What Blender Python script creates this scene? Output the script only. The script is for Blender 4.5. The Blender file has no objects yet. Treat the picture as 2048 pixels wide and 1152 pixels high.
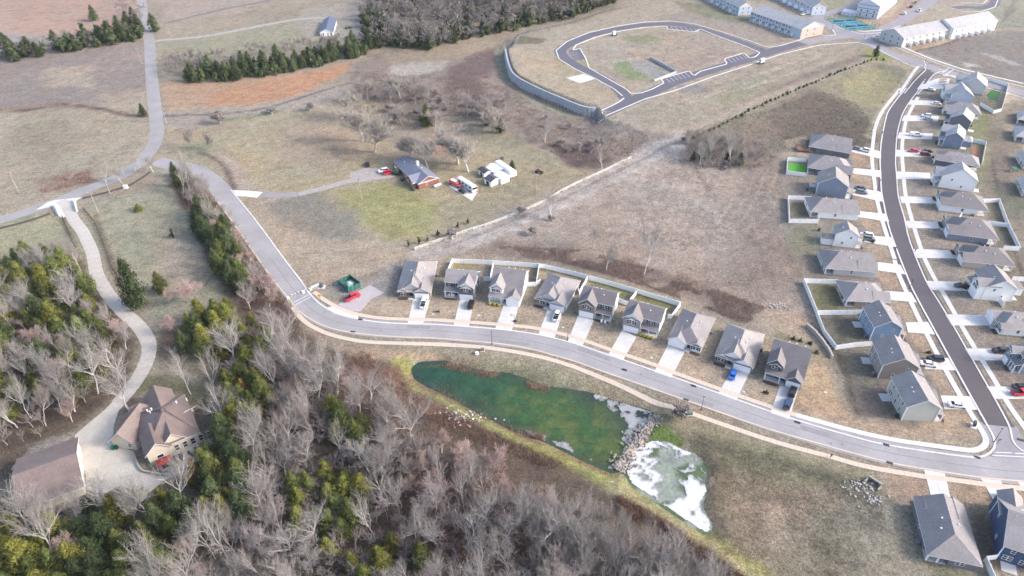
import bpy, math, random
import numpy as np
from mathutils import Vector, Matrix

S = bpy.context.scene
COL = S.collection
R = math.radians
random.seed(7)
rng = np.random.default_rng(7)

# ------------------------------------------------------------------ camera
PITCH = R(36.8); FPX = 1365.0; CAMH = 140.0
cam_d = bpy.data.cameras.new('camera'); cam = bpy.data.objects.new('camera', cam_d); COL.objects.link(cam)
cam_d.sensor_width = 36.0; cam_d.lens = 36.0 * FPX / 2048.0
cam_d.clip_start = 1.0; cam_d.clip_end = 6000.0
cam.location = (0, 0, CAMH); cam.rotation_euler = (R(90) - PITCH, 0, 0)
S.camera = cam

# ------------------------------------------------------------------ light
SUN_EL, SUN_AZ = 31.0, 100.0         # azimuth measured from +y (away from the camera) towards +x
W = bpy.data.worlds.new('World'); S.world = W; W.use_nodes = True
nt = W.node_tree; nt.nodes.clear()
wo = nt.nodes.new('ShaderNodeOutputWorld'); bg = nt.nodes.new('ShaderNodeBackground'); sky = nt.nodes.new('ShaderNodeTexSky')
sky.sky_type = 'NISHITA'; sky.sun_disc = False; sky.sun_elevation = R(SUN_EL); sky.sun_rotation = R(SUN_AZ)
sky.air_density = 1.0; sky.dust_density = 3.0; sky.ozone_density = 1.0
bg.inputs['Strength'].default_value = 0.145
nt.links.new(sky.outputs[0], bg.inputs[0]); nt.links.new(bg.outputs[0], wo.inputs[0])
sd = bpy.data.lights.new('sun', 'SUN'); sun = bpy.data.objects.new('sun', sd); COL.objects.link(sun)
sd.energy = 1.2; sd.angle = R(10); sd.color = (1.0, 0.955, 0.91)
sun.rotation_euler = (R(90 - SUN_EL), 0, R(180 - SUN_AZ) )
S.view_settings.view_transform = 'Standard'; S.view_settings.look = 'None'
S.view_settings.exposure = 1.5; S.view_settings.gamma = 1.0; S.view_settings.use_curve_mapping = False
try: S.cycles.max_bounces = 6; S.cycles.diffuse_bounces = 3; S.cycles.volume_bounces = 0; S.cycles.glossy_bounces = 2
except Exception: pass

KALB = 1.55
HAZE = 0.00006
def lin(c):
    c = c / 255.0
    return c / 12.92 if c <= 0.04045 else ((c + 0.055) / 1.055) ** 2.4
def A(r, g, b, k=KALB):              # the base colour of a surface from how it reads in daylight
    return tuple(min(0.85, lin(v) / k) for v in (r, g, b))
def GC(r, g, b, s=.72):             # soil and grass tones, slightly muted
    m = (r + g + b) / 3; return A(m + (r - m) * s, m + (g - m) * s, m + (b - m) * s)

# ------------------------------------------------------------------ noise
def _h(ix, iy, s):
    n = (ix.astype(np.int64) * 374761393 + iy.astype(np.int64) * 668265263 + s * 974634777) & 0x7fffffff
    n = ((n ^ (n >> 13)) * 1274126177) & 0x7fffffff
    return ((n ^ (n >> 16)) & 0xffff) / 65535.0
def vn(x, y, sc, s=0):
    x = np.asarray(x, float) / sc; y = np.asarray(y, float) / sc
    ix = np.floor(x); iy = np.floor(y); fx = x - ix; fy = y - iy
    fx = fx * fx * (3 - 2 * fx); fy = fy * fy * (3 - 2 * fy)
    a = _h(ix, iy, s); b = _h(ix + 1, iy, s); c = _h(ix, iy + 1, s); d = _h(ix + 1, iy + 1, s)
    return (a + (b - a) * fx) * (1 - fy) + (c + (d - c) * fx) * fy
def fbm(x, y, sc, s=0, o=4):
    t = 0; amp = 0.5; tot = 0
    for i in range(o):
        t = t + amp * vn(x, y, sc / 2 ** i, s + i * 17); tot += amp; amp *= 0.55
    return t / tot
def sstep(a, b, x):
    t = np.clip((x - a) / (b - a), 0, 1); return t * t * (3 - 2 * t)
def poly_sd(X, Y, poly):             # positive inside
    poly = np.asarray(poly, float); n = len(poly)
    d = np.full(X.shape, 1e18); ins = np.zeros(X.shape, bool)
    for i in range(n):
        a = poly[i]; b = poly[(i + 1) % n]; e = b - a
        wx = X - a[0]; wy = Y - a[1]
        t = np.clip((wx * e[0] + wy * e[1]) / max(e @ e, 1e-9), 0, 1)
        d = np.minimum(d, (wx - e[0] * t) ** 2 + (wy - e[1] * t) ** 2)
        if a[1] != b[1]:
            c = ((a[1] <= Y) != (b[1] <= Y)) & (X < (b[0] - a[0]) * (Y - a[1]) / (b[1] - a[1]) + a[0])
            ins ^= c
    d = np.sqrt(d); return np.where(ins, d, -d)
def line_d(X, Y, pts):
    d = np.full(np.shape(X), 1e18)
    for i in range(len(pts) - 1):
        a = np.asarray(pts[i][:2], float); b = np.asarray(pts[i + 1][:2], float); e = b - a
        wx = X - a[0]; wy = Y - a[1]
        t = np.clip((wx * e[0] + wy * e[1]) / max(e @ e, 1e-9), 0, 1)
        d = np.minimum(d, (wx - e[0] * t) ** 2 + (wy - e[1] * t) ** 2)
    return np.sqrt(d)

# ------------------------------------------------------------------ survey: sight lines from the photograph to places on the land
def flat(u, v, z=0.0):
    X = (u - 1024) / FPX; Y = (576 - v) / FPX
    dx, dy, dz = X, math.cos(PITCH) + Y * math.sin(PITCH), -math.sin(PITCH) + Y * math.cos(PITCH)
    t = (z - CAMH) / dz
    return (dx * t, dy * t)
def FL(pts, z=0.0): return [flat(u, v, z) for u, v in pts]

PLAT = 3.0
WALLLINE = [(1012, 97), (1018, 125), (1032, 150), (1080, 176), (1120, 193), (1168, 212), (1192, 214)]
PLATPOLY = [(1012, 97), (1018, 125), (1032, 150), (1080, 176), (1120, 193), (1168, 212), (1192, 214), (1215, 240), (1290, 258), (1375, 272), (1470, 236),
            (1560, 192), (1640, 158), (1740, 122), (1800, 133), (1860, 150), (1950, 175), (2060, 205), (2500, 260), (2500, -200), (1300, -200), (1240, 20), (1100, 62), (1040, 80)]
POND1 = [(833, 738), (842, 730), (890, 728), (928, 739), (966, 749), (1011, 752), (1056, 766), (1088, 779), (1122, 783), (1175, 791), (1220, 806), (1268, 820), (1297, 828),
         (1290, 852), (1262, 890), (1240, 925), (1226, 937), (1190, 922), (1138, 897), (1086, 872), (1034, 855), (981, 829), (912, 791), (859, 766), (838, 753)]
POND2 = [(1257, 945), (1266, 920), (1282, 898), (1306, 886), (1334, 890), (1360, 903), (1388, 914), (1404, 931), (1407, 945), (1397, 959), (1407, 980), (1392, 1008), (1404, 1030),
         (1414, 1047), (1412, 1061), (1397, 1053), (1366, 1032), (1330, 1008), (1295, 984), (1268, 966)]
BASIN = [(1330, 850), (1500, 905), (1700, 955), (1760, 985), (1790, 1060), (1720, 1200), (1500, 1200), (1440, 1110), (1380, 1040), (1300, 960)]
platw = np.array(FL(PLATPOLY, PLAT)); wallw = FL(WALLLINE, PLAT)
pond1w = FL(POND1, -1.6); pond2w = FL(POND2, -1.6); basinw = FL(BASIN, -0.8)
WL = -1.7
def Hraw(X, Y):
    sdp = poly_sd(X, Y, platw); dw = line_d(X, Y, wallw)
    wd = 0.8 + 26 * sstep(4, 36, dw)
    z = PLAT * np.where(sdp > 0, 1.0, 1 - sstep(0, 1, -sdp / wd))
    z = z - 2.0 * np.where(sdp < 0, np.exp(-(dw / 16.0) ** 2), 0) * sstep(0.0, 1.2, -sdp)
    s1 = poly_sd(X, Y, pond1w); s2 = poly_sd(X, Y, pond2w); sb = poly_sd(X, Y, basinw)
    z = z - 1.2 * sstep(-3, 16, sb)
    z = np.minimum(z, np.where(s1 > -7, -0.2 - (WL * -1 + 0.5) * sstep(-7, 1.5, s1), z) )
    z = np.minimum(z, np.where(s2 > -5, -0.5 - (WL * -1 + 0.1) * sstep(-5, 1.0, s2), z))
    return z
GX0, GX1, GY0, GY1, GS = -520.0, 560.0, 40.0, 760.0, 1.0
_gx = np.arange(GX0, GX1 + 1, GS); _gy = np.arange(GY0, GY1 + 1, GS)
_XX, _YY = np.meshgrid(_gx, _gy)
HG = Hraw(_XX, _YY)
def Hn(x, y):
    fx = np.clip((np.asarray(x, float) - GX0) / GS, 0, len(_gx) - 1.001); fy = np.clip((np.asarray(y, float) - GY0) / GS, 0, len(_gy) - 1.001)
    ix = fx.astype(int); iy = fy.astype(int); fx = fx - ix; fy = fy - iy
    return (HG[iy, ix] * (1 - fx) + HG[iy, ix + 1] * fx) * (1 - fy) + (HG[iy + 1, ix] * (1 - fx) + HG[iy + 1, ix + 1] * fx) * fy
def H(x, y): return float(Hn(x, y))
def P(u, v):
    z = 0.0
    lo, hi = 4.5, -4.5
    f = lambda z: z - H(*flat(u, v, z))
    n = 18; zs = [lo + (hi - lo) * i / n for i in range(n + 1)]
    for a, b in zip(zs, zs[1:]):
        if f(a) >= 0 and f(b) <= 0:
            for _ in range(12):
                m = (a + b) / 2
                if f(m) >= 0: a = m
                else: b = m
            z = (a + b) / 2; break
    x, y = flat(u, v, z); return Vector((x, y, H(x, y)))
def PL(pts): return [P(u, v) for u, v in pts]

# ------------------------------------------------------------------ materials
def newmat(name):
    m = bpy.data.materials.new(name); m.use_nodes = True
    return m, m.node_tree.nodes, m.node_tree.links, m.node_tree.nodes['Principled BSDF']
MC = {}
def mat(name, col, rough=0.7, amt=0.12, sc=1.5, metal=0.0, bump=0.0, spec=0.5, coat=0.0, fine=0.0, objrand=0.0):
    if name in MC: return MC[name]
    m, N, L, b = newmat(name)
    b.inputs['Roughness'].default_value = rough; b.inputs['Metallic'].default_value = metal
    b.inputs['Specular IOR Level'].default_value = spec
    if coat: b.inputs['Coat Weight'].default_value = coat; b.inputs['Coat Roughness'].default_value = 0.05
    tc = N.new('ShaderNodeTexCoord'); no = N.new('ShaderNodeTexNoise'); no.inputs['Scale'].default_value = sc; no.inputs['Detail'].default_value = 5
    L.new(tc.outputs['Object'], no.inputs['Vector'])
    mr = N.new('ShaderNodeMapRange'); mr.inputs[1].default_value = 0.3; mr.inputs[2].default_value = 0.7
    mr.inputs[3].default_value = 1 - amt; mr.inputs[4].default_value = 1 + amt
    L.new(no.outputs['Fac'], mr.inputs[0])
    mx = N.new('ShaderNodeVectorMath'); mx.operation = 'SCALE'; mx.inputs[0].default_value = col[:3]
    last = mr.outputs[0]
    if fine:
        n2 = N.new('ShaderNodeTexNoise'); n2.inputs['Scale'].default_value = sc * 9; n2.inputs['Detail'].default_value = 3
        L.new(tc.outputs['Object'], n2.inputs['Vector'])
        m2 = N.new('ShaderNodeMapRange'); m2.inputs[1].default_value = 0.35; m2.inputs[2].default_value = 0.65; m2.inputs[3].default_value = 1 - fine; m2.inputs[4].default_value = 1 + fine
        L.new(n2.outputs['Fac'], m2.inputs[0]); mm = N.new('ShaderNodeMath'); mm.operation = 'MULTIPLY'
        L.new(last, mm.inputs[0]); L.new(m2.outputs[0], mm.inputs[1]); last = mm.outputs[0]
    if objrand:
        oi = N.new('ShaderNodeObjectInfo'); m3 = N.new('ShaderNodeMapRange'); m3.inputs[3].default_value = 1 - objrand; m3.inputs[4].default_value = 1 + objrand
        L.new(oi.outputs['Random'], m3.inputs[0]); mm = N.new('ShaderNodeMath'); mm.operation = 'MULTIPLY'
        L.new(last, mm.inputs[0]); L.new(m3.outputs[0], mm.inputs[1]); last = mm.outputs[0]
    L.new(last, mx.inputs['Scale']); L.new(mx.outputs[0], b.inputs['Base Color'])
    if bump:
        bp = N.new('ShaderNodeBump'); bp.inputs['Strength'].default_value = bump; bp.inputs['Distance'].default_value = 0.1
        L.new(no.outputs['Fac'], bp.inputs['Height']); L.new(bp.outputs[0], b.inputs['Normal'])
    MC[name] = m; return m
def attrmat(name, rough=0.85, scs=((0.25, 0.25), (1.6, 0.2)), bump=0.4, bscale=1.2, bdist=0.25, spec=0.2, tint=None):
    """colour from the mesh's own 'col' attribute, broken up by world-space noise"""
    m, N, L, b = newmat(name)
    b.inputs['Roughness'].default_value = rough; b.inputs['Specular IOR Level'].default_value = spec
    at = N.new('ShaderNodeAttribute'); at.attribute_name = 'col'
    ge = N.new('ShaderNodeNewGeometry'); last = None
    for i, (sc, am) in enumerate(scs):
        no = N.new('ShaderNodeTexNoise'); no.inputs['Scale'].default_value = sc; no.inputs['Detail'].default_value = 6; no.inputs['Roughness'].default_value = 0.65
        L.new(ge.outputs['Position'], no.inputs['Vector'])
        mr = N.new('ShaderNodeMapRange'); mr.inputs[1].default_value = 0.36; mr.inputs[2].default_value = 0.64; mr.inputs[3].default_value = 1 - am; mr.inputs[4].default_value = 1 + am
        L.new(no.outputs['Fac'], mr.inputs[0])
        if last is None: last = mr.outputs[0]
        else:
            mm = N.new('ShaderNodeMath'); mm.operation = 'MULTIPLY'; L.new(last, mm.inputs[0]); L.new(mr.outputs[0], mm.inputs[1]); last = mm.outputs[0]
    mx = N.new('ShaderNodeVectorMath'); mx.operation = 'SCALE'
    L.new(at.outputs['Color'], mx.inputs[0]); L.new(last, mx.inputs['Scale']); L.new(mx.outputs[0], b.inputs['Base Color'])
    if bump:
        nb = N.new('ShaderNodeTexNoise'); nb.inputs['Scale'].default_value = bscale; nb.inputs['Detail'].default_value = 5; nb.inputs['Roughness'].default_value = 0.7
        L.new(ge.outputs['Position'], nb.inputs['Vector'])
        bp = N.new('ShaderNodeBump'); bp.inputs['Strength'].default_value = bump; bp.inputs['Distance'].default_value = bdist
        L.new(nb.outputs['Fac'], bp.inputs['Height']); L.new(bp.outputs[0], b.inputs['Normal'])
    return m

# ------------------------------------------------------------------ object helpers
def tag(o, label=None, cat=None, group=None, kind=None):
    if label: o['label'] = label
    if cat: o['category'] = cat
    if group: o['group'] = group
    if kind: o['kind'] = kind
    return o
def mesh(name, V, F, mats, fm=None, smooth=False):
    me = bpy.data.meshes.new(name); me.from_pydata([tuple(v) for v in V], [], [tuple(f) for f in F])
    for m in (mats if isinstance(mats, (list, tuple)) else [mats]): me.materials.append(m)
    if fm is not None: me.polygons.foreach_set('material_index', np.asarray(fm, np.int32))
    if smooth: me.polygons.foreach_set('use_smooth', np.ones(len(me.polygons), bool))
    me.update(); return me
def npmesh(name, V, F, mats, cols=None, smooth=False, fm=None):
    """V (n,3) F (m,k) arrays"""
    me = bpy.data.meshes.new(name); n = len(V); m, k = F.shape
    me.vertices.add(n); me.vertices.foreach_set('co', np.asarray(V, np.float32).ravel())
    me.loops.add(m * k); me.loops.foreach_set('vertex_index', np.asarray(F, np.int32).ravel())
    me.polygons.add(m); me.polygons.foreach_set('loop_start', np.arange(0, m * k, k, dtype=np.int32))
    try: me.polygons.foreach_set('loop_total', np.full(m, k, np.int32))
    except Exception: pass
    for q in (mats if isinstance(mats, (list, tuple)) else [mats]): me.materials.append(q)
    if fm is not None: me.polygons.foreach_set('material_index', np.asarray(fm, np.int32))
    if smooth: me.polygons.foreach_set('use_smooth', np.ones(m, bool))
    if cols is not None:
        ca = me.color_attributes.new('col', 'FLOAT_COLOR', 'POINT')
        c4 = np.ones((n, 4), np.float32); c4[:, :3] = cols; ca.data.foreach_set('color', c4.ravel())
    me.update(calc_edges=True); me.validate(); return me
def link(name, me, parent=None, loc=None, rz=None):
    o = bpy.data.objects.new(name, me); COL.objects.link(o)
    if parent is not None: o.parent = parent
    if loc is not None: o.location = loc
    if rz: o.rotation_euler = (0, 0, rz)
    return o
def empty(name, M=None):
    o = bpy.data.objects.new(name, None); COL.objects.link(o); o.empty_display_size = 0.5
    if M is not None: o.matrix_world = M
    return o
BF = [(0, 3, 2, 1), (4, 5, 6, 7), (0, 1, 5, 4), (1, 2, 6, 5), (2, 3, 7, 6), (3, 0, 4, 7)]
def boxv(x0, x1, y0, y1, z0, z1):
    return [(x0, y0, z0), (x1, y0, z0), (x1, y1, z0), (x0, y1, z0), (x0, y0, z1), (x1, y0, z1), (x1, y1, z1), (x0, y1, z1)]
BC = {}
def box(name, m, x0, x1, y0, y1, z0, z1, parent=None, rz=0):
    k = (m.name, round(x1 - x0, 3), round(y1 - y0, 3), round(z1 - z0, 3))
    if k not in BC:
        a, b, c = (x1 - x0) / 2, (y1 - y0) / 2, (z1 - z0)
        BC[k] = mesh(name, boxv(-a, a, -b, b, 0, c), BF, m)
    return link(name, BC[k], parent, ((x0 + x1) / 2, (y0 + y1) / 2, z0), rz)
def prism(V, F, poly, z0, z1):      # adds an upright prism over a 2-D polygon
    n = len(poly); k = len(V)
    V += [(x, y, z0) for x, y in poly] + [(x, y, z1) for x, y in poly]
    F.append(tuple(range(k + n - 1, k - 1, -1))); F.append(tuple(range(k + n, k + 2 * n)))
    for i in range(n): j = (i + 1) % n; F.append((k + i, k + j, k + n + j, k + n + i))
def cyl(V, F, p, q, r0, r1, n=8, cap=True):
    p = Vector(p); q = Vector(q); d = (q - p).normalized()
    a = d.orthogonal().normalized(); b = d.cross(a); k = len(V)
    for c, r in ((p, r0), (q, r1)):
        for i in range(n):
            t = 2 * math.pi * i / n; V.append(tuple(c + a * math.cos(t) * r + b * math.sin(t) * r))
    for i in range(n): j = (i + 1) % n; F.append((k + i, k + j, k + n + j, k + n + i))
    if cap: F.append(tuple(range(k + n - 1, k - 1, -1))); F.append(tuple(range(k + n, k + 2 * n)))
def bar(name, m, p, q, r0, r1=None, parent=None, n=8):
    V, F = [], []; cyl(V, F, p, q, r0, r0 if r1 is None else r1, n); return link(name, mesh(name, V, F, m), parent)

def resample(pts, step, smooth=True):
    pts = [Vector((p[0], p[1], 0)) for p in pts]
    if smooth and len(pts) > 2:
        out = []
        for i in range(len(pts) - 1):
            p0 = pts[max(i - 1, 0)]; p1 = pts[i]; p2 = pts[i + 1]; p3 = pts[min(i + 2, len(pts) - 1)]
            n = max(2, int((p2 - p1).length / step))
            for k in range(n):
                t = k / n
                out.append(0.5 * ((2 * p1) + (p2 - p0) * t + (2 * p0 - 5 * p1 + 4 * p2 - p3) * t * t + (3 * p1 - p0 - 3 * p2 + p3) * t ** 3))
        out.append(pts[-1]); pts = out
    # even spacing
    L = [0]
    for a, b in zip(pts, pts[1:]): L.append(L[-1] + (b - a).length)
    n = max(1, round(L[-1] / step)); res = []; j = 0
    for i in range(n + 1):
        s = L[-1] * i / n
        while j < len(L) - 2 and L[j + 1] < s: j += 1
        t = (s - L[j]) / max(L[j + 1] - L[j], 1e-9); res.append(pts[j].lerp(pts[j + 1], min(max(t, 0), 1)))
    return res
def normals2(c):
    out = []
    for i in range(len(c)):
        d = (c[min(i + 1, len(c) - 1)] - c[max(i - 1, 0)]); d.z = 0
        d = d.normalized() if d.length > 1e-9 else Vector((1, 0, 0)); out.append(Vector((-d.y, d.x, 0)))
    return out
def ribbon(name, line, o0, o1, zt, m, zb=None, step=2.0, nx=None, smooth=True, kind='structure', parent=None, cut=None, label=None):
    """sheet (or, with zb, a solid strip) following a world line between lateral offsets o0<o1, on the land"""
    c = resample(line, step, smooth); N = normals2(c); nx = nx or max(1, int(abs(o1 - o0) / 2.5))
    V, F = [], []
    for p, n in zip(c, N):
        for k in range(nx + 1):
            q = p + n * (o0 + (o1 - o0) * k / nx); V.append((q.x, q.y, H(q.x, q.y) + zt))
    for i in range(len(c) - 1):
        for k in range(nx):
            a = i * (nx + 1) + k; F.append((a + 1, a, a + nx + 1, a + nx + 2))
    if zb is not None:
        K = len(V); W1 = nx + 1; L = len(c)
        for i in range(L):
            for k in (0, nx): x, y, z = V[i * W1 + k]; V.append((x, y, z - zt + zb))
        for i in range(L - 1):
            F.append((i * W1, K + 2 * i, K + 2 * i + 2, (i + 1) * W1)); F.append((i * W1 + nx, (i + 1) * W1 + nx, K + 2 * i + 3, K + 2 * i + 1))
        F.append((0, nx, K + 1, K)); F.append(((L - 1) * W1, K + 2 * (L - 1), K + 2 * (L - 1) + 1, (L - 1) * W1 + nx))
    o = link(name, mesh(name, V, F, m), parent)
    if kind: o['kind'] = kind
    if label: o['label'] = label
    return o
def sheet(name, poly, zt, m, step=2.5, zb=None, kind='structure', parent=None):
    """flat polygon (world xy) laid on the land, cut into cells; optional skirt"""
    import bmesh
    bm = bmesh.new(); vs = [bm.verts.new((p[0], p[1], 0)) for p in poly]
    f = bm.faces.new(vs)
    if f.normal.z < 0 or sum((poly[i][0] * poly[(i + 1) % len(poly)][1] - poly[(i + 1) % len(poly)][0] * poly[i][1]) for i in range(len(poly))) < 0: f.normal_flip()
    xs = [p[0] for p in poly]; ys = [p[1] for p in poly]
    if step:
        x = min(xs) + step
        while x < max(xs):
            bmesh.ops.bisect_plane(bm, geom=bm.verts[:] + bm.edges[:] + bm.faces[:], plane_co=(x, 0, 0), plane_no=(1, 0, 0)); x += step
        y = min(ys) + step
        while y < max(ys):
            bmesh.ops.bisect_plane(bm, geom=bm.verts[:] + bm.edges[:] + bm.faces[:], plane_co=(0, y, 0), plane_no=(0, 1, 0)); y += step
    if zb is not None:
        be = [e for e in bm.edges if len(e.link_faces) == 1]
        r = bmesh.ops.extrude_edge_only(bm, edges=be); low = set(v for v in r['geom'] if isinstance(v, bmesh.types.BMVert))
    else: low = set()
    for v in bm.verts: v.co.z = H(v.co.x, v.co.y) + (zb if v in low else zt)
    me = bpy.data.meshes.new(name); bm.to_mesh(me); bm.free(); me.materials.append(m)
    o = link(name, me, parent)
    if kind: o['kind'] = kind
    return o
# ------------------------------------------------------------------ land
def axis(segs):
    out = [segs[0][0]]
    for a, b, st0, st1 in segs:
        x = a
        while x < b - 1e-6:
            t = (x - a) / (b - a); x = min(b, x + st0 + (st1 - st0) * t); out.append(x)
    return np.array(sorted(set(np.round(out, 3))))
gx = axis([(-3000, -460, 300, 8), (-460, -190, 4, 1.7), (-190, 190, 1.25, 1.25), (190, 440, 1.7, 2.6), (440, 3000, 8, 300)])
gy = axis([(-1500, 60, 200, 8), (60, 220, 1.15, 1.15), (220, 400, 1.2, 2.2), (400, 620, 2.4, 4), (620, 4500, 8, 400)])
XX, YY = np.meshgrid(gx, gy); ZZ = Hn(XX, YY)
nz1 = fbm(XX, YY, 22, 3, 5); nz2 = fbm(XX, YY, 5, 9, 4); nz3 = fbm(XX * 0.8 + YY * 0.6, YY * .8 - XX * 0.6, 9, 21, 4); nzF = vn(XX, YY, 2.2, 31)
C = np.ones(XX.shape + (3,)) * np.array(A(176, 166, 150))
C = C * (0.80 + 0.40 * nz1)[..., None]
def blend(mask, col, keep=0.15, br=0.22):
    global C
    c = np.array(col)[None, None, :] * ((1 - br) + 2 * br * (0.5 * nz2 + 0.3 * nz3 + 0.2 * nz1))[..., None]
    m = mask[..., None]; C = C * (1 - m) + (c * (1 - keep) + C * keep) * m
def paint(pts, col, feather=4, na=8, keep=0.1, br=0.2, z=0.0, op=1.0, world=False):
    w = np.array(pts if world else FL(pts, z)); pad = feather + na
    ys = np.where((gy > w[:, 1].min() - pad) & (gy < w[:, 1].max() + pad))[0]; xs = np.where((gx > w[:, 0].min() - pad) & (gx < w[:, 0].max() + pad))[0]
    if len(ys) == 0 or len(xs) == 0: return
    sl = (slice(ys[0], ys[-1] + 1), slice(xs[0], xs[-1] + 1))
    d = poly_sd(XX[sl], YY[sl], w) + (nz2[sl] - 0.5) * 2 * na * 0.6 + (nz3[sl] - 0.5) * na
    m = sstep(-feather, feather, d) * op
    c = np.array(GC(*col))[None, None, :] * ((1 - br) + 2 * br * (0.45 * nz2[sl] + 0.35 * nz3[sl] + 0.2 * nzF[sl]))[..., None]
    C[sl] = C[sl] * (1 - m[..., None]) + (c * (1 - keep) + C[sl] * keep) * m[..., None]
def stroke(pts, width, col, feather=1.0, na=1.0, z=0.0, op=1.0, br=0.2):
    w = [(p.x, p.y) for p in resample(FL(pts, z), 3)]; a = np.array(w); pad = width + feather + na
    ys = np.where((gy > a[:, 1].min() - pad) & (gy < a[:, 1].max() + pad))[0]; xs = np.where((gx > a[:, 0].min() - pad) & (gx < a[:, 0].max() + pad))[0]
    if len(ys) == 0 or len(xs) == 0: return
    sl = (slice(ys[0], ys[-1] + 1), slice(xs[0], xs[-1] + 1))
    d = width / 2 - line_d(XX[sl], YY[sl], w) + (nz2[sl] - 0.5) * 2 * na
    m = sstep(-feather, feather, d) * op
    c = np.array(GC(*col))[None, None, :] * ((1 - br) + 2 * br * (0.6 * nz2[sl] + 0.4 * nzF[sl]))[..., None]
    C[sl] = C[sl] * (1 - m[..., None]) + c * m[..., None]
# far fields
paint([(-300, -60), (290, -60), (285, 60), (150, 75), (-300, 95)], (202, 166, 148), 8, 12)
paint([(-300, 60), (180, 72), (140, 95), (-300, 120)], (178, 172, 166), 6, 8)
paint([(-300, 115), (292, 85), (300, 200), (220, 212), (-300, 232)], (166, 152, 146), 6, 10)
paint([(100, 140), (170, 130), (185, 175), (110, 172)], (198, 182, 160), 6, 12)
paint([(200, 190), (300, 180), (305, 225), (190, 222)], (196, 180, 158), 5, 10)
paint([(-300, 235), (120, 225), (300, 232), (302, 300), (240, 350), (-300, 430)], (190, 178, 156), 6, 12)
paint([(40, 250), (150, 235), (160, 300), (80, 330), (20, 300)], (172, 160, 140), 6, 14, op=.7)
paint([(60, 360), (180, 340), (190, 365), (90, 385)], (166, 140, 128), 3, 6)
stroke([(-60, 230), (60, 220), (120, 208), (210, 220), (255, 232), (290, 232)], 2.5, (112, 98, 98), 1.5, 3)
paint([(310, -60), (560, -60), (520, 20), (330, 45)], (190, 172, 158), 6, 8)
paint([(318, 80), (620, 30), (740, 60), (700, 85), (480, 108), (330, 130)], (172, 168, 140), 5, 10)
stroke([(332, 46), (450, 18), (550, -2), (640, -30)], 4, (150, 140, 138), 1, 1)
stroke([(305, 82), (350, 78), (420, 70), (500, 55), (600, 38), (650, 34)], 4, (188, 182, 178), 1, .8)
paint([(600, 20), (740, 0), (740, 70), (690, 75), (600, 78)], (186, 176, 162), 4, 6)
paint([(322, 165), (460, 162), (640, 138), (700, 122), (735, 128), (640, 165), (590, 200), (520, 212), (400, 215), (330, 225)], (206, 170, 140), 3, 4)
paint([(430, 182), (560, 160), (700, 124), (700, 140), (590, 195), (500, 208), (405, 212)], (210, 156, 120), 4, 5)
paint([(320, 225), (420, 220), (540, 205), (660, 175), (740, 150), (730, 180), (600, 220), (440, 250), (330, 262)], (184, 172, 160), 3, 6)
stroke([(330, 232), (430, 228), (530, 216), (640, 183), (700, 165), (760, 140)], 2.0, (130, 120, 118), 1, 1.5)
stroke([(450, 240), (520, 230), (560, 222)], 4, (150, 158, 118), 2, 3)
# homestead grass
paint([(335, 262), (440, 252), (620, 225), (720, 200), (860, 230), (1000, 260), (1110, 310), (1180, 345), (1000, 420), (830, 500), (640, 400), (480, 380), (400, 320)], (190, 176, 142), 6, 12)
paint([(560, 250), (700, 215), (740, 300), (660, 350), (560, 330)], (194, 170, 148), 8, 14, op=.8)
paint([(345, 300), (420, 280), (440, 300), (400, 320)], (158, 158, 128), 3, 6)
paint([(660, 380), (830, 360), (880, 420), (830, 480), (760, 490), (690, 430)], (172, 170, 112), 5, 10)
paint([(950, 370), (1110, 330), (1170, 350), (1000, 420), (900, 460), (880, 420)], (176, 164, 134), 4, 8)
paint([(1000, 240), (1080, 300), (1100, 330), (960, 290), (900, 270)], (168, 160, 134), 5, 8, op=.8)
paint([(740, 220), (960, 250), (900, 330), (780, 310)], (178, 158, 144), 6, 12, op=.8)
paint([(860, 260), (900, 265), (900, 310), (870, 312)], (196, 150, 134), 3, 5, op=.7)
stroke([(400, 305), (435, 320), (455, 345), (470, 378)], 2.4, (120, 104, 98), .8, 1.2)
stroke([(430, 300), (470, 335), (490, 372), (520, 385)], 5, (188, 172, 158), 2, 3)
# roadside verge and straw slope, left of the row
paint([(475, 400), (560, 390), (640, 400), (800, 500), (880, 505), (760, 560), (640, 580), (600, 545), (540, 480)], (196, 178, 156), 4, 6)
paint([(515, 410), (640, 385), (700, 425), (720, 470), (640, 480), (560, 450)], (150, 145, 134), 5, 10)
stroke([(640, 575), (720, 558), (800, 525), (860, 505), (920, 492)], 2, (150, 140, 130), 1, 1.5)
paint([(760, 540), (880, 500), (1000, 492), (1000, 512), (900, 512), (820, 525), (800, 590), (740, 600)], (164, 154, 142), 3, 5)
paint([(655, 558), (735, 560), (790, 520), (800, 560), (770, 610), (690, 600), (660, 585)], (172, 166, 158), 3, 5)
# scrub behind the row
paint([(700, 130), (760, 105), (960, 85), (1010, 100), (1020, 150), (1080, 180), (1190, 218), (1300, 270), (1360, 290), (1260, 318), (1200, 340), (1110, 310), (990, 245), (860, 220), (700, 195)], (158, 142, 132), 4, 8)
paint([(775, 132), (830, 122), (900, 122), (885, 140), (830, 152), (790, 152)], (200, 192, 180), 2, 3)
paint([(770, 108), (960, 72), (1040, 60), (1000, 95), (900, 120), (780, 130)], (178, 160, 136), 3, 6)
paint([(900, 135), (960, 100), (1000, 90), (1005, 120), (960, 160), (1000, 210), (960, 215), (890, 175)], (124, 104, 104), 4, 7)
paint([(990, 90), (1012, 100), (1018, 160), (1060, 200), (1150, 235), (1160, 225), (1040, 180), (990, 140)], (160, 160, 134), 2, 4)
paint([(1100, 288), (1190, 290), (1230, 320), (1190, 342), (1130, 330)], (116, 94, 92), 3, 6)
paint([(1190, 225), (1290, 262), (1260, 285), (1200, 260)], (166, 160, 152), 3, 5)
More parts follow.
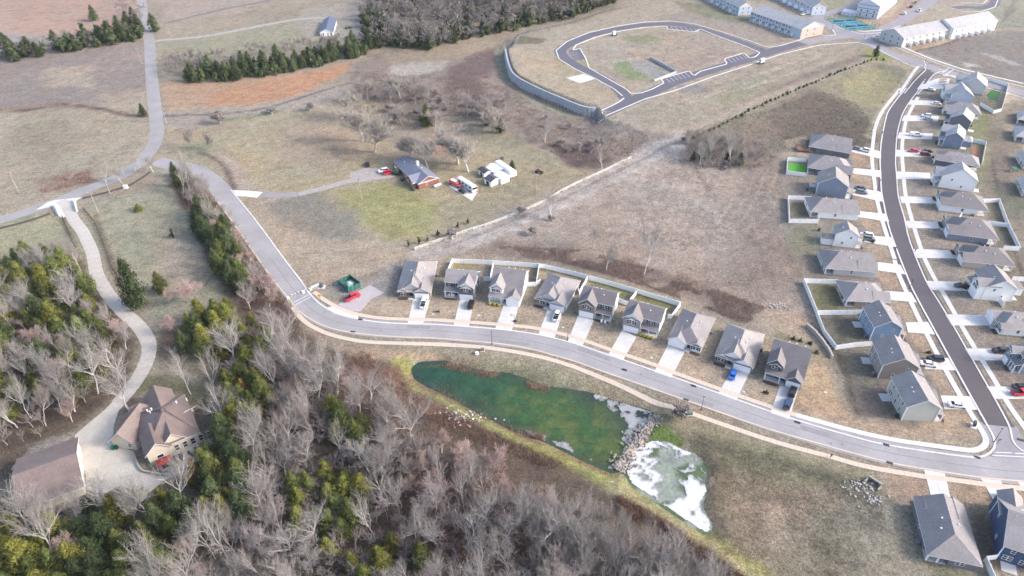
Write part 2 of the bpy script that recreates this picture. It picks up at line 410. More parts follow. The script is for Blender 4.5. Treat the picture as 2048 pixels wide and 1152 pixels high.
paint([(860, 508), (930, 470), (1100, 420), (1260, 330), (1380, 290), (1560, 300), (1570, 480), (1610, 560), (1640, 640), (1560, 640), (1370, 590), (1160, 530), (1000, 490)], (184, 166, 152), 5, 8)
paint([(1210, 380), (1340, 335), (1480, 335), (1560, 380), (1560, 500), (1470, 540), (1300, 520), (1200, 470)], (190, 172, 158), 8, 14, br=.3)
paint([(860, 512), (960, 468), (1160, 384), (1330, 300), (1400, 296), (1340, 340), (1230, 400), (1100, 462), (980, 490)], (200, 184, 170), 4, 6, op=.65, br=.25)
paint([(1480, 330), (1560, 330), (1568, 480), (1600, 560), (1500, 600), (1440, 560), (1480, 440)], (150, 134, 122), 6, 12, op=.6)
for i in range(16):
    x0 = 1215 + i * 22; stroke([(x0, 470 - i * 2), (x0 + 30, 400), (x0 + 58, 335)], .8, (204, 190, 176), .5, .35, op=.6)
stroke([(850, 508), (960, 470), (1060, 428), (1160, 384), (1240, 340), (1300, 310), (1400, 280), (1500, 230), (1640, 165)], 12, (196, 186, 178), 2.5, 3)
stroke([(890, 495), (1000, 452), (1120, 400), (1220, 350), (1330, 300), (1400, 280)], 1.6, (166, 156, 150), .6, 1)
stroke([(920, 505), (1030, 455), (1150, 402), (1250, 350), (1350, 300)], 1.3, (206, 198, 190), .6, 1)
paint([(905, 512), (985, 482), (1160, 500), (1210, 520), (1330, 545), (1460, 590), (1560, 625), (1500, 655), (1400, 610), (1260, 560), (1120, 522), (985, 512)], (158, 138, 126), 4, 8)
paint([(1260, 520), (1320, 540), (1450, 570), (1400, 590), (1290, 560)], (142, 120, 110), 3, 8)
paint([(1360, 265), (1420, 290), (1560, 300), (1570, 280), (1540, 310), (1380, 325)], (128, 116, 108), 3, 6)
paint([(1520, 620), (1560, 612), (1620, 640), (1660, 720), (1640, 700), (1560, 665), (1500, 650)], (198, 176, 152), 2, 4)
# berm
paint([(1375, 272), (1470, 236), (1560, 192), (1640, 158), (1745, 118), (1830, 135), (1800, 190), (1760, 260), (1735, 300), (1560, 300), (1420, 300)], (154, 146, 122), 3, 6, z=1.5)
paint([(1530, 230), (1620, 180), (1700, 200), (1760, 250), (1730, 290), (1570, 285)], (126, 114, 104), 4, 9, z=1.5)
paint([(1680, 165), (1740, 140), (1800, 150), (1770, 210), (1710, 205)], (172, 166, 124), 4, 7, z=2)
paint([(1380, 290), (1470, 250), (1540, 240), (1560, 290), (1450, 310)], (146, 132, 120), 4, 7, z=1)
stroke([(1824, 150), (1795, 180), (1762, 222), (1740, 270)], 4, (196, 182, 156), 1, 1.5, z=1)
# plateau
paint(PLATPOLY, (188, 174, 154), 2, 3, z=PLAT)
paint([(1165, 105), (1290, 62), (1400, 70), (1500, 96), (1450, 130), (1330, 165), (1240, 160)], (184, 168, 150), 4, 8, z=PLAT, br=.3)
paint([(1250, 75), (1300, 68), (1320, 78), (1270, 88)], (152, 160, 118), 3, 7, z=PLAT)
paint([(1225, 125), (1262, 120), (1305, 150), (1300, 165), (1250, 160)], (146, 162, 112), 3, 8, z=PLAT)
paint([(1252, 118), (1300, 126), (1350, 148), (1308, 162), (1268, 140)], (176, 172, 166), 1, 2, z=PLAT - .5)
paint([(1030, 95), (1120, 110), (1160, 160), (1240, 190), (1200, 205), (1090, 175), (1035, 145)], (196, 178, 150), 2, 5, z=PLAT)
paint([(1100, 110), (1180, 120), (1190, 140), (1130, 150)], (172, 168, 128), 3, 5, z=PLAT, op=.7)
paint([(1040, 70), (1090, 78), (1080, 88), (1035, 88)], (130, 124, 100), 1, 3, z=PLAT)
paint([(1330, 130), (1430, 98), (1480, 105), (1350, 145)], (176, 158, 146), 2, 4, z=PLAT)
paint([(1230, 230), (1500, 130), (1720, 88), (1780, 112), (1560, 185), (1380, 262), (1290, 252)], (182, 168, 148), 3, 7, z=PLAT, br=.32)
paint([(1420, 190), (1520, 150), (1560, 165), (1450, 215)], (150, 152, 122), 3, 7, z=PLAT, op=.7)
paint([(1230, 235), (1330, 205), (1360, 240), (1290, 255)], (170, 160, 140), 3, 5, z=PLAT, op=.8)
paint([(1350, 170), (1420, 170), (1410, 185), (1360, 188)], (158, 152, 152), 1, 3, z=PLAT)
paint([(1420, 230), (1520, 190), (1640, 150), (1740, 112), (1735, 104), (1600, 150), (1480, 205)], (150, 136, 124), 2, 4, z=PLAT)
paint([(1380, 20), (1500, 50), (1600, 82), (1500, 92), (1400, 58), (1300, 40)], (178, 164, 150), 3, 6, z=PLAT)
paint([(1340, 0), (1420, 10), (1500, 40), (1480, 48), (1380, 25)], (150, 150, 118), 2, 4, z=PLAT)
paint([(1730, 95), (1790, 108), (1780, 125), (1730, 118)], (168, 172, 96), 2, 4, z=PLAT)
paint([(1830, 98), (1930, 60), (2300, 70), (2300, 190), (2050, 170), (1900, 130)], (152, 142, 136), 3, 8, z=PLAT)
paint([(1810, 92), (1925, 42), (1968, 52), (1960, 62), (1880, 90), (1830, 104)], (216, 198, 168), 1, 2, z=PLAT)
paint([(1812, 93), (1868, 74), (1880, 82), (1832, 103)], (190, 154, 128), 1, 1.5, z=PLAT)
stroke([(1826, 104), (1890, 88), (1955, 64), (1990, 56), (2060, 52)], 1.6, (110, 98, 90), .6, .8, z=PLAT)
paint([(1935, 10), (2300, -30), (2300, 55), (1990, 55), (1940, 38)], (172, 168, 146), 3, 5, z=PLAT)
paint([(1955, 105), (1995, 110), (2040, 128), (2030, 132)], (190, 182, 180), 1, 1.5, z=PLAT)
paint([(1922, 124), (1950, 128), (1970, 136), (1930, 133)], (218, 202, 190), 1, 1, z=PLAT)
paint([(1560, -60), (1720, -60), (1690, 5), (1640, 40), (1610, 30)], (168, 164, 130), 2, 4, z=PLAT)
paint([(1790, 25), (1820, -10), (1850, -20), (1800, 45), (1770, 62), (1740, 60)], (190, 160, 142), 2, 4, z=PLAT)
paint([(1600, 70), (1630, 64), (1662, 72), (1660, 78), (1622, 80)], (184, 150, 122), 1, 1, z=PLAT)
rs = random.Random(3)
for i in range(22):      # wheel and wash marks on the graded lots
    u = rs.uniform(1240, 1640); v = 236 - (u - 1240) * .31 + rs.uniform(-14, 22); L_ = rs.uniform(25, 90); stroke([(u, v), (u + L_ * .5, v - L_ * .18 + rs.uniform(-3, 3)), (u + L_, v - L_ * .36)], rs.uniform(.5, 1.2), rs.choice([(206, 194, 178), (150, 134, 120), (214, 204, 192)]), .4, .4, z=PLAT, op=.7)
for i in range(14):
    u = rs.uniform(1190, 1420); v = rs.uniform(70, 140); L_ = rs.uniform(20, 60); a_ = rs.uniform(-.4, .5); stroke([(u, v), (u + L_, v + L_ * a_)], rs.uniform(.6, 1.4), rs.choice([(206, 196, 184), (160, 142, 128)]), .4, .5, z=PLAT, op=.6)
for o_ in (0, 9):
    stroke([(700, 366 + o_), (640, 330 + o_), (600, 300 + o_), (560, 250 + o_)], .6, (164, 150, 124), .4, .3, op=.6); stroke([(880, 395 + o_), (960, 390 + o_), (1060, 372 + o_), (1150, 345 + o_)], .6, (192, 178, 150), .4, .3, op=.6)
    stroke([(1380, 300 + o_), (1420, 380 + o_), (1500, 470 + o_), (1560, 590 + o_)], .8, (150, 132, 120), .4, .4, op=.6); stroke([(1555, 330), (1562 + o_, 420), (1580 + o_, 520), (1600 + o_, 570)], .8, (148, 134, 122), .4, .4, op=.7); stroke([(10, 250 + 3 * o_), (140, 270 + 3 * o_), (280, 262 + 3 * o_)], .7, (172, 158, 134), .4, .4, op=.5)
# east-street lots
paint([(1560, 300), (1740, 290), (1770, 420), (1850, 600), (1960, 800), (1960, 880), (1700, 840), (1640, 640), (1570, 480)], (156, 146, 136), 3, 5)
for q in [[(1704, 303), (1744, 309), (1745, 336), (1702, 334)], [(1704, 346), (1746, 350), (1750, 378), (1706, 374)], [(1708, 390), (1748, 400), (1755, 424), (1716, 420)], [(1718, 434), (1760, 444), (1768, 474), (1730, 468)],
          [(1730, 484), (1775, 494), (1786, 528), (1745, 522)], [(1752, 540), (1795, 552), (1812, 582), (1768, 578)], [(1782, 600), (1820, 608), (1846, 646), (1812, 642)], [(1812, 665), (1858, 672), (1882, 716), (1850, 714)],
          [(1852, 738), (1900, 745), (1930, 792), (1882, 790)], [(1890, 820), (1940, 824), (1958, 860), (1958, 884), (1840, 862), (1840, 846)]]:
    paint(q, (194, 168, 142), .8, 1.0)
for q in [[(1850, 186), (1890, 190), (1880, 206), (1838, 202)], [(1832, 212), (1880, 216), (1874, 232), (1824, 230)], [(1818, 242), (1874, 246), (1868, 266), (1814, 264)], [(1812, 280), (1864, 282), (1864, 300), (1808, 300)],
          [(1808, 314), (1862, 316), (1860, 344), (1806, 343)], [(1812, 360), (1862, 362), (1870, 392), (1816, 393)], [(1822, 408), (1876, 410), (1882, 442), (1830, 442)], [(1836, 458), (1890, 460), (1905, 497), (1848, 497)],
          [(1858, 518), (1912, 519), (1932, 561), (1875, 561)], [(1890, 583), (1945, 583), (1975, 630), (1914, 630)], [(1926, 652), (1995, 652), (2030, 698), (1956, 697)], [(1970, 722), (2048, 722), (2090, 772), (2004, 772)], [(2016, 800), (2100, 800), (2100, 860), (2048, 852)]]:
    paint(q, (168, 154, 142), .8, 1.0)
paint([(1890, 172), (1960, 190), (2010, 260), (2048, 300), (2300, 300), (2300, 860), (2060, 850), (2000, 600), (1960, 400), (1890, 300)], (150, 140, 126), 3, 6)
paint([(1940, 215), (1985, 215), (1985, 330), (1960, 370), (1940, 300)], (156, 160, 112), 3, 6)
paint([(1975, 240), (2010, 300), (2020, 500), (2048, 620), (2030, 640), (1990, 480), (1970, 330)], (146, 134, 118), 2, 5)
stroke([(1985, 320), (1995, 380), (2010, 440), (2035, 520), (2060, 590)], 1.2, (108, 100, 92), .5, .8)
paint([(2000, 380), (2048, 370), (2048, 440), (2010, 440)], (122, 124, 104), 3, 6)
paint([(1992, 185), (2030, 190), (2030, 210), (2005, 215)], (206, 186, 160), 1, 2)
paint([(1616, 568), (1672, 568), (1688, 624), (1632, 626)], (134, 132, 90), 1, 2)
paint([(1636, 634), (1720, 634), (1740, 680), (1670, 694)], (122, 120, 104), 1, 2)
paint([(1678, 702), (1740, 694), (1760, 780), (1715, 790)], (138, 134, 116), 2, 4)
paint([(1706, 785), (1785, 778), (1800, 835), (1716, 834)], (148, 136, 126), 1, 1)
stroke([(1672, 700), (1690, 750), (1706, 800), (1716, 836)], 2, (118, 112, 92), .8, 1)
paint([(1632, 444), (1640, 500), (1620, 520), (1578, 500), (1575, 455)], (148, 146, 120), 3, 5)
paint([(1574, 405), (1618, 404), (1620, 436), (1580, 440)], (128, 122, 104), 1, 2)
paint([(1568, 280), (1612, 272), (1612, 312), (1566, 312)], (196, 176, 150), 1, 2)
paint([(1975, 408), (1998, 408), (2010, 440), (1985, 442)], (140, 136, 110), 1, 2)
paint([(1990, 452), (2012, 452), (2030, 492), (2000, 494)], (132, 128, 106), 1, 2)
# front row
FR = [(690, 625), (735, 595), (797, 597), (900, 600), (1010, 610), (1110, 622), (1170, 640), (1240, 665), (1310, 690), (1400, 712), (1500, 750), (1600, 790), (1700, 830), (1840, 862), (1960, 895), (1700, 868), (1590, 838), (1437, 785), (1306, 740), (1222, 709), (1100, 672), (1000, 655), (860, 646), (750, 642)]
paint(FR, (200, 178, 152), 1.5, 1.5)
paint([(1600, 780), (1640, 700), (1670, 770), (1700, 835), (1590, 812)], (208, 176, 140), 2, 3)
paint([(1555, 660), (1640, 700), (1625, 720), (1590, 700), (1550, 690)], (156, 150, 112), 2, 3)
paint([(905, 518), (1090, 528), (1180, 552), (1350, 602), (1345, 640), (1240, 600), (1150, 572), (1060, 548), (970, 540), (900, 545)], (172, 158, 128), 1, 2)
paint([(1182, 556), (1260, 580), (1245, 600), (1180, 575)], (150, 152, 104), 1, 3)
paint([(1275, 582), (1345, 605), (1335, 628), (1265, 600)], (142, 142, 82), 1, 2)
paint([(905, 522), (965, 524), (955, 540), (895, 540)], (184, 168, 122), 1, 2)
# corner lots bottom right, basin, dam, green patch
paint([(780, 700), (1000, 708), (1200, 760), (1350, 815), (1560, 895), (1760, 945), (1700, 990), (1480, 930), (1330, 860), (1200, 800), (1000, 740), (840, 720)], (168, 158, 128), 2, 4)
paint([(800, 722), (870, 714), (1000, 722), (1160, 775), (1290, 815), (1330, 845), (1300, 830), (1120, 775), (980, 735), (850, 722)], (150, 148, 116), 1, 3)
paint([(1330, 850), (1500, 905), (1700, 955), (1760, 985), (1790, 1060), (1760, 1300), (1440, 1300), (1440, 1110), (1380, 1040), (1410, 960)], (152, 142, 116), 3, 5, z=-1)
paint([(1440, 1000), (1560, 960), (1640, 1000), (1600, 1100), (1480, 1120), (1430, 1060)], (186, 162, 142), 6, 14, z=-1, op=.85, br=.3)
paint([(1400, 870), (1560, 905), (1660, 960), (1560, 980), (1440, 930)], (140, 138, 106), 5, 9, z=-1, op=.8)
paint([(1360, 870), (1480, 900), (1700, 960), (1760, 985), (1680, 970), (1480, 915), (1370, 885)], (112, 106, 88), 2, 4, z=-.5)
paint([(1690, 1000), (1770, 1000), (1850, 1130), (1830, 1300), (1640, 1300), (1680, 1100)], (170, 158, 136), 4, 8, z=-.5)
paint([(1850, 1125), (1960, 1145), (1960, 1200), (1840, 1200)], (142, 142, 106), 2, 4)
paint([(1760, 945), (1850, 955), (1860, 995), (1820, 1008), (1780, 1000)], (194, 164, 140), 1, 2)
paint([(1890, 958), (2048, 975), (2100, 1040), (1990, 1030), (1900, 1000)], (186, 162, 136), 1, 2)
paint([(1950, 1020), (2000, 1050), (2000, 1150), (1950, 1100)], (132, 118, 100), 1, 2)
stroke([(806, 722), (822, 748), (850, 775), (930, 815), (1040, 868), (1130, 915), (1230, 968), (1330, 1030), (1440, 1105), (1540, 1180)], 8, (168, 168, 96), 2, 3)
stroke([(1230, 975), (1330, 1036), (1440, 1112), (1540, 1190)], 6, (188, 172, 130), 1.5, 3, op=.75)
stroke([(836, 728), (826, 742), (840, 762), (912, 798), (1034, 860), (1138, 903), (1228, 945)], 2.2, (150, 116, 100), .7, 1.2)
paint([(1300, 848), (1330, 850), (1372, 868), (1390, 895), (1350, 896), (1300, 880)], (110, 142, 58), 1, 3)
stroke([(838, 726), (890, 720), (960, 738), (1056, 760), (1100, 775), (1200, 795), (1290, 820)], 3.2, (150, 120, 104), 1, 2)
# left lawns and woods floor
paint([(-100, 450), (110, 428), (150, 445), (200, 560), (140, 520), (60, 515), (-100, 560)], (176, 172, 138), 2, 5)
paint([(165, 420), (360, 355), (400, 390), (430, 470), (470, 600), (400, 620), (290, 640), (215, 560), (190, 480)], (176, 172, 144), 3, 6)
paint([(310, 480), (400, 480), (440, 560), (330, 560)], (186, 172, 152), 4, 8)
stroke([(190, 430), (215, 500), (238, 560), (246, 572)], 1.4, (124, 108, 92), .6, .6)
stroke([(126, 436), (150, 495)], 1.6, (124, 108, 92), .6, .6)
WOODB = [(350, 340), (400, 375), (445, 405), (505, 495), (578, 605), (615, 660), (660, 690), (740, 715), (800, 735), (815, 765), (900, 815), (1030, 880), (1130, 925), (1230, 985), (1320, 1040), (1440, 1120), (1560, 1200), (1700, 1400), (-300, 1400), (-300, 1000), (30, 1000), (160, 1030),
         (290, 1010), (330, 960), (430, 940), (450, 850), (440, 770), (360, 740), (315, 710), (320, 660), (420, 640), (450, 600), (430, 540), (400, 480), (370, 410), (340, 370)]
WOODA = [(-300, 540), (20, 520), (70, 530), (150, 500), (200, 570), (240, 640), (275, 690), (262, 750), (215, 800), (150, 860), (60, 900), (20, 960), (-300, 1000)]
paint(WOODB, (112, 94, 82), 2, 4, br=.35); paint(WOODA, (106, 92, 80), 2, 4, br=.35)
paint([(800, 960), (980, 960), (1060, 1060), (1000, 1200), (820, 1200), (780, 1060)], (144, 104, 88), 5, 12)
paint([(700, 690), (800, 735), (820, 780), (960, 850), (900, 860), (780, 790), (700, 740)], (150, 112, 94), 2, 5)
paint([(330, 700), (430, 690), (440, 760), (360, 745)], (152, 140, 112), 2, 4)
paint([(262, 760), (330, 745), (430, 765), (445, 800), (400, 830), (340, 790), (290, 800), (240, 790)], (142, 136, 100), 2, 4)
paint([(225, 985), (330, 955), (420, 950), (380, 1040), (300, 1080), (260, 1040)], (134, 130, 108), 2, 5)
paint([(300, 1100), (560, 1100), (600, 1200), (300, 1200)], (150, 140, 118), 4, 10)
paint([(220, 800), (240, 770), (290, 800), (240, 830)], (150, 128, 112), 1, 2)
paint([(60, 890), (150, 868), (150, 905), (80, 930)], (176, 170, 158), 2, 3)
paint([(585, 615), (660, 690), (860, 705), (1000, 712), (860, 712), (740, 720), (640, 690)], (196, 166, 138), 1, 2)
# large-scale variation
C *= (0.90 + 0.20 * fbm(XX, YY, 60, 77, 3))[..., None]
C *= (0.86 + 0.28 * nzF)[..., None] ** 0.6
hue = (fbm(XX, YY, 13, 91, 4) - .5)[..., None]; C *= 1 + hue * np.array([.16, -.01, -.10])
spk = sstep(.62, .8, fbm(XX, YY, 3.2, 95, 3))[..., None]; C *= 1 - .22 * spk
C *= .87; lm = C.mean(-1, keepdims=True); C = (lm + (C - lm) * 1.15) * np.array([1.01, .99, .975])
V = np.stack([XX, YY, ZZ], -1).reshape(-1, 3); ny, nx_ = XX.shape
ii = np.arange((ny - 1) * (nx_ - 1)); r_ = ii // (nx_ - 1); c_ = ii % (nx_ - 1); k_ = r_ * nx_ + c_
F = np.stack([k_, k_ + 1, k_ + 1 + nx_, k_ + nx_], 1)
ground_m = attrmat('winter_ground', 0.95, ((0.3, 0.12), (1.0, 0.26), (2.8, 0.36)), 1.0, 2.0, 0.4)
g = link('ground', npmesh('ground', V, F, ground_m, C.reshape(-1, 3), smooth=True)); g['kind'] = 'structure'

# ------------------------------------------------------------------ water
def pond(name, polyw, colf, label):
    p = np.array(polyw); x = np.arange(p[:, 0].min() - 2, p[:, 0].max() + 2, .6); y = np.arange(p[:, 1].min() - 2, p[:, 1].max() + 2, .6)
    X, Y = np.meshgrid(x, y); sdv = poly_sd(X, Y, p); c = colf(X, Y, sdv)
    K = np.arange(X.size).reshape(X.shape); keep = (sdv[:-1, :-1] > -2.2)
    Fq = np.stack([K[:-1, :-1], K[:-1, 1:], K[1:, 1:], K[1:, :-1]], -1)[keep]
    m = attrmat('pond_' + name, 0.1, ((0.25, 0.2), (1.2, 0.2)), 0.2, 2.5, 0.05, spec=0.4)
    o = link(name, npmesh(name, np.stack([X, Y, np.full(X.shape, WL)], -1).reshape(-1, 3), Fq, m, c.reshape(-1, 3)))
    o['kind'] = 'structure'; o['label'] = label; return o
def w1(X, Y, s):
    n = fbm(X, Y, 14, 5, 4); n2 = fbm(X, Y, 4, 15, 4); c = np.ones(X.shape + (3,)) * np.array(A(50, 92, 68, 1.9))
    t = sstep(-18, 22, X + (n - .5) * 30)[..., None]; c = c * (1 - t) + np.array(A(76, 108, 60, 1.9)) * t
    d = sstep(.5, .62, n2)[..., None] * t * .7; c = c * (1 - d) + np.array(A(112, 124, 66, 1.9)) * d
    d = sstep(20, 33, X + (Y - 130) * .5 + (n - .5) * 14)[..., None] * .8; c = c * (1 - d) + np.array(A(66, 70, 72, 1.7)) * d
    e = sstep(2.0, 0.2, s)[..., None] * .5; c = c * (1 - e) + np.array(A(70, 80, 68, 1.7)) * e
    return c
def w2(X, Y, s):
    n = fbm(X, Y, 9, 25, 4); c = np.ones(X.shape + (3,)) * np.array(A(158, 166, 152, 1.6))
    d = sstep(.48, .6, n)[..., None]; return c * (1 - d) + np.array(A(92, 108, 74, 1.4)) * d
pond('pond_water', pond1w, w1, 'green pond water between the curved street and the woods')
pond('pond_water_far_basin', pond2w, w2, 'pale half frozen water below the rock dam').name = 'shallow_water'
def ice(name, polyw, th, seed, label, edge=0.0, lo=.16, hi=.3):
    p = np.array(polyw); x = np.arange(p[:, 0].min() - 1, p[:, 0].max() + 1, .35); y = np.arange(p[:, 1].min() - 1, p[:, 1].max() + 1, .35)
    X, Y = np.meshgrid(x, y); sdv = poly_sd(X, Y, p); n = fbm(X, Y, 5, seed, 5) + (fbm(X, Y, 1.4, seed + 3, 3) - .25) * .5 + edge * np.exp(-(sdv / 1.5) ** 2)
    keep = ((sdv > -.6) & (n > th))[:-1, :-1]; K = np.arange(X.size).reshape(X.shape)
    Fq = np.stack([K[:-1, :-1], K[:-1, 1:], K[1:, 1:], K[1:, :-1]], -1)[keep]
    Z = np.full(X.shape, WL + .06) + .05 * n
    c = np.ones(X.shape + (3,)) * (lo + (hi - lo) * sstep(th, th + .16, n))[..., None] * np.array([1, 1.01, 1.03])
    o = link(name, npmesh(name, np.stack([X, Y, Z], -1).reshape(-1, 3), Fq, attrmat('ice_skin' + str(seed), .6, ((1.5, .12), (5., .1)), .4, 4, .1), np.minimum(c, .85).reshape(-1, 3)))
    o['kind'] = 'stuff'; o['label'] = label; return o
ice('ice', FL([(1190, 793), (1205, 797), (1220, 803), (1268, 818), (1298, 827), (1290, 856), (1262, 890), (1246, 880), (1262, 850), (1240, 832), (1215, 812), (1195, 800)], WL), .62, 41, 'white ice and foam along the street side of the green pond', .1)
ice('ice', pond2w, .665, 47, 'broken white ice covering the shallow pond below the rocks', .16, .24, .54)
ice('ice', FL([(1040, 860), (1138, 899), (1190, 923), (1232, 940), (1226, 934), (1138, 892)], WL), .86, 53, 'thin white ice along the dam edge of the pond', .2)
# ------------------------------------------------------------------ roads, kerbs, pavements
asph = mat('worn_asphalt', A(176, 172, 174), .82, .13, .12, bump=.05, fine=.05)
asph_l = mat('county_asphalt', A(172, 168, 168), .85, .10, .15, fine=.06)
asph_n = mat('new_asphalt', A(98, 90, 96), .75, .08, .15, fine=.06)
asph_u = mat('dark_asphalt', A(110, 106, 118), .75, .10, .12, fine=.06)
asph_g = mat('grey_asphalt', A(166, 160, 165), .8, .10, .12, fine=.06)
conc = mat('pale_concrete', A(236, 232, 230), .85, .10, .3, fine=.06, objrand=.06)
concw = mat('warm_concrete', A(226, 208, 190), .85, .08, .2, fine=.05)
concl = mat('driveway_concrete', A(206, 198, 190), .85, .12, .15, fine=.08, objrand=.05)
concg = mat('stained_concrete', A(214, 206, 194), .85, .10, .1, fine=.05, objrand=.04)
paintw = mat('road_paint', A(235, 235, 238), .6, .12, 3)
gravel = mat('gravel', A(186, 178, 174), .95, .12, .6, fine=.2)
drainm = mat('drain_iron', (.03, .03, .035), .6)
def lab(o, t): o['label'] = t; return o

MAIN = FL([(312, 322), (335, 328), (375, 336), (408, 350), (434, 372), (456, 400), (486, 440), (515, 480), (543, 519), (572, 560), (593, 586), (604, 600), (620, 616), (642, 631), (670, 643), (708, 651), (750, 656.5), (813, 660), (860, 661), (925, 666), (1000, 674),
           (1060, 682), (1104, 692), (1150, 704), (1216, 728), (1300, 757), (1365, 779), (1431, 802), (1536, 839), (1600, 858), (1660, 876), (1720, 892), (1790, 908), (1870, 922), (1950, 934), (2048, 944), (2300, 955)])
ribbon('street', MAIN, -4.15, 4.15, .05, asph, nx=4, label='pale worn asphalt street curving past the front row of houses')
seam = mat('asphalt_seam', A(146, 141, 144), .85, .2, 2)
ribbon('seam', MAIN[8:], -.1, .1, .056, seam, nx=1)
for k_, (i0, o_) in enumerate([(17, 1.5), (20, -1.8), (23, 2.0), (26, -2.2), (29, .8)]):
    ribbon('road_patch', MAIN[i0:i0 + 2], o_ - .8, o_ + .8, .0545 + .001 * k_, mat('patch_asphalt', A(160, 156, 158), .85, .1, 1), nx=1)
EST = FL([(1888, 118), (1861, 142), (1842, 158), (1824, 179), (1808, 199), (1793, 222), (1783, 258), (1777, 296), (1776, 345), (1779, 395), (1789, 440), (1803, 484), (1833, 560), (1857, 600), (1882, 646), (1922, 718), (1963, 790), (1998, 852)])
EST[0:3] = [flat(u, v, 3) for u, v in [(1872, 133), (1861, 142), (1842, 158)]]; EST[3] = flat(1824, 179, 2.4)
ribbon('street', EST, -3.95, 3.95, .054, asph_n, nx=3, label='dark newly laid asphalt street between two rows of houses')
ribbon('street', FL([(1996, 848), (2012, 880), (2030, 925)]), -4.6, 4.6, .046, asph_g, nx=3, label='grey asphalt apron where the dark street meets the pale one')
LRD = FL([(275, -80), (281, -30), (283, 0), (286, 28), (294, 60), (299, 87), (302, 139), (307, 191), (312, 236), (313, 271), (302, 299), (278, 326), (243, 351), (187, 374), (115, 402), (70, 418), (0, 440), (-120, 472)])
ribbon('country_road', LRD, -3.3, 3.3, .042, asph_l, nx=3)
ribbon('farm_track', FL([(302, 84), (330, 80), (400, 74), (470, 62), (540, 48), (600, 38), (650, 36)]), -1.8, 1.8, .035, gravel, label='pale gravel track to the small white house')
ribbon('road_shoulder', FL([(130, 407), (60, 430), (-60, 468)]), -6.6, -3.5, .03, gravel)
# homestead drive
ribbon('driveway', FL([(462, 386), (490, 387), (520, 390)]), -2.4, 2.4, .04, conc, nx=2, label='white concrete mouth of the brick house drive')
ribbon('driveway', FL([(520, 390), (560, 391), (596, 389)]), -2.0, 2.0, .037, asph_g, nx=2, label='grey paved start of the brick house drive')
ribbon('driveway', FL([(596, 389), (640, 378), (700, 362), (740, 352), (775, 350)]), -1.8, 1.8, .036, gravel, nx=2, label='gravel drive to the brick house')
sheet('gravel_yard', FL([(700, 345), (735, 336), (790, 340), (792, 354), (740, 362), (700, 366)]), .032, gravel)
# upper development
z3 = lambda p: FL(p, PLAT)
UPC = z3([(1192, 236), (1215, 224), (1250, 208), (1300, 186), (1352, 163), (1430, 138), (1500, 117), (1560, 98), (1605, 86)])
ribbon('street', UPC, -4.2, 4.2, .05, asph_u, nx=3, label='dark asphalt collector street of the unbuilt plateau')
ribbon('street', z3([(1600, 87), (1650, 77), (1700, 71), (1740, 69)]), -4.6, 4.6, .046, asph_g, nx=3, label='grey asphalt street below the long pale townhouse')
UPL = z3([(1252, 198), (1243, 184), (1220, 165), (1195, 150), (1159, 135), (1130, 117), (1121, 101), (1142, 87), (1183, 70), (1236, 58), (1288, 50), (1345, 48), (1385, 54), (1437, 69), (1489, 87), (1530, 103)])
ribbon('street', UPL, -3.7, 3.7, .054, asph_u, nx=3, label='dark asphalt loop street round the empty lots')
CRS = z3([(1690, 62), (1735, 83), (1775, 104), (1811, 118), (1856, 133), (1926, 155), (2047, 186), (2200, 222)])
ribbon('street', CRS, -4.6, 4.6, .058, asph_g, nx=3, label='grey asphalt cross street above the east houses')
ribbon('street', z3([(1716, 76), (1760, 60), (1795, 46), (1830, 24), (1858, 4), (1890, -30)]), -4.4, 4.4, .05, asph_g, nx=3, label='grey asphalt street beside the construction yard')
ribbon('street', z3([(1710, 74), (1680, 62), (1655, 46), (1638, 36)]), -5.0, 5.0, .042, asph_g, nx=3, label='grey parking street beside the sports court')
ribbon('street', z3([(1620, 40), (1660, 26), (1700, 12), (1740, -6)]), -3.4, 3.4, .038, asph_g, nx=3, label='narrow grey lane behind the sports court')
ribbon('street', z3([(1908, 16), (1935, 14), (1960, 16), (1985, 10), (1990, -2), (1975, -20)]), -3.6, 3.6, .05, asph_u, nx=3, label='dark cul de sac at the far edge of the townhouses')
for q in [[(1137, 101), (1160, 97), (1172, 118), (1148, 122)], [(1333, 52), (1400, 58), (1385, 64), (1335, 58)], [(1322, 158), (1378, 142), (1388, 152), (1338, 168)], [(1448, 118), (1490, 106), (1500, 116), (1456, 132)]]:
    sheet('parking_bay', z3(q), .046, asph_u, 4)
for (a, b), n in [(((1140, 103), (1146, 120)), 5), (((1336, 53), (1394, 58)), 6), (((1328, 158), (1374, 145)), 6), (((1452, 118), (1488, 108)), 5)]:
    for i in range(n):
        t = (i + .5) / n; p = P(a[0] + (b[0] - a[0]) * t, a[1] + (b[1] - a[1]) * t)
        q = P(a[0] + (b[0] - a[0]) * t + (14 if n == 5 and a[0] < 1200 else 9), a[1] + (b[1] - a[1]) * t + (1 if a[0] < 1200 else 8))
        o = ribbon('bay_line', [p, q], -.12, .12, .075, paintw, step=2, smooth=False, nx=1)
def kerb(pts, z=0.0, m=conc, w=.5, step=2.0, smooth=True):
    return ribbon('kerb', FL(pts, z), -w / 2, w / 2, .14, m, zb=-.3, step=step, smooth=smooth, nx=1)
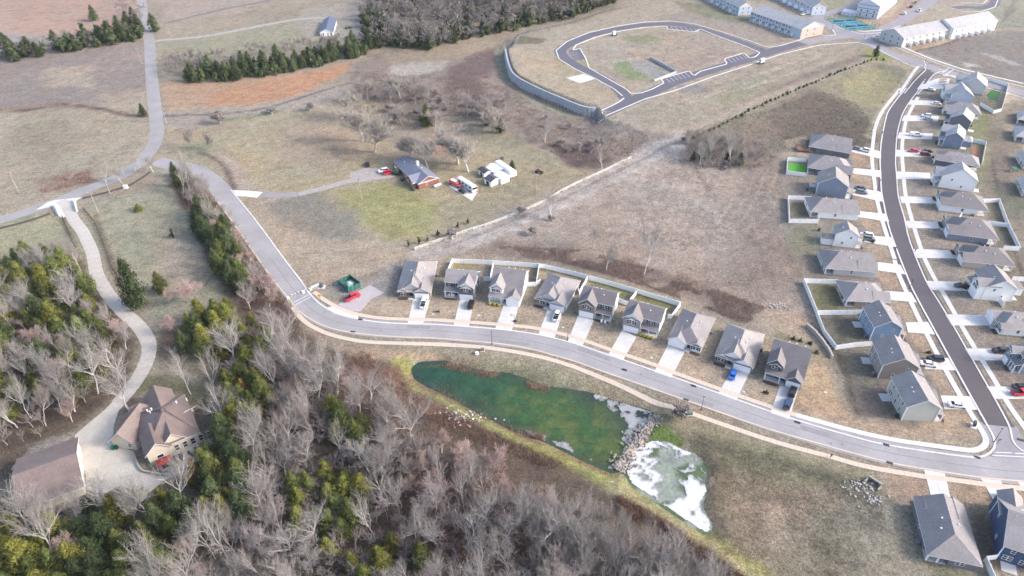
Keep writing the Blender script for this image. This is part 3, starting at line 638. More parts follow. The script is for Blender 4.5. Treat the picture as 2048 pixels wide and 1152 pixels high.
# main street kerbs
kerb([(462, 380), (510, 439), (569, 519), (602, 562), (612, 577), (622, 591), (637, 606), (655, 618), (678, 628), (715, 638), (760, 645), (813, 648), (862, 649), (925, 653), (1000, 659), (1060, 667), (1110, 677), (1160, 691), (1222, 712), (1306, 741), (1370, 763), (1437, 787), (1542, 824), (1600, 843), (1700, 872), (1767, 889), (1860, 904), (1935, 914), (1962, 914), (1982, 904), (1990, 888), (1984, 868), (1976, 854)])
kerb([(1976, 854), (1940, 790), (1896, 710), (1861, 646), (1836, 600), (1817, 560), (1780, 462), (1768, 410), (1763, 384), (1761, 345), (1760, 319), (1763, 280), (1771, 240), (1777, 222), (1794, 198), (1812, 177)], m=conc)
kerb([(1812, 177), (1826, 162), (1850, 142), (1848, 134), (1838, 130)], 2.8)
kerb([(2060, 905), (2040, 900), (2024, 880), (2019, 854), (1985, 790), (1944, 718), (1903, 646), (1875, 600), (1851, 560), (1820, 484), (1808, 434), (1797, 395), (1793, 351), (1791, 319), (1794, 271), (1801, 240), (1808, 222), (1822, 200), (1838, 180)])
kerb([(1838, 180), (1852, 166), (1871, 148), (1890, 144)], 2.6)
kerb([(434, 401), (493, 484), (542, 554), (575, 594), (586, 608), (604, 627), (630, 644), (662, 657), (701, 665), (750, 671), (813, 675), (860, 676), (925, 681), (1000, 688), (1060, 698), (1100, 709), (1149, 723), (1210, 745), (1295, 774), (1368, 800), (1425, 820), (1530, 856), (1590, 874), (1650, 891), (1711, 908), (1781, 926), (1847, 938), (1960, 955), (2048, 963), (2200, 972)], m=concw)
for pts in [[(1197, 238), (1290, 198), (1350, 181), (1430, 152), (1480, 136), (1560, 109), (1640, 90), (1715, 85)], [(1188, 228), (1225, 211), (1240, 203), (1248, 196)],
            [(1245, 192), (1228, 178), (1190, 157), (1148, 137), (1118, 118), (1112, 101), (1134, 83), (1178, 65), (1236, 52), (1290, 44), (1345, 42), (1390, 48), (1445, 64), (1500, 82), (1536, 95), (1560, 92), (1600, 80), (1612, 74), (1596, 70), (1618, 62), (1650, 72), (1672, 70), (1665, 60)],
            [(1262, 187), (1252, 178), (1215, 157), (1178, 136), (1172, 118), (1160, 97), (1145, 101), (1152, 90), (1190, 75), (1240, 62), (1290, 55), (1333, 52), (1335, 58), (1390, 64), (1400, 58), (1440, 74), (1485, 90), (1520, 105), (1512, 113), (1500, 117), (1488, 106), (1448, 118), (1455, 128), (1400, 143), (1388, 152), (1378, 142), (1322, 158), (1328, 166), (1305, 178), (1280, 187), (1262, 187)],
            [(1715, 85), (1745, 92), (1780, 112), (1820, 131), (1838, 136)], [(1668, 52), (1700, 62), (1722, 68), (1760, 66), (1800, 52)], [(1726, 80), (1733, 76), (1752, 78), (1800, 98), (1860, 122), (1926, 145), (2047, 174)], [(1890, 148), (1926, 163), (2047, 196)],
            [(1920, 6), (1946, 6), (1966, 8), (1974, 0)], [(1925, 24), (1960, 24), (1990, 14), (1996, 0)]]:
    kerb(pts, PLAT, step=3, smooth=False, w=.7)
def walk(pts, z=0.0, m=conc, w=1.55, joint=1.55, smooth=True, label=None, slabs=True):
    """pavement of separate slabs with open joints; slabs are parts"""
    root = empty('pavement'); root['kind'] = 'structure'
    if label: root['label'] = label
    c = resample(FL(pts, z), joint, smooth); N = normals2(c)
    V, F, g = [], [], .04
    for i in range(len(c) - 1):
        d = (c[i + 1] - c[i]).normalized(); a = c[i] + d * g / 2; b = c[i + 1] - d * g / 2
        q = [a + N[i] * w / 2, a - N[i] * w / 2, b - N[i + 1] * w / 2, b + N[i + 1] * w / 2]
        top = [(p.x, p.y, H(p.x, p.y) + .085) for p in q]; bot = [(x, y, z_ - .25) for x, y, z_ in top]
        if slabs and len(c) < 290:
            o0 = Vector(top[0]); vv = [Vector(p) - o0 for p in bot + top]
            link('slab', mesh('slab', vv, BF, m), root, o0)
        else:
            k = len(V); V += bot + top; F += [tuple(k + t for t in f) for f in BF]
    if V: link('slab_run', mesh('slab_run', V, F, m), root)['kind'] = 'stuff'
    return root
walk([(628, 584), (636, 590), (643, 596), (662, 608), (684, 619), (715, 629), (760, 636), (817, 639), (870, 640), (945, 645), (1010, 650), (1074, 657), (1135, 671), (1170, 682), (1222, 700), (1312, 731), (1347, 745), (1444, 780), (1542, 814), (1592, 830)], m=concw, label='slab pavement in front of the row of nine houses')
walk([(1592, 830), (1700, 860), (1790, 880), (1871, 892), (1930, 900), (1952, 900), (1968, 892), (1972, 880), (1965, 864), (1936, 818), (1889, 736), (1833, 628), (1797, 548), (1789, 520)], label='white slab pavement turning the corner into the dark street')
walk([(1789, 518), (1764, 440), (1754, 400), (1749, 365), (1744, 315), (1748, 268), (1752, 250), (1767, 219), (1801, 177)], label='white slab pavement on the west side of the dark street')
walk([(1801, 177), (1818, 156), (1836, 134)], 2.6, label='white slab pavement climbing to the cross street', smooth=False)
walk([(2060, 870), (2019, 812), (1986, 756), (1933, 669), (1894, 600), (1864, 548), (1844, 504), (1822, 434), (1811, 390), (1807, 351), (1804, 296), (1810, 250), (1819, 225), (1836, 194)], label='white slab pavement on the east side of the dark street')
walk([(586, 614), (598, 632), (619, 650), (654, 667), (701, 679), (750, 685), (859, 688), (907, 690), (1000, 699), (1104, 720), (1208, 757), (1312, 802), (1347, 814)], m=concw, label='slab pavement between the pond bank and the street')
walk([(1347, 814), (1451, 851), (1557, 886), (1662, 914), (1732, 933), (1847, 953), (1906, 960), (2011, 974), (2100, 980)], m=concw, label='slab pavement along the top of the grassy basin')
for pts in [[(1752, 72), (1800, 92), (1860, 117), (1926, 139), (2047, 167)], [(1668, 48), (1700, 58), (1725, 63), (1765, 60)], [(1885, 150), (1905, 152), (1925, 158)]]:
    walk(pts, PLAT, smooth=False, joint=2.5, label='narrow slab pavement near the townhouses')

def drive(px, n=3, m=conc, label=None, z=0.0, nx=2, zt=.07):
    """driveway cast in slabs; px: far-left, far-right, near-right, near-left"""
    a, b, c, d = [Vector((*flat(u, v, z), 0)) for u, v in px]
    root = empty('driveway'); root['kind'] = 'structure'
    if label: root['label'] = label
    for i in range(n):
        for k in range(nx):
            t0, t1 = i / n, (i + 1) / n; s0, s1 = k / nx, (k + 1) / nx
            pt = lambda s, t: (a.lerp(b, s)).lerp(d.lerp(c, s), t)
            q = [pt(s0, t1), pt(s1, t1), pt(s1, t0), pt(s0, t0)]; cc = sum(q, Vector()) / 4
            q = [cc + (p - cc) * (1 - .03 / max((p - cc).length, .1)) for p in q]
            area = sum(q[j].x * q[(j + 1) % 4].y - q[(j + 1) % 4].x * q[j].y for j in range(4))
            if area < 0: q.reverse()
            o0 = Vector((q[0].x, q[0].y, H(q[0].x, q[0].y)))
            top = [Vector((p.x, p.y, H(p.x, p.y) + zt)) - o0 for p in q]; bot = [v - Vector((0, 0, .35)) for v in top]
            link('slab', mesh('slab', bot + top, BF, m), root, o0)
    return root
DR = [([(826, 598), (860, 600), (846, 648), (815, 648)], 'short white driveway of the leftmost ranch house'),
      ([(919, 600), (948, 601), (938, 653), (907, 652)], 'white driveway beside the porch house with white rockers'),
      ([(1007, 611), (1037, 613), (1024, 661), (990, 658)], 'white driveway with the basketball hoop beside it'),
      ([(1095, 619), (1126, 623), (1109, 677), (1076, 671)], 'white driveway holding the white pickup by the cross gabled ranch'),
      ([(1156, 631), (1188, 640), (1165, 692), (1135, 684)], 'white driveway between the olive house and the basketball house'),
      ([(1244, 660), (1273, 674), (1246, 720), (1216, 710)], 'white driveway of the grey house with yellow shrubs'),
      ([(1335, 691), (1370, 703), (1342, 756), (1308, 744)], 'empty white driveway of the ranch with a left side garage'),
      ([(1463, 740), (1498, 747), (1472, 802), (1436, 788)], 'white driveway holding the bright blue car'),
      ([(1560, 771), (1596, 780), (1578, 839), (1540, 826)], 'white driveway holding two dark cars')]
for q, l in DR: drive(q, 4, label=l)
DW = [[(1703, 292), (1762, 303), (1762, 318), (1700, 303)], [(1700, 336), (1762, 341), (1762, 355), (1700, 346)], [(1705, 373), (1762, 384), (1766, 404), (1705, 390)], [(1715, 422), (1773, 428), (1778, 444), (1717, 434)],
      [(1726, 470), (1784, 475), (1790, 494), (1728, 484)], [(1747, 523), (1801, 530), (1811, 549), (1751, 540)], [(1767, 582), (1822, 585), (1834, 605), (1780, 600)], [(1811, 645), (1856, 644), (1870, 669), (1816, 665)],
      [(1847, 718), (1896, 716), (1912, 741), (1850, 738)], [(1881, 791), (1942, 793), (1957, 820), (1889, 818)]]
WN = ['topmost west side driveway with two cars by the house with the wooden deck', 'driveway of the house with the bright green lawn', 'driveway holding two dark cars side by side', 'empty driveway of the pale fenced ranch', 'driveway of the white two storey house',
      'empty driveway of the west ranch below the white house', 'empty driveway of the fenced hip roofed ranch', 'empty driveway of the blue two storey house', 'driveway of the grey house with a back bay', 'corner driveway holding a white car']
for q, l in zip(DW, WN): drive(q, 3, label=l)
DE = [[(1846, 167), (1896, 168), (1892, 184), (1833, 180)], [(1821, 200), (1880, 202), (1880, 211), (1814, 209)], [(1808, 231), (1878, 232), (1876, 243), (1803, 242)], [(1798, 265), (1866, 267), (1864, 279), (1795, 277)], [(1792, 300), (1865, 302), (1863, 314), (1792, 313)],
      [(1793, 343), (1860, 346), (1862, 359), (1794, 358)], [(1799, 393), (1870, 394), (1873, 407), (1803, 406)], [(1810, 442), (1881, 444), (1885, 457), (1816, 456)], [(1827, 498), (1906, 501), (1915, 517), (1834, 516)], [(1853, 562), (1931, 564), (1945, 582), (1864, 580)],
      [(1890, 629), (1972, 630), (1991, 651), (1903, 651)], [(1929, 697), (2020, 698), (2036, 721), (1944, 721)], [(1972, 773), (2080, 773), (2100, 798), (1990, 798)]]
EN = ['topmost east side driveway with a white car', 'driveway holding a lone white sedan on the east side', 'driveway holding two pale cars side by side', 'driveway holding the white camper pickup', 'driveway holding three red and dark cars', 'empty driveway of the white gabled house',
      'empty driveway of the white walled ranch', 'empty driveway of the blue grey ranch', 'empty driveway of the beige ranch', 'driveway holding the black hatchback by the porch house', 'empty driveway of the white garage ranch', 'driveway holding a dark car by the slate blue house', 'driveway holding a black and a red car at the picture edge']
for q, l in zip(DE, EN): drive(q, 4, label=l)
drive([(1847, 937), (1889, 944), (1901, 996), (1862, 993)], 4, label='white driveway of the lone corner ranch below the street')
drive([(1959, 953), (2000, 958), (2025, 1014), (1988, 1003)], 4, label='white driveway of the navy blue house')
drive([(2033, 961), (2075, 965), (2100, 1010), (2060, 1000)], 3, label='white driveway at the right picture edge below the street')
# utility pad apron and pad
sheet('driveway', FL([(653, 617), (665, 613), (684, 621), (700, 626), (716, 632), (716, 640), (690, 634), (668, 627)]), .075, conc, 3, zb=-.2)['label'] = 'white concrete apron of the utility yard'
sheet('gravel_yard', FL([(676, 610), (700, 592), (740, 570), (768, 586), (740, 600), (722, 622), (698, 623)]), .04, mat('pad_asphalt', A(200, 190, 192), .9, .08, .3, fine=.08), 3)['label'] = 'pale paved pad where the red pickup stands'
for (a, b) in [((588, 605), (619, 589)), ((591, 610), (621, 594)), ((1991, 905), (2024, 906)), ((2030, 907), (2060, 908)), ((1984, 911), (2070, 915))]:
    ribbon('road_marking', FL([a, b]), -.17, .17, .075, paintw, smooth=False, nx=1)
for a, b in [((1862, 143), (1885, 148)), ((1848, 122), (1851, 132)), ((1877, 138), (1888, 142)), ((1885, 146), (1900, 134)), ((1893, 149), (1908, 138))]:
    ribbon('road_marking', FL([a, b], 3), -.25, .25, .09, paintw, smooth=False, nx=1)
# the long private drive
LD = FL([(122, 401), (134, 413), (149, 442), (165, 462), (174, 481), (183, 500), (188, 519), (193, 547), (212, 582), (243, 621), (274, 648), (293, 675), (299, 699), (290, 731), (270, 765), (255, 785), (236, 806)])
cs = resample(LD, 3.6); root = empty('driveway'); root['kind'] = 'structure'; root['label'] = 'long curving concrete drive through the lawns and woods'
Nn = normals2(cs)
for i in range(len(cs) - 1):
    d = (cs[i + 1] - cs[i]).normalized() * .025; q = []
    for p, n, s in ((cs[i] + d, Nn[i], -1), (cs[i] + d, Nn[i], 1), (cs[i + 1] - d, Nn[i + 1], 1), (cs[i + 1] - d, Nn[i + 1], -1)): q.append(p + n * 2.15 * s * -1)
    o0 = Vector((q[0].x, q[0].y, H(q[0].x, q[0].y))); top = [Vector((p.x, p.y, H(p.x, p.y) + .06)) - o0 for p in q]
    if (top[1] - top[0]).cross(top[3] - top[0]).z < 0: top.reverse()
    link('slab', mesh('slab', [v - Vector((0, 0, .3)) for v in top] + top, BF, concl), root, o0)
sheet('driveway', FL([(96, 404), (112, 400), (150, 396), (166, 394), (152, 402), (154, 420), (140, 428), (126, 436), (112, 428), (104, 413), (72, 420)]), .055, conc, 3)['label'] = 'white concrete gateway apron off the country road'
AP = [(241, 788), (209, 820), (178, 846), (150, 870), (148, 903), (160, 925), (172, 948), (171, 979), (209, 988), (241, 970), (290, 992), (338, 954), (286, 944), (276, 925), (265, 903), (245, 893), (225, 890), (228, 850), (237, 822), (258, 800)]
def slabs(poly, st, m, rot, label, zt=.05):
    import bmesh
    root = empty('parking_court'); root['kind'] = 'structure'; root['label'] = label
    ca, sa = math.cos(rot), math.sin(rot); R2 = [(x * ca + y * sa, -x * sa + y * ca) for x, y in poly]
    bm = bmesh.new(); bm.faces.new([bm.verts.new((p[0], p[1], 0)) for p in R2])
    for k in (0, 1):
        v = [p[k] for p in R2]; x = min(v) + st * .6
        while x < max(v):
            bmesh.ops.bisect_plane(bm, geom=bm.verts[:] + bm.edges[:] + bm.faces[:], plane_co=(x, 0, 0) if k == 0 else (0, x, 0), plane_no=(1, 0, 0) if k == 0 else (0, 1, 0)); x += st
    for f in bm.faces:
        cx, cy = f.calc_center_median().xy; ar = f.calc_area()
        if ar < .3: continue
        s = 1 - .03 / math.sqrt(ar); pts = [(cx + (v.co.x - cx) * s, cy + (v.co.y - cy) * s) for v in f.verts]
        pts = [(x * ca - y * sa, x * sa + y * ca) for x, y in pts]
        if sum(pts[i][0] * pts[(i + 1) % len(pts)][1] - pts[(i + 1) % len(pts)][0] * pts[i][1] for i in range(len(pts))) < 0: pts.reverse()
        V, F = [], []; o0 = pts[0]; prism(V, F, [(a - o0[0], b - o0[1]) for a, b in pts], -.2, zt)
        link('slab', mesh('slab', V, F, m), root, (o0[0], o0[1], 0))
    bm.free()
slabs(FL(AP), 5.0, concg, R(18), 'broad stained concrete court between the brown house and the long garage')
# storm drains on the kerbs
for u, v in [(721, 639), (706, 664), (1249, 740), (1387, 772), (1372, 800), (1595, 845), (1772, 890), (1779, 926), (1954, 915), (2041, 880)]:
    p = P(u, v); o = box('storm_drain', drainm, -.75, .75, -.35, .35, 0, .17); o.location = p; o.rotation_euler = (0, 0, R(-25 if u > 1100 else -8))
    tag(o, 'dark iron storm drain inlet set in the street kerb', 'drain', 'storm drains along the kerbs')
for u, v in [(649, 624), (762, 661), (1282, 748), (1662, 887), (1684, 889)]:
    p = P(u, v); V, F = [], []; cyl(V, F, (0, 0, .03), (0, 0, .075), .35, .35, 14); o = link('manhole_cover', mesh('manhole_cover', V, F, mat('iron_lid', A(150, 144, 152), .6)), None, p)
    tag(o, 'round grey manhole cover in the pale street', 'manhole cover', 'manhole covers in the street')
# ------------------------------------------------------------------ buildings
def roofmat(name, c):
    if name in MC: return MC[name]
    m, N, L, b = newmat(name); b.inputs['Roughness'].default_value = .62; b.inputs['Specular IOR Level'].default_value = .55
    tc = N.new('ShaderNodeTexCoord')
    n1 = N.new('ShaderNodeTexNoise'); n1.inputs['Scale'].default_value = .35; n1.inputs['Detail'].default_value = 5
    n2 = N.new('ShaderNodeTexNoise'); n2.inputs['Scale'].default_value = 3.2; n2.inputs['Detail'].default_value = 3
    mp = N.new('ShaderNodeMapping'); mp.inputs['Scale'].default_value = (1, 1, 3.0); L.new(tc.outputs['Object'], mp.inputs[0])
    L.new(tc.outputs['Object'], n1.inputs[0]); L.new(mp.outputs[0], n2.inputs[0])
    a = N.new('ShaderNodeMapRange'); a.inputs[1].default_value = .3; a.inputs[2].default_value = .7; a.inputs[3].default_value = .88; a.inputs[4].default_value = 1.12; L.new(n1.outputs[0], a.inputs[0])
    d = N.new('ShaderNodeMapRange'); d.inputs[1].default_value = .35; d.inputs[2].default_value = .65; d.inputs[3].default_value = .8; d.inputs[4].default_value = 1.2; L.new(n2.outputs[0], d.inputs[0])
    mm = N.new('ShaderNodeMath'); mm.operation = 'MULTIPLY'; L.new(a.outputs[0], mm.inputs[0]); L.new(d.outputs[0], mm.inputs[1])
    mx = N.new('ShaderNodeVectorMath'); mx.operation = 'SCALE'; mx.inputs[0].default_value = c; oi = N.new('ShaderNodeObjectInfo'); r3 = N.new('ShaderNodeMapRange'); r3.inputs[3].default_value = .9; r3.inputs[4].default_value = 1.12; L.new(oi.outputs['Random'], r3.inputs[0]); m4 = N.new('ShaderNodeMath'); m4.operation = 'MULTIPLY'; L.new(mm.outputs[0], m4.inputs[0]); L.new(r3.outputs[0], m4.inputs[1]); L.new(m4.outputs[0], mx.inputs['Scale']); L.new(mx.outputs[0], b.inputs['Base Color'])
    bp = N.new('ShaderNodeBump'); bp.inputs['Strength'].default_value = .3; bp.inputs['Distance'].default_value = .05; L.new(n2.outputs[0], bp.inputs['Height']); L.new(bp.outputs[0], b.inputs['Normal'])
    MC[name] = m; return m
RF = {'grey': roofmat('grey_shingle', A(158, 151, 152)), 'dark': roofmat('dark_shingle', A(134, 127, 129)), 'tan': roofmat('tan_shingle', A(168, 160, 157)),
      'brown': roofmat('brown_shingle', A(142, 124, 118)), 'blue': roofmat('slate_blue_shingle', A(136, 140, 158)), 'black': roofmat('charcoal_sheet_roof', A(84, 84, 96)),
      'pale': roofmat('pale_grey_shingle', A(186, 184, 186)), 'whiter': roofmat('white_metal_roof', (.78, .78, .78)), 'navy': roofmat('navy_roof', A(104, 112, 138))}
WM = lambda n, *c: mat(n, A(*c, 1.3), .75, .04, .6)
WA = {'white': mat('white_siding', (.8, .8, .81), .7, .04, .6), 'grey': WM('grey_siding', 162, 160, 164), 'olive': WM('olive_grey_siding', 138, 134, 128), 'charcoal': WM('charcoal_siding', 104, 106, 120), 'slate': WM('slate_blue_siding', 142, 154, 174),
      'blue': WM('blue_siding', 124, 152, 184), 'navy': WM('navy_siding', 62, 84, 122), 'pale': WM('pale_grey_siding', 206, 206, 208), 'sage': WM('sage_grey_siding', 192, 194, 188), 'taupe': WM('taupe_siding', 156, 148, 144), 'cream': WM('cream_siding', 226, 216, 198),
      'beige': WM('beige_siding', 196, 186, 176), 'dgrey': WM('dark_grey_siding', 124, 124, 132), 'ltblue': WM('light_blue_siding', 196, 208, 226), 'wrap': WM('white_house_wrap', 222, 226, 238), 'midblue': WM('mid_blue_siding', 132, 148, 172), 'stone': mat('brown_stone_veneer', A(170, 152, 140), .85, .25, 3)}
brickm = mat('red_brick', A(158, 106, 96), .85, .16, 5, fine=.12)
trim = mat('white_trim', (.76, .76, .76), .6, .02)
garm = mat('white_garage_panel', (.78, .78, .79), .5, .02)
glass = mat('window_glass', (.03, .035, .045), .12, .1, .4, spec=.6)
shut = mat('black_shutter', (.02, .02, .024), .6)
doorm = mat('dark_door', (.05, .04, .04), .5)
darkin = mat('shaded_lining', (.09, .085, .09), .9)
ventm = mat('white_vent', (.7, .7, .7), .5)
pvcm = mat('white_vinyl', (.84, .84, .84), .45, .02, .5)
mulch = mat('dark_mulch', A(96, 72, 68), .95, .2, 2, fine=.3)
woodm = mat('deck_wood', A(156, 122, 106), .8, .15, 2, fine=.15)
blackm = mat('black_metal', (.018, .018, .02), .5)
YS = mat('yellow_shrub_leaf', A(176, 168, 60), .8, .2, 6, fine=.3)

class House:
    def __init__(s, name, Mx, roof='grey', wall='white', accent=None):
        s.root = empty(name, Mx); s.roof = RF[roof]; s.wall = WA[wall] if isinstance(wall, str) else wall; s.acc = WA[accent] if accent else s.wall; s.M = Mx
    def mesh(s, nm, V, F, m, fm=None): return link(nm, mesh(nm, V, F, m, fm), s.root)
    def walls(s, poly, z0, z1, m=None, nm='wall'):
        V, F = [], []; prism(V, F, poly, z0, z1); return s.mesh(nm, V, F, m or s.wall)
    def blk(s, x0, x1, y0, y1, z0, z1, m=None, nm='wall', parent=None): return box(nm, m or s.wall, x0, x1, y0, y1, z0, z1, parent or s.root)
    def rf(s, x0, x1, y0, y1, ze, rise, ax='y', h0=0, h1=0, ov=.4, ze1=None, rp=.5, m=None, fill=True, nm='roof', parent=None, fillm=None):
        """roof on a rectangle: ridge along ax, h0/h1 hip run at each end (0 = gable); ze1 eave height of the far side; rp ridge place"""
        if ax == 'x': a0, a1, b0, b1 = x0, x1, y0, y1
        else: a0, a1, b0, b1 = y0, y1, x0, x1
        ze1 = ze if ze1 is None else ze1; zr = max(ze, ze1) + rise if ze1 == ze else ze + rise; bm_ = b0 + (b1 - b0) * rp
        s0 = (zr - ze) / (bm_ - b0); s1 = (zr - ze1) / (b1 - bm_)
        A0, A1, B0, B1 = a0 - ov, a1 + ov, b0 - ov, b1 + ov; ZE0, ZE1 = ze - s0 * ov, ze1 - s1 * ov
        pt = (lambda a, b, z: (a, b, z)) if ax == 'x' else (lambda a, b, z: (b, a, z))
        r0 = A0 + (h0 + ov if h0 else 0); r1 = A1 - (h1 + ov if h1 else 0)
        T = [pt(A0, B0, ZE0), pt(A1, B0, ZE0), pt(A1, B1, ZE1), pt(A0, B1, ZE1), pt(r0, bm_, zr), pt(r1, bm_, zr)]
        th = .2; V = [(x, y, z + .1) for x, y, z in T] + [(x, y, z + .1 - th) for x, y, z in T]
        top = [(0, 1, 5, 4), (2, 3, 4, 5)]
        if h0: top.append((3, 0, 4))
        if h1: top.append((1, 2, 5))
        F = list(top) + [tuple(i + 6 for i in reversed(f)) for f in top]
        ring = [0, 1] + ([5] if not h1 else []) + [2, 3] + ([4] if not h0 else [])
        fm = [0] * len(F)
        for i in range(len(ring)):
            a, b = ring[i], ring[(i + 1) % len(ring)]; F.append((b, a, a + 6, b + 6)); fm.append(1)
        if ax != 'x': F = [tuple(reversed(f)) for f in F]
        o = link(nm, mesh(nm, V, F, [m or s.roof, trim], fm), parent or s.root)
        if fill and (not h0 or not h1):      # gable wall under the slopes
            for side, hh, a in ((0, h0, a0), (1, h1, a1)):
                if hh: continue
                i0 = 0 if side == 0 else -.16; aa, ab = (a + .0, a + .16) if side == 0 else (a - .16, a)
                Vt = [pt(aa, b0 + .02, ze - .02), pt(aa, b1 - .02, ze1 - .02), pt(aa, bm_, zr - .04), pt(ab, b0 + .02, ze - .02), pt(ab, b1 - .02, ze1 - .02), pt(ab, bm_, zr - .04)]
                if abs(ze1 - ze) > .01:
                    lo = min(ze, ze1) - .02
                link('gable_end', mesh('gable_end', Vt, [(0, 1, 2), (5, 4, 3), (0, 3, 4, 1), (1, 4, 5, 2), (2, 5, 3, 0)], fillm or s.wall), parent or s.root)
        return o
    RZ = {'f': 0, 'r': R(90), 'b': R(180), 'l': R(-90)}
    def win(s, face, u, z, at, w=.9, h=1.5, n=1, sh=False, trimmed=True, shm=None):
        """window on a wall plane: face f/b -> at is y, u is x; l/r -> at is x, u is y"""
        for i in range(n):
            uu = u + (i - (n - 1) / 2) * (w + .08)
            k = ('win', w, h)
            if k not in BC:
                V, F = [], []; t = .075
                for x0, x1, z0, z1 in ((-w / 2, w / 2, 0, t), (-w / 2, w / 2, h - t, h), (-w / 2, -w / 2 + t, t, h - t), (w / 2 - t, w / 2, t, h - t), (-w / 2 + t, w / 2 - t, h / 2 - .04, h / 2 + .04)):
                    k0 = len(V); V += boxv(x0, x1, -.09, .02, z0, z1); F += [tuple(k0 + q for q in f) for f in BF]
                BC[k] = mesh('window', V, F, trim)
                V, F = [], []
                for z0, z1 in ((t, h / 2 - .04), (h / 2 + .04, h - t)):
                    k0 = len(V); V += boxv(-w / 2 + t, w / 2 - t, -.05, .01, z0, z1); F += [tuple(k0 + q for q in f) for f in BF]
                BC[('pane', w, h)] = mesh('pane', V, F, glass)
            pos = (uu, at, z) if face in 'fb' else (at, uu, z)
            o = link('window', BC[k], s.root, pos, s.RZ[face]); link('pane', BC[('pane', w, h)], o)
        if sh:
            for d in (-1, 1):
                uu = u + d * (n * (w + .08) / 2 + .22); pos = (uu, at, z - .05) if face in 'fb' else (at, uu, z - .05)
                k = ('shut', h)
                if k not in BC: BC[k] = mesh('shutter', boxv(-.19, .19, -.07, .02, 0, h + .1), BF, shm or shut)
                link('shutter', BC[k], s.root, pos, s.RZ[face])
    def garage(s, x, at, w=4.9, h=2.25, face='f', z=0):
        k = ('gar', w, h)
        if k not in BC: BC[k] = mesh('garage_door', boxv(-w / 2, w / 2, -.05, .02, 0, h), BF, garm)
        pos = (x, at, z + .02) if face in 'fb' else (at, x, z + .02)
        o = link('garage_door', BC[k], s.root, pos, s.RZ[face])
        k2 = ('gpan', w, h)
        if k2 not in BC: BC[k2] = mesh('panel', boxv(-w / 2 + .08, w / 2 - .08, -.09, -.045, 0, h / 4 - .07), BF, garm)
        for i in range(4): link('panel', BC[k2], o, (0, 0, i * h / 4 + .035))
    def door(s, x, at, z=.15, w=1.0, h=2.1, face='f'):
        k = ('door', w, h)
        if k not in BC: BC[k] = mesh('front_door', boxv(-w / 2, w / 2, -.06, .02, 0, h), BF, doorm)
        link('front_door', BC[k], s.root, (x, at, z) if face in 'fb' else (at, x, z), s.RZ[face])
    def post(s, x, y, z1, z0=.0, t=.16): box('post', trim, x - t, x + t, y - t, y + t, z0, z1, s.root)
    def corner(s, x0, x1, y0, y1, z1):
        for x in (x0, x1):
            for y in (y0, y1): box('corner_trim', trim, x - .1 + (.02 if x == x0 else -.02) * -1, x + .1 + (.02 if x == x0 else -.02) * -1, y - .1 + (.02 if y > y0 else -.02), y + .1 + (.02 if y > y0 else -.02), .02, z1 - .05, s.root)
    def vents(s, pts):
        for x, y, z in pts:
            k = 'vent'
            if k not in BC:
                V, F = [], []; cyl(V, F, (0, 0, -.4), (0, 0, .3), .14, .14, 8); cyl(V, F, (0, 0, .3), (0, 0, .42), .22, .18, 8); BC[k] = mesh('roof_vent', V, F, ventm)
            link('roof_vent', BC[k], s.root, (x, y, z))
    def bed(s, x0, x1, y0, y1, shrubs=0, m=None):
        V, F = [], []; n = 18; poly = [((x0 + x1) / 2 + (x1 - x0) / 2 * math.copysign(abs(math.cos(t)) ** .7, math.cos(t)), (y0 + y1) / 2 + (y1 - y0) / 2 * math.copysign(abs(math.sin(t)) ** .7, math.sin(t))) for t in [2 * math.pi * i / n for i in range(n)]]
        prism(V, F, poly, -.1, .1); o = s.mesh('mulch_bed', V, F, mulch)
        for i in range(shrubs):
            q = link('shrub', ballmesh(m or YS, i % 3), s.root, (x0 + (x1 - x0) * (i + .5) / shrubs, (y0 + y1) / 2, .35)); q.scale = (.62, .55, .55)
def ballmesh(m, k=0):
    kk = ('ball', m.name, k)
    if kk in BC: return BC[kk]
    import bmesh
    rr = random.Random(k); bm = bmesh.new(); bmesh.ops.create_icosphere(bm, subdivisions=3, radius=1)
    for v in bm.verts: v.co *= 1 + rr.uniform(-.22, .16)
    me = bpy.data.meshes.new('shrub'); bm.to_mesh(me); bm.free(); me.materials.append(m); BC[kk] = me; return me

def frame(Apx, Bpx, face, dep=None, far=None, zf=0.0):
    """matrix, width, depth of a footprint from its camera-side wall corners"""
    a = P(*Apx); b = P(*Bpx); a.z = b.z = min(a.z, b.z); e = (b - a); L = e.length; e.normalize(); n = Vector((-e.y, e.x, 0))
    if n.y < 0: n = -n
    if far is not None:
        q = Vector((*flat(far[0], far[1], a.z + zf), 0)); dep = (q - a).dot(n)
    if face == 'S': x, y, o, w, d = e, n, (a + b) / 2, L, dep
    elif face == 'E': x, y, o, w, d = n, -e, b + n * dep / 2, dep, L
    elif face == 'W': x, y, o, w, d = -n, e, a + n * dep / 2, dep, L
    else: x, y, o, w, d = -e, -n, (a + b) / 2 + n * dep, L, dep
    if x.cross(y).z < 0: x = -x
    return Matrix(((x.x, y.x, 0, o.x), (x.y, y.y, 0, o.y), (0, 0, 1, a.z), (0, 0, 0, 1))), w, d

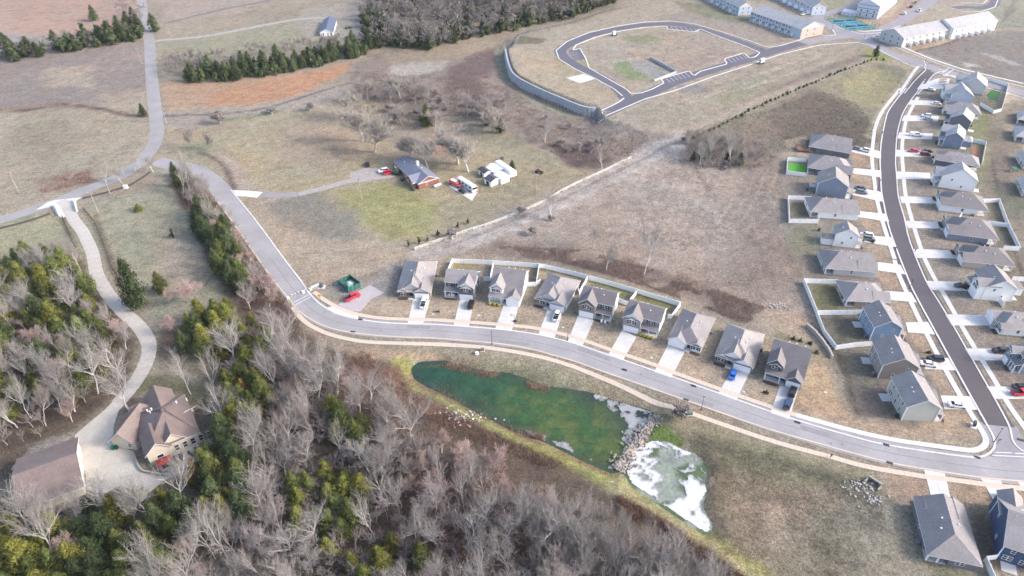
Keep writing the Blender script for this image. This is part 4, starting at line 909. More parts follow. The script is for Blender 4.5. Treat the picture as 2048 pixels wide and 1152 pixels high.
def ranch(fr, roof, wall, label, g=1, gable='white', acc=None, hipf=True, hipb=True, patio=0, stone=None, wside=1, cross=None, beds=1, sidewin=True, nm='ranch_house', rise=None, gfill=None):
    M, w, d = fr; h = House(nm, M, roof, wall, acc); tag(h.root, label, 'house', 'houses of the new subdivision')
    ze = 2.85; hw = w / 2; gw = min(6.2, w * .52); run = (hw) * (.62)
    rise = rise or hw * .56
    fw = h.acc if acc else h.wall
    pd = 3.0 if patio else 0
    poly = [(-hw, 1.6), (hw, 1.6), (hw, d - pd if patio == 1 else d), (hw - 4.2 if patio == 1 else hw, d - pd if patio == 1 else d)]
    if patio == 1: poly = [(-hw, 1.6), (hw, 1.6), (hw, d - pd), (hw - 4.4, d - pd), (hw - 4.4, d), (-hw, d)]
    elif patio == -1: poly = [(-hw, 1.6), (hw, 1.6), (hw, d), (-hw + 4.4, d), (-hw + 4.4, d - pd), (-hw, d - pd)]
    else: poly = [(-hw, 1.6), (hw, 1.6), (hw, d), (-hw, d)]
    h.walls(poly, -.3, ze)
    if patio:
        sx = patio; h.post(sx * (hw - .25), d - .25, ze - .1); h.post(sx * (hw - 2.4), d - .25, ze - .1)
        x0, x1 = sorted((sx * (hw - 4.4), sx * hw)); h.blk(x0 + .05, x1 - .05, d - pd + .05, d - .05, -.1, .1, conc, 'patio_slab')
        h.door(sx * (hw - 2.2), d - pd, .12, 1.7, 2.1, 'b')
    # front bays
    gx0, gx1 = (hw - gw, hw) if g > 0 else (-hw, -hw + gw)
    h.blk(gx0, gx1, 0, 1.65, -.3, ze, fw); h.garage((gx0 + gx1) / 2, 0)
    ow = w - gw - 1.9; ox0, ox1 = (-hw, -hw + ow) if g > 0 else (hw - ow, hw)
    h.blk(ox0, ox1, .7, 1.65, -.3, ze, WA['stone'] if stone else fw)
    h.win('f', (ox0 + ox1) / 2, .9, .7, .95, 1.45, 2, sh=stone is not None or acc is not None)
    ex = (ox1 + gx0) / 2 if g > 0 else (ox0 + gx1) / 2
    h.door(ex, 1.6); h.blk(ex - .9, ex + .9, -.6, 1.6, -.1, .12, conc, 'porch_slab')
    hf = hw * .85 if hipf else 0; hb = hw * .85 if hipb else 0
    h.rf(-hw, hw, .7, d, ze, rise, 'y', hf, hb, .45)
    gm = WA[gable]; gr = gw / 2 * .62
    h.rf(gx0, gx1, -.02, min(6, d * .35), ze + .02, gr, 'y', 0, 0, .35, fillm=gm)
    h.rf(ox0, ox1, .68, 3.6, ze + .03, (ox1 - ox0) / 2 * .6, 'y', 0, 0, .3, fillm=gm)
    if cross:      # a wide entrance gable behind the bays
        h.rf(min(ex, 0) - 2.6, max(ex, 0) + 2.4, .9, d * .42, ze + .55, 2.3, 'y', 0, 0, .3, fillm=gm)
    if sidewin:
        for sx, f in ((hw, 'r'), (-hw, 'l')):
            h.win(f, d * .48, 1.0, sx, .95, 1.3, 1)
    h.win('b', -sx * 0 - 1.5 if patio != -1 else 2.0, .9, d, .9, 1.4, 2)
    h.corner(-hw, hw, 1.6, d, ze) if not patio else None
    h.vents([(-hw * .35, d * .5, ze + rise * .68), (hw * .3, d * .45, ze + rise * .72), (hw * .42, d * .62, ze + rise * .6)])
    h.blk(hw + .3, hw + 1.1, d * .7, d * .7 + .8, 0, .9, WA['dgrey'], 'air_conditioner')
    if beds: h.bed(ox0 - .2, ox1 + .2, -.8, .6, 0)
    return h
def two_a(fr, roof, wall, label, g=1, acc=None, gable=None, shrubs=0, rear=0, nm='two_storey_house', sidewin=1, porch=True, slope=.62, gfw=None, front1=False):
    M, w, d = fr; h = House(nm, M, roof, wall, acc); tag(h.root, label, 'house', 'houses of the new subdivision')
    ze = 5.5; hw = w / 2; fw = h.acc; gw = w * .5; y0 = 2.3; my1 = d - rear
    h.walls([(-hw, y0), (hw, y0), (hw, my1), (-hw, my1)], -.3, ze); h.walls([(-hw + .01, y0 - .02), (hw - .01, y0 - .02), (hw - .01, y0 + .1), (-hw + .01, y0 + .1)], -.2, ze - .02, fw, 'front_wall')
    gx0, gx1 = (hw - gw, hw) if g > 0 else (-hw, -hw + gw); gze = 2.9 if front1 else ze
    h.blk(gx0, gx1, 0, y0 + .03, -.3, gze, fw, 'garage_bay'); h.garage((gx0 + gx1) / 2, 0, min(4.9, gw - .5))
    span = my1 - y0; rise = span / 2 * slope
    h.rf(-hw, hw, y0, my1, ze, rise, 'x', 0, 0, .4)
    h.rf(gx0, gx1, 0, y0 + (4.4 if not front1 else 2.2), gze + .03, gw / 2 * .8 if not front1 else 1.2, 'y', 0, 0, .35, fillm=WA[gable] if gable else fw)
    if not front1:
        h.win('f', (gx0 + gx1) / 2, 3.5, 0, .85, 1.45, 2, sh=True)
        h.rf((gx0 + gx1) / 2 - 1.6, (gx0 + gx1) / 2 + 1.6, -.45, .6, 5.2, .9, 'y', 0, 0, .2, fillm=WA[gable] if gable else fw, nm='small_gable')
    px0, px1 = (-hw, hw - gw) if g > 0 else (-hw + gw, hw); pc = (px0 + px1) / 2
    h.win('f', pc + (.9 if g > 0 else -.0), 3.5, y0 - .02, .85, 1.4, 2, sh=True) if g < 0 else [h.win('f', px0 + 1.3, 3.5, y0 - .02, .85, 1.4, 1, sh=True), h.win('f', px1 - 1.2, 3.5, y0 - .02, .85, 1.4, 1, sh=True)]
    if porch:
        V = [(px0 - .2, .2, 2.75), (px1, .2, 2.75), (px1, y0, 3.35), (px0 - .2, y0, 3.35)]; V = [(a, b, c + .06) for a, b, c in V] + [(a, b, c - .14) for a, b, c in V]
        h.mesh('porch_roof', V, [(0, 1, 2, 3), (7, 6, 5, 4), (1, 0, 4, 5), (2, 1, 5, 6), (3, 2, 6, 7), (0, 3, 7, 4)], [h.roof, trim], [0, 1, 1, 1, 1, 1])
        h.blk(px0, px1, .35, y0 - .03, -.15, .15, conc, 'porch_slab')
        for x in (px0 + .15, pc, px1 - .2) if porch else (): h.post(x, .5, 2.72, .15, .12)
        h.door(px1 - 1.1 if g > 0 else px0 + 1.0, y0 - .03); h.win('f', px0 + 1.6 if g > 0 else px1 - 1.6, .9, y0 - .02, .85, 1.5, 1)
        h.bed(px0 - .2, px1 - .6, -.8, .3, shrubs)
    for sx, f in ((hw, 'r'), (-hw, 'l')):
        if sidewin: h.win(f, y0 + span * .3, 3.7, sx, .8, 1.1, 1); h.win(f, y0 + span * .62, 1.2, sx, .8, 1.1, 1)
    for x in (-hw * .6, -.2, hw * .55): h.win('b', x, 3.5, my1, .9, 1.4, 1); h.win('b', x + .3, .9, my1, .9, 1.5, 1 if x < hw * .5 else 2)
    if rear:
        h.blk(-hw + .3, hw * .1, my1 - .02, d, -.3, 2.8, None, 'rear_wing'); h.rf(-hw + .3, hw * .1, my1 - .5, d, 2.83, 1.4, 'y', 0, 1.6, .3)
    h.corner(-hw, hw, y0, my1, ze); h.blk(-hw + 1, -hw + 1.8, my1 + .3, my1 + 1.1, 0, .9, WA['dgrey'], 'air_conditioner'); h.blk(hw - 4, hw - 1, my1 + .02, my1 + 2.6, -.1, .12, conc, 'patio_slab')
    h.vents([(-hw * .3, y0 + span * .72, ze + rise * .5), (0, y0 + span * .70, ze + rise * .55), (hw * .3, y0 + span * .3, ze + rise * .55)])
    return h
def two_b(fr, roof, wall, label, acc='white', gable='white', shrubs=0, nm='two_storey_house'):
    M, w, d = fr; h = House(nm, M, roof, wall, acc); tag(h.root, label, 'house', 'houses of the new subdivision')
    hw = w / 2; y0 = 1.4; zr = 8.4; yr = y0 + (d - y0) * .62; zf, zb = 2.9, 5.4
    for x0, x1, nmx in ((-hw, -hw + .2, 'wall'), (hw - .2, hw, 'wall')):      # side walls follow the roof
        pr = [(y0, -.3), (d, -.3), (d, zb), (yr, zr - .1), (y0, zf)]
        V = [(x0, a, b) for a, b in pr] + [(x1, a, b) for a, b in pr]; n = 5
        h.mesh(nmx, V, [tuple(range(n - 1, -1, -1)), tuple(range(n, 2 * n))] + [(i, (i + 1) % n, (i + 1) % n + n, i + n) for i in range(n)], h.wall)
    h.blk(-hw + .2, hw - .2, y0 + .02, y0 + .2, -.3, zf - .02, h.acc); h.blk(-hw + .2, hw - .2, d - .2, d, -.3, zb)
    s = (zr - zf) / (yr - y0)
    h.rf(-hw, hw, y0, d, zf, zr - zf, 'x', 0, 0, .4, ze1=zb, rp=.62, fill=False)
    lx1 = -hw + w * .42
    h.blk(-hw, lx1, y0 - .1, y0 + 5.2, 3.1, 5.35, h.acc, 'front_bay'); h.rf(-hw, lx1, y0 - .1, y0 + 6.5, 5.38, w * .21 * .95, 'y', 0, 0, .35, fillm=WA[gable])
    h.win('f', (-hw + lx1) / 2 - .1, 3.7, y0 - .1, .85, 1.4, 2, sh=True); h.win('r', y0 + 1.2, 3.9, lx1, .7, .9, 1)
    h.rf((-hw + lx1) / 2 - 1.5, (-hw + lx1) / 2 + 1.5, y0 - .55, y0 + .5, 5.15, .85, 'y', 0, 0, .2, fillm=WA[gable], nm='small_gable')
    V = [(-hw - .2, -.5, 2.72), (lx1 + 1.6, -.5, 2.72), (lx1 + 1.6, y0 - .1, 3.25), (-hw - .2, y0 - .1, 3.25)]; V = [(a, b, c + .06) for a, b, c in V] + [(a, b, c - .14) for a, b, c in V]
    h.mesh('porch_roof', V, [(0, 1, 2, 3), (7, 6, 5, 4), (1, 0, 4, 5), (2, 1, 5, 6), (3, 2, 6, 7), (0, 3, 7, 4)], [h.roof, trim], [0, 1, 1, 1, 1, 1])
    h.blk(-hw, lx1 + 1.5, -.4, y0, -.15, .15, conc, 'porch_slab')
    for x in (-hw + .15, lx1 - .1): h.post(x, -.25, 2.7, .15, .13)
    h.win('f', -hw + 1.7, .8, y0 + .02, .9, 1.5, 2); h.door(lx1 + .8, y0)
    gx0 = lx1 + 1.6; h.blk(gx0, hw, -.4, y0 + .03, -.3, 2.85, h.acc, 'garage_bay'); h.garage((gx0 + hw) / 2, -.4, min(4.9, hw - gx0 - .3))
    h.rf(gx0, hw, -.4, 4.2, 2.87, (hw - gx0) / 2 * .75, 'y', 0, 0, .35, fillm=WA[gable])
    h.win('r', d * .55, 3.6, hw, .8, 1.1, 1); h.win('l', d * .5, 1.2, -hw, .8, 1.1, 1)
    for x in (-3, 0, 3): h.win('b', x, 3.4, d, .9, 1.4, 1)
    h.vents([(hw * .2, d - 1.6, zb + 1.2), (-hw * .2, d - 1.8, zb + 1.3), (hw * .7, d - 1.5, zb + 1.1)])
    h.bed(-hw - .1, lx1, -1.9, -.5, shrubs)
    return h
F_ = frame
# front row, left to right
ranch(F_((797, 597), (861, 598), 'S', far=(813, 522), zf=2.9), 'tan', 'olive', 'leftmost ranch of the curved street with a stone front bay and white garage', 1, 'pale', 'olive', stone=1, cross=1, wside=1)
two_a(F_((889, 596), (947, 602), 'S', far=(901, 537), zf=5.5), 'grey', 'charcoal', 'dark sided house with white gabled garage wing and two white porch rockers', 1, acc='charcoal', gable='white')
two_b(F_((978, 604), (1039, 613), 'S', far=(995, 533), zf=5.4), 'grey', 'white', 'white house with three yellow shrubs before its porch', 'white', 'white', 3)
ranch(F_((1069, 611), (1129, 626), 'S', far=(1098, 547), zf=2.9), 'grey', 'white', 'ranch house with a dark cross gable behind the white pickup', 1, 'pale', 'grey', cross=1)
two_a(F_((1156, 631), (1220, 646), 'S', far=(1172, 570), zf=5.5), 'dark', 'white', 'olive fronted house with three stepped gables and a dark flower bed', -1, acc='olive', gable='olive', shrubs=0)
two_a(F_((1244, 660), (1312, 679), 'S', far=(1271, 600), zf=5.5), 'dark', 'white', 'grey fronted house with a row of yellow shrubs under its porch', -1, acc='grey', gable='white', shrubs=4)
ranch(F_((1335, 690), (1398, 710), 'S', far=(1367, 618), zf=2.9), 'grey', 'white', 'white ranch with its garage on the left and a dark valley in its roof', -1, 'white', 'white', cross=None)
ranch(F_((1428, 726), (1501, 749), 'S', far=(1461, 649), zf=2.9), 'tan', 'olive', 'grey sided ranch behind the bright blue car', 1, 'white', 'olive', cross=1)
two_b(F_((1527, 757), (1599, 779), 'S', far=(1553, 677), zf=5.4), 'dark', 'pale', 'last house of the curved street with dark blue gable and mulch bed', 'charcoal', 'charcoal', 0)
# west side of the dark street
ranch(F_((1616, 303), (1697, 317), 'E', far=(1621, 268), zf=2.9), 'grey', 'dgrey', 'dark grey ranch with a wooden deck behind it', -1, 'white', 'dgrey', patio=-1, hipf=False)
ranch(F_((1613, 345), (1699, 360), 'E', far=(1615, 308), zf=2.9), 'grey', 'charcoal', 'hip roofed ranch beside the bright green artificial lawn', -1, 'white', 'charcoal', patio=-1)
two_a(F_((1631, 388), (1701, 399), 'E', far=(1639, 344), zf=5.5), 'tan', 'slate', 'slate blue gabled house with two dark cars in front', 1, acc='slate', gable='white', front1=True)
ranch(F_((1619, 434), (1714, 441), 'E', far=(1618, 394), zf=2.9), 'grey', 'white', 'white ranch with the small white fenced back garden', -1, 'white', 'white', patio=-1, hipf=False)
two_a(F_((1642, 489), (1722, 498), 'E', far=(1650, 450), zf=5.5), 'tan', 'white', 'white two storey house with a low rear wing', 1, acc='white', gable='white', rear=4, front1=True)
ranch(F_((1648, 548), (1749, 556), 'E', far=(1638, 498), zf=2.9), 'grey', 'pale', 'pale grey ranch with a corner patio below the white house', -1, 'white', 'pale', patio=-1, hipf=False)
ranch(F_((1689, 613), (1774, 617), 'E', far=(1672, 561), zf=2.9), 'grey', 'taupe', 'taupe hip roofed ranch in the curved white fence', -1, 'white', 'taupe', patio=-1)
two_a(F_((1739, 680), (1808, 683), 'E', far=(1728, 613), zf=5.5), 'grey', 'blue', 'bright blue sided house at the fork of the white fence', 1, acc='blue', gable='white', front1=True)
two_a(F_((1755, 756), (1842, 764), 'E', far=(1740, 683), zf=5.5), 'grey', 'taupe', 'grey taupe house with a bay at the back', 1, acc='taupe', gable='taupe', rear=0, front1=True)
two_a(F_((1802, 840), (1884, 844), 'E', far=(1786, 755), zf=5.5), 'grey', 'sage', 'pale sage corner house nearest the street junction', 1, acc='sage', gable='white', front1=True, sidewin=0)
# east side
two_a(F_((1906, 183), (1966, 190), 'W', dep=11), 'pale', 'pale', 'topmost pale house of the east row', -1, acc='pale', gable='white', sidewin=0)
two_a(F_((1888, 207), (1940, 211), 'W', dep=12), 'pale', 'ltblue', 'windowless pale blue gabled house second from the top', -1, acc='white', gable='white', sidewin=0)
ranch(F_((1885, 230), (1957, 240), 'W', dep=11.5), 'grey', 'dgrey', 'dark hip roofed house between two gabled ones', 1, 'white', 'dgrey', patio=1)
two_a(F_((1883, 253), (1934, 264), 'W', dep=10), 'pale', 'dgrey', 'dark grey gabled house with a covered back patio', -1, acc='dgrey', gable='white', sidewin=0)
two_a(F_((1873, 290), (1938, 303), 'W', dep=11), 'pale', 'midblue', 'mid blue gabled house with an open balcony porch', -1, acc='midblue', gable='white', rear=4)
ranch(F_((1867, 329), (1953, 344), 'W', far=(1872, 301), zf=2.9), 'grey', 'charcoal', 'dark walled ranch with a broad grey hip roof', 1, 'white', 'charcoal', patio=1)
two_a(F_((1864, 372), (1945, 385), 'W', far=(1874, 335), zf=5.5), 'pale', 'white', 'large white gabled house with two side windows', -1, acc='white', gable='white')
ranch(F_((1877, 421), (1970, 434), 'W', far=(1874, 381), zf=2.9), 'dark', 'white', 'white walled ranch with a dark roof and back fence', 1, 'charcoal', 'white', patio=1)
ranch(F_((1893, 478), (1990, 491), 'W', far=(1886, 431), zf=2.9), 'dark', 'slate', 'blue grey ranch with one small side window', 1, 'white', 'slate', patio=1)
ranch(F_((1923, 534), (2022, 544), 'W', far=(1910, 487), zf=2.9), 'dark', 'beige', 'beige ranch with a dark brick entry', 1, 'charcoal', 'beige', patio=1)
two_a(F_((1946, 598), (2052, 606), 'W', far=(1934, 540), zf=5.5), 'grey', 'white', 'white porch house beside the black hatchback', 1, acc='white', gable='white', rear=5)
ranch(F_((1992, 668), (2075, 676), 'W', far=(1977, 618), zf=2.9), 'grey', 'white', 'white ranch with a garage facing the dark street', -1, 'white', 'white')
two_a(F_((2020, 745), (2110, 752), 'W', far=(2008, 690), zf=5.5), 'grey', 'midblue', 'slate blue house at the right picture edge', -1, acc='midblue', gable='midblue')
# behind them, cut by the picture edge
for A_, B_, r_, w_, l_ in [((2032, 248), (2090, 258), 'pale', 'dgrey', 'grey roofed house peeking in at the right edge above another'), ((2028, 282), (2090, 292), 'pale', 'pale', 'pale house with a dark patio peeking in at the right edge'),
                           ((2044, 338), (2110, 346), 'pale', 'pale', 'pale house behind the green play box at the right edge'), ((2042, 392), (2110, 402), 'pale', 'sage', 'sage house at the right edge below the play box')]:
    ranch(F_(A_, B_, 'E', dep=12), r_, w_, l_, -1, 'white', w_, patio=-1)
# below the street
h = ranch(F_((1849, 1121), (1951, 1143), 'N', far=(1822, 1006), zf=.0), 'grey', 'dgrey', 'lone grey ranch at the bottom with a covered back patio', -1, 'white', 'dgrey', patio=1, hipf=False)
two_a(F_((1990, 1118), (2085, 1150), 'N', dep=15.5), 'grey', 'navy', 'navy blue two storey house at the bottom right corner', 1, acc='navy', gable='navy')
# ------------------------------------------------------------------ other buildings
def plain(fr, roof, wall, label, ze=2.9, rise=2.2, ax='x', h0=0, h1=0, nm='house', cat='house', group=None, ov=.4):
    M, w, d = fr; h = House(nm, M, roof, wall); tag(h.root, label, cat, group); h.w, h.d, h.ze = w, d, ze
    h.blk(-w / 2, w / 2, 0, d, -.3, ze); h.rf(-w / 2, w / 2, 0, d, ze, rise, ax, h0, h1, ov); return h
# brick ranch of the homestead
WA['brick'] = brickm
h = plain(F_((790, 337), (838, 379), 'S', dep=9.5), 'blue', 'brick', 'red brick ranch house with blue grey roof and white chimney', 2.8, 2.2, nm='brick_house')
w, d = h.w, h.d
h.blk(w * .12, w * .42, -1.6, .05, -.3, 2.8, None, 'front_wing'); h.rf(w * .12, w * .42, -1.6, 4.4, 2.82, 1.9, 'y', 0, 0, .35, fillm=brickm)
h.blk(-w / 2 - .02, -w / 2 + 6, -.6, .1, -.3, 2.8, None, 'garage_bay'); h.garage(-w / 2 + 3, -.6, 4.2)
for x in (-w * .12, w * .0): h.win('f', x, .8, 0, .9, 1.3, 2)
h.win('f', w * .2, .8, -1.6, .9, 1.4, 2); h.win('f', w * .36, .8, -1.6, .9, 1.4, 2); h.win('r', d * .4, .9, w / 2, .8, 1.2)
gable = box('gable_siding', trim, -.02, .06, -3.2, 3.2, 0, .02, h.root); gable.location = (w / 2 + .03, d / 2, 2.75)
h.blk(w / 2 + .01, w / 2 + .08, .2, d - .2, 2.5, 2.8, trim, 'frieze')
V, F = [], []; prism(V, F, [(-w * .08, d * .62), (-w * .08 + 1.1, d * .62), (-w * .08 + 1.1, d * .62 + 1), (-w * .08, d * .62 + 1)], 3, 6.2); h.mesh('chimney', V, F, trim)
h.vents([(w * .1, d * .7, 4.2), (-w * .3, d * .3, 4.2)])
for x, s in ((-w * .28, 1.9), (w * .02, 1.0), (w * .46, 1.0)):
    q = link('garden_bush', ballmesh(mat('bush_leaf', A(70, 84, 70), .9, .3, 5, fine=.4), 1), None, h.root.matrix_world @ Vector((x, -1.6 if s > 1.5 else -2.3, s * .5))); q.scale = (s, s, s * .9)
    tag(q, {1.9: 'big round dark bush at the garage corner of the brick house'}.get(s, 'low brown green bush by the front wall of the brick house'), 'bush', 'bushes round the brick house' if s < 1.5 else None)
# small white house far off
h = plain(F_((641, 73), (667, 72), 'S', far=(632, 48), zf=0), 'navy', 'white', 'small white house with a dark blue metal roof on the far track', 2.8, 2.0, 'y', nm='farmhouse')
h.win('f', 1, 1, 0, .9, 1.2); h.win('f', -2, 1, 0, .9, 1.2); h.door(3, 0)
# sheds
def shed(A_, B_, dep, roof, wall, label, ze, rise, ax='x', ov=.3, open_=False):
    h = plain(F_(A_, B_, 'S', dep=dep), roof, wall, label, ze, rise, ax, nm='storage_shed', cat='shed', group='sheds behind the brick house', ov=ov)
    h.door(0, 0, 0, 1.6, 2.0); return h
shed((957, 348), (969, 357), 3.6, 'black', 'white', 'white shed with a black roof nearest the brick house', 2.4, .7)
shed((969, 367), (982, 374), 5.0, 'black', 'white', 'black roofed white shed at the front of the shed cluster', 2.4, .9)
shed((988, 360), (1003, 369), 4.5, 'whiter', 'white', 'white roofed shed behind the front black roofed one', 2.5, .7)
shed((972, 345), (988, 355), 5.5, 'whiter', 'ltblue', 'low white metal shed in the middle of the cluster', 2.5, .9)
M, w, d = F_((991, 338), (1019, 357), 'S', dep=3.2); M = M @ Matrix.Translation((-6.2, 1.6, 0)) @ Matrix.Rotation(R(-90), 4, 'Z'); root = empty('box_trailer', M); tag(root, 'long white box trailer with a rounded roof beside the sheds', 'trailer')
sec = [(-1.6, .8), (1.6, .8), (1.6, 2.9), (1.3, 3.4), (.7, 3.65), (-.7, 3.65), (-1.3, 3.4), (-1.6, 2.9)]
n = len(sec); V = [(x, 0, z) for x, z in sec] + [(x, 12.5, z) for x, z in sec]
link('body', mesh('body', V, [tuple(range(n)), tuple(range(2 * n - 1, n - 1, -1))] + [(i, i + n, (i + 1) % n + n, (i + 1) % n) for i in range(n)], trim), root)
tyre_m = mat('tyre_rubber', (.02, .02, .02), .85)
for s in (-1.35, 1.35):
    for y in (5.4, 6.6): bar('wheel', tyre_m, (s - .15, y, .4), (s + .15, y, .4), .4, None, root, 14)
bar('tow_bar', blackm, (0, -1.6, .6), (0, 0, .8), .08, .08, root)
# big brown house in the woods: ground corners set out from the photograph
M, w, d = F_((306, 925), (403, 884), 'S', dep=15.5)
h = House('woodland_house', M, 'brown', 'cream'); tag(h.root, 'large brown hip roofed house with cream walls and a rear terrace', 'house')
ze = 4.3; hw = w / 2
h.blk(-hw, hw, 0, d, -.3, ze); h.rf(-hw, hw, 0, d, ze, 4.6, 'x', 6.8, 6.0, .6)
h.blk(-hw - .5, -hw + 5, -1.0, 2, -.3, ze + .1, None, 'rear_bay'); h.rf(-hw - .5, -hw + 5, -1.0, 6.5, ze + .12, 2.6, 'y', 0, 0, .5)
h.rf(hw - 8.5, hw - 3.0, -.2, 6, ze + .14, 2.8, 'y', 0, 0, .4)
h.blk(-hw + 3, -hw + 9.5, d - 1, d + 4.2, -.3, ze, None, 'north_wing'); h.rf(-hw + 3, -hw + 9.5, d - 6, d + 4.2, ze + .05, 3.0, 'y', 0, 0, .5)
for i in range(6): h.win('f', -hw + 6.3 + i * 2.0, .6, 0, 1.2, 2.1)
h.win('f', -hw + 2.2, .5, -1.0, 1.6, 2.2); h.win('l', d * .4, 1.5, -hw, 1.2, 1.5)
h.vents([(-2.5, d * .62, 8.0), (-2, d * .7, 7.6), (-3, d * .7, 7.6), (4, d * .6, 8), (6.5, d * .58, 7.8)])
V, F = [], []; prism(V, F, [(-hw + .5, -7.5), (-hw + 9, -7.8), (hw + 3.6, -4.5), (hw + 4.5, -.1), (-hw + .5, -.1)], -.1, .14); h.mesh('terrace', V, F, concg)
M2, w2, d2 = F_((229, 895), (276, 900), 'S', dep=11)
g = House('garage_wing', Matrix.Identity(4), 'brown', 'cream'); g.root.parent = h.root; g.root.matrix_local = M.inverted() @ M2
g.blk(-w2 / 2, w2 / 2, 0, d2, -.3, 3.1, None, 'garage_wall'); g.rf(-w2 / 2, w2 / 2, 0, d2 + 1, 3.1, 3.4, 'y', 0, 2, .6, nm='garage_roof')
g.win('f', 1.6, 1.0, 0, 1, 1.2); g.garage(d2 * .5, -w2 / 2, 5, 2.3, 'l')
g.rf(-w2 / 2 + 1, w2 / 2 + 9, 5.0, d2 + 2.5, 3.15, 2.4, 'x', 0, 0, .4, nm='link_roof'); g.blk(w2 / 2 - .05, w2 / 2 + 9, 5.2, d2 + 2.2, -.3, 3.1, None, 'link_wall')
# pergola frame on the terrace
pr = empty('pergola', M @ Matrix.Translation((hw + 2.6, 5.2, 0))); tag(pr, 'dark beamed pergola at the east end of the brown house', 'pergola')
for x in (-2.2, 2.2):
    for y in (-4, 3): box('post', trim, x - .1, x + .1, y - .1, y + .1, 0, 3.2, pr)
for y in np.arange(-4.2, 3.6, .62): box('rafter', blackm, -2.7, 2.7, y - .07, y + .07, 3.25, 3.45, pr)
for x in (-2.2, 2.2): box('beam', trim, x - .1, x + .1, -4.4, 3.7, 3.1, 3.24, pr)
# red canopy, hot tub cover, loungers, low wall on the terrace
W2 = lambda x, y, z=0: M @ Vector((x, y, z)); ang = math.atan2(M[1][0], M[0][0])
cn = empty('grill_canopy', M @ Matrix.Translation((-hw + 2.6, -3.4, .14))); tag(cn, 'red hipped canopy shading a grill on the terrace', 'canopy')
redm = mat('red_canvas', A(186, 62, 58), .7, .08)
link('canopy_cover', mesh('canopy_cover', [(-1.7, -1.3, 2.2), (1.7, -1.3, 2.2), (1.7, 1.3, 2.2), (-1.7, 1.3, 2.2), (-.5, 0, 2.9), (.5, 0, 2.9), (-1.7, -1.3, 2.1), (1.7, -1.3, 2.1), (1.7, 1.3, 2.1), (-1.7, 1.3, 2.1)], [(0, 1, 5, 4), (1, 2, 5), (2, 3, 4, 5), (3, 0, 4), (0, 6, 7, 1), (1, 7, 8, 2), (2, 8, 9, 3), (3, 9, 6, 0), (9, 8, 7, 6)], redm), cn)
for x in (-1.6, 1.6):
    for y in (-1.2, 1.2): box('post', blackm, x - .05, x + .05, y - .05, y + .05, 0, 2.1, cn)
box('grill', blackm, -.8, .8, -.35, .35, 0, 1.1, cn)
ht = empty('hot_tub', M @ Matrix.Translation((-hw + 5.8, -2.8, .14))); tag(ht, 'square hot tub with a dark grey cover beside the red canopy', 'hot tub')
box('tub', woodm, -1.05, 1.05, -1.05, 1.05, 0, .75, ht); box('cover', mat('dark_cover', A(92, 88, 96), .6), -1.12, 1.12, -1.12, 1.12, .75, .9, ht)
def lounger(x, y, lab_):
    r_ = empty('lounge_chair', M @ Matrix.Translation((x, y, .14)) @ Matrix.Rotation(R(20), 4, 'Z')); tag(r_, lab_, 'chair', 'loungers on the terrace')
    box('seat', blackm, -.35, .35, -.9, .5, .3, .38, r_); link('backrest', mesh('backrest', [(-.35, .5, .32), (.35, .5, .32), (.35, .95, .85), (-.35, .95, .85), (-.35, .56, .28), (.35, .56, .28), (.35, 1.0, .8), (-.35, 1.0, .8)], BF, blackm), r_)
    for a in (-.3, .3):
        for b in (-.8, .4): box('leg', blackm, a - .03, a + .03, b - .03, b + .03, 0, .3, r_)
lounger(-hw + 8.6, -3, 'dark lounge chair beside the hot tub'); lounger(-hw + 10.4, -2.6, 'dark lounge chair farther along the terrace wall')
stone_w = mat('pale_stone', A(196, 186, 172), .9, .2, 2, fine=.15)
def wallline(px, hgt, m, nm, label, cat, w=.4, step=1.2, blocks=True, z=0, cap=True):
    c = resample(FL(px, z), step, False); N = normals2(c); root = empty(nm); tag(root, label, cat)
    for i in range(len(c) - 1):
        d = (c[i + 1] - c[i]); L = d.length; mid = (c[i] + c[i + 1]) / 2; hh = hgt * (.95 + .1 * random.random()) if blocks else hgt
        o = box('stone_block' if blocks else 'panel', m, -round(L / 2 - .02, 1), round(L / 2 - .02, 1), -w / 2, w / 2, -.3, round(hh, 1), root); o.location = (mid.x, mid.y, H(mid.x, mid.y) - .3); o.rotation_euler = (0, 0, math.atan2(d.y, d.x))
    return root
wallline([(266, 906), (272, 918), (277, 932), (285, 944), (312, 949), (338, 953)], .8, stone_w, 'garden_wall', 'pale stone garden wall bending round the terrace', 'wall')
wallline([(316, 942), (325, 945), (336, 944)], .5, stone_w, 'planter_wall', 'short pale planter wall inside the terrace', 'wall')
wallline([(398, 921), (412, 912), (417, 905)], .7, mat('timber_edge', A(176, 140, 110), .85, .2, 3), 'timber_wall', 'timber edged terrace corner near the cedars', 'wall')
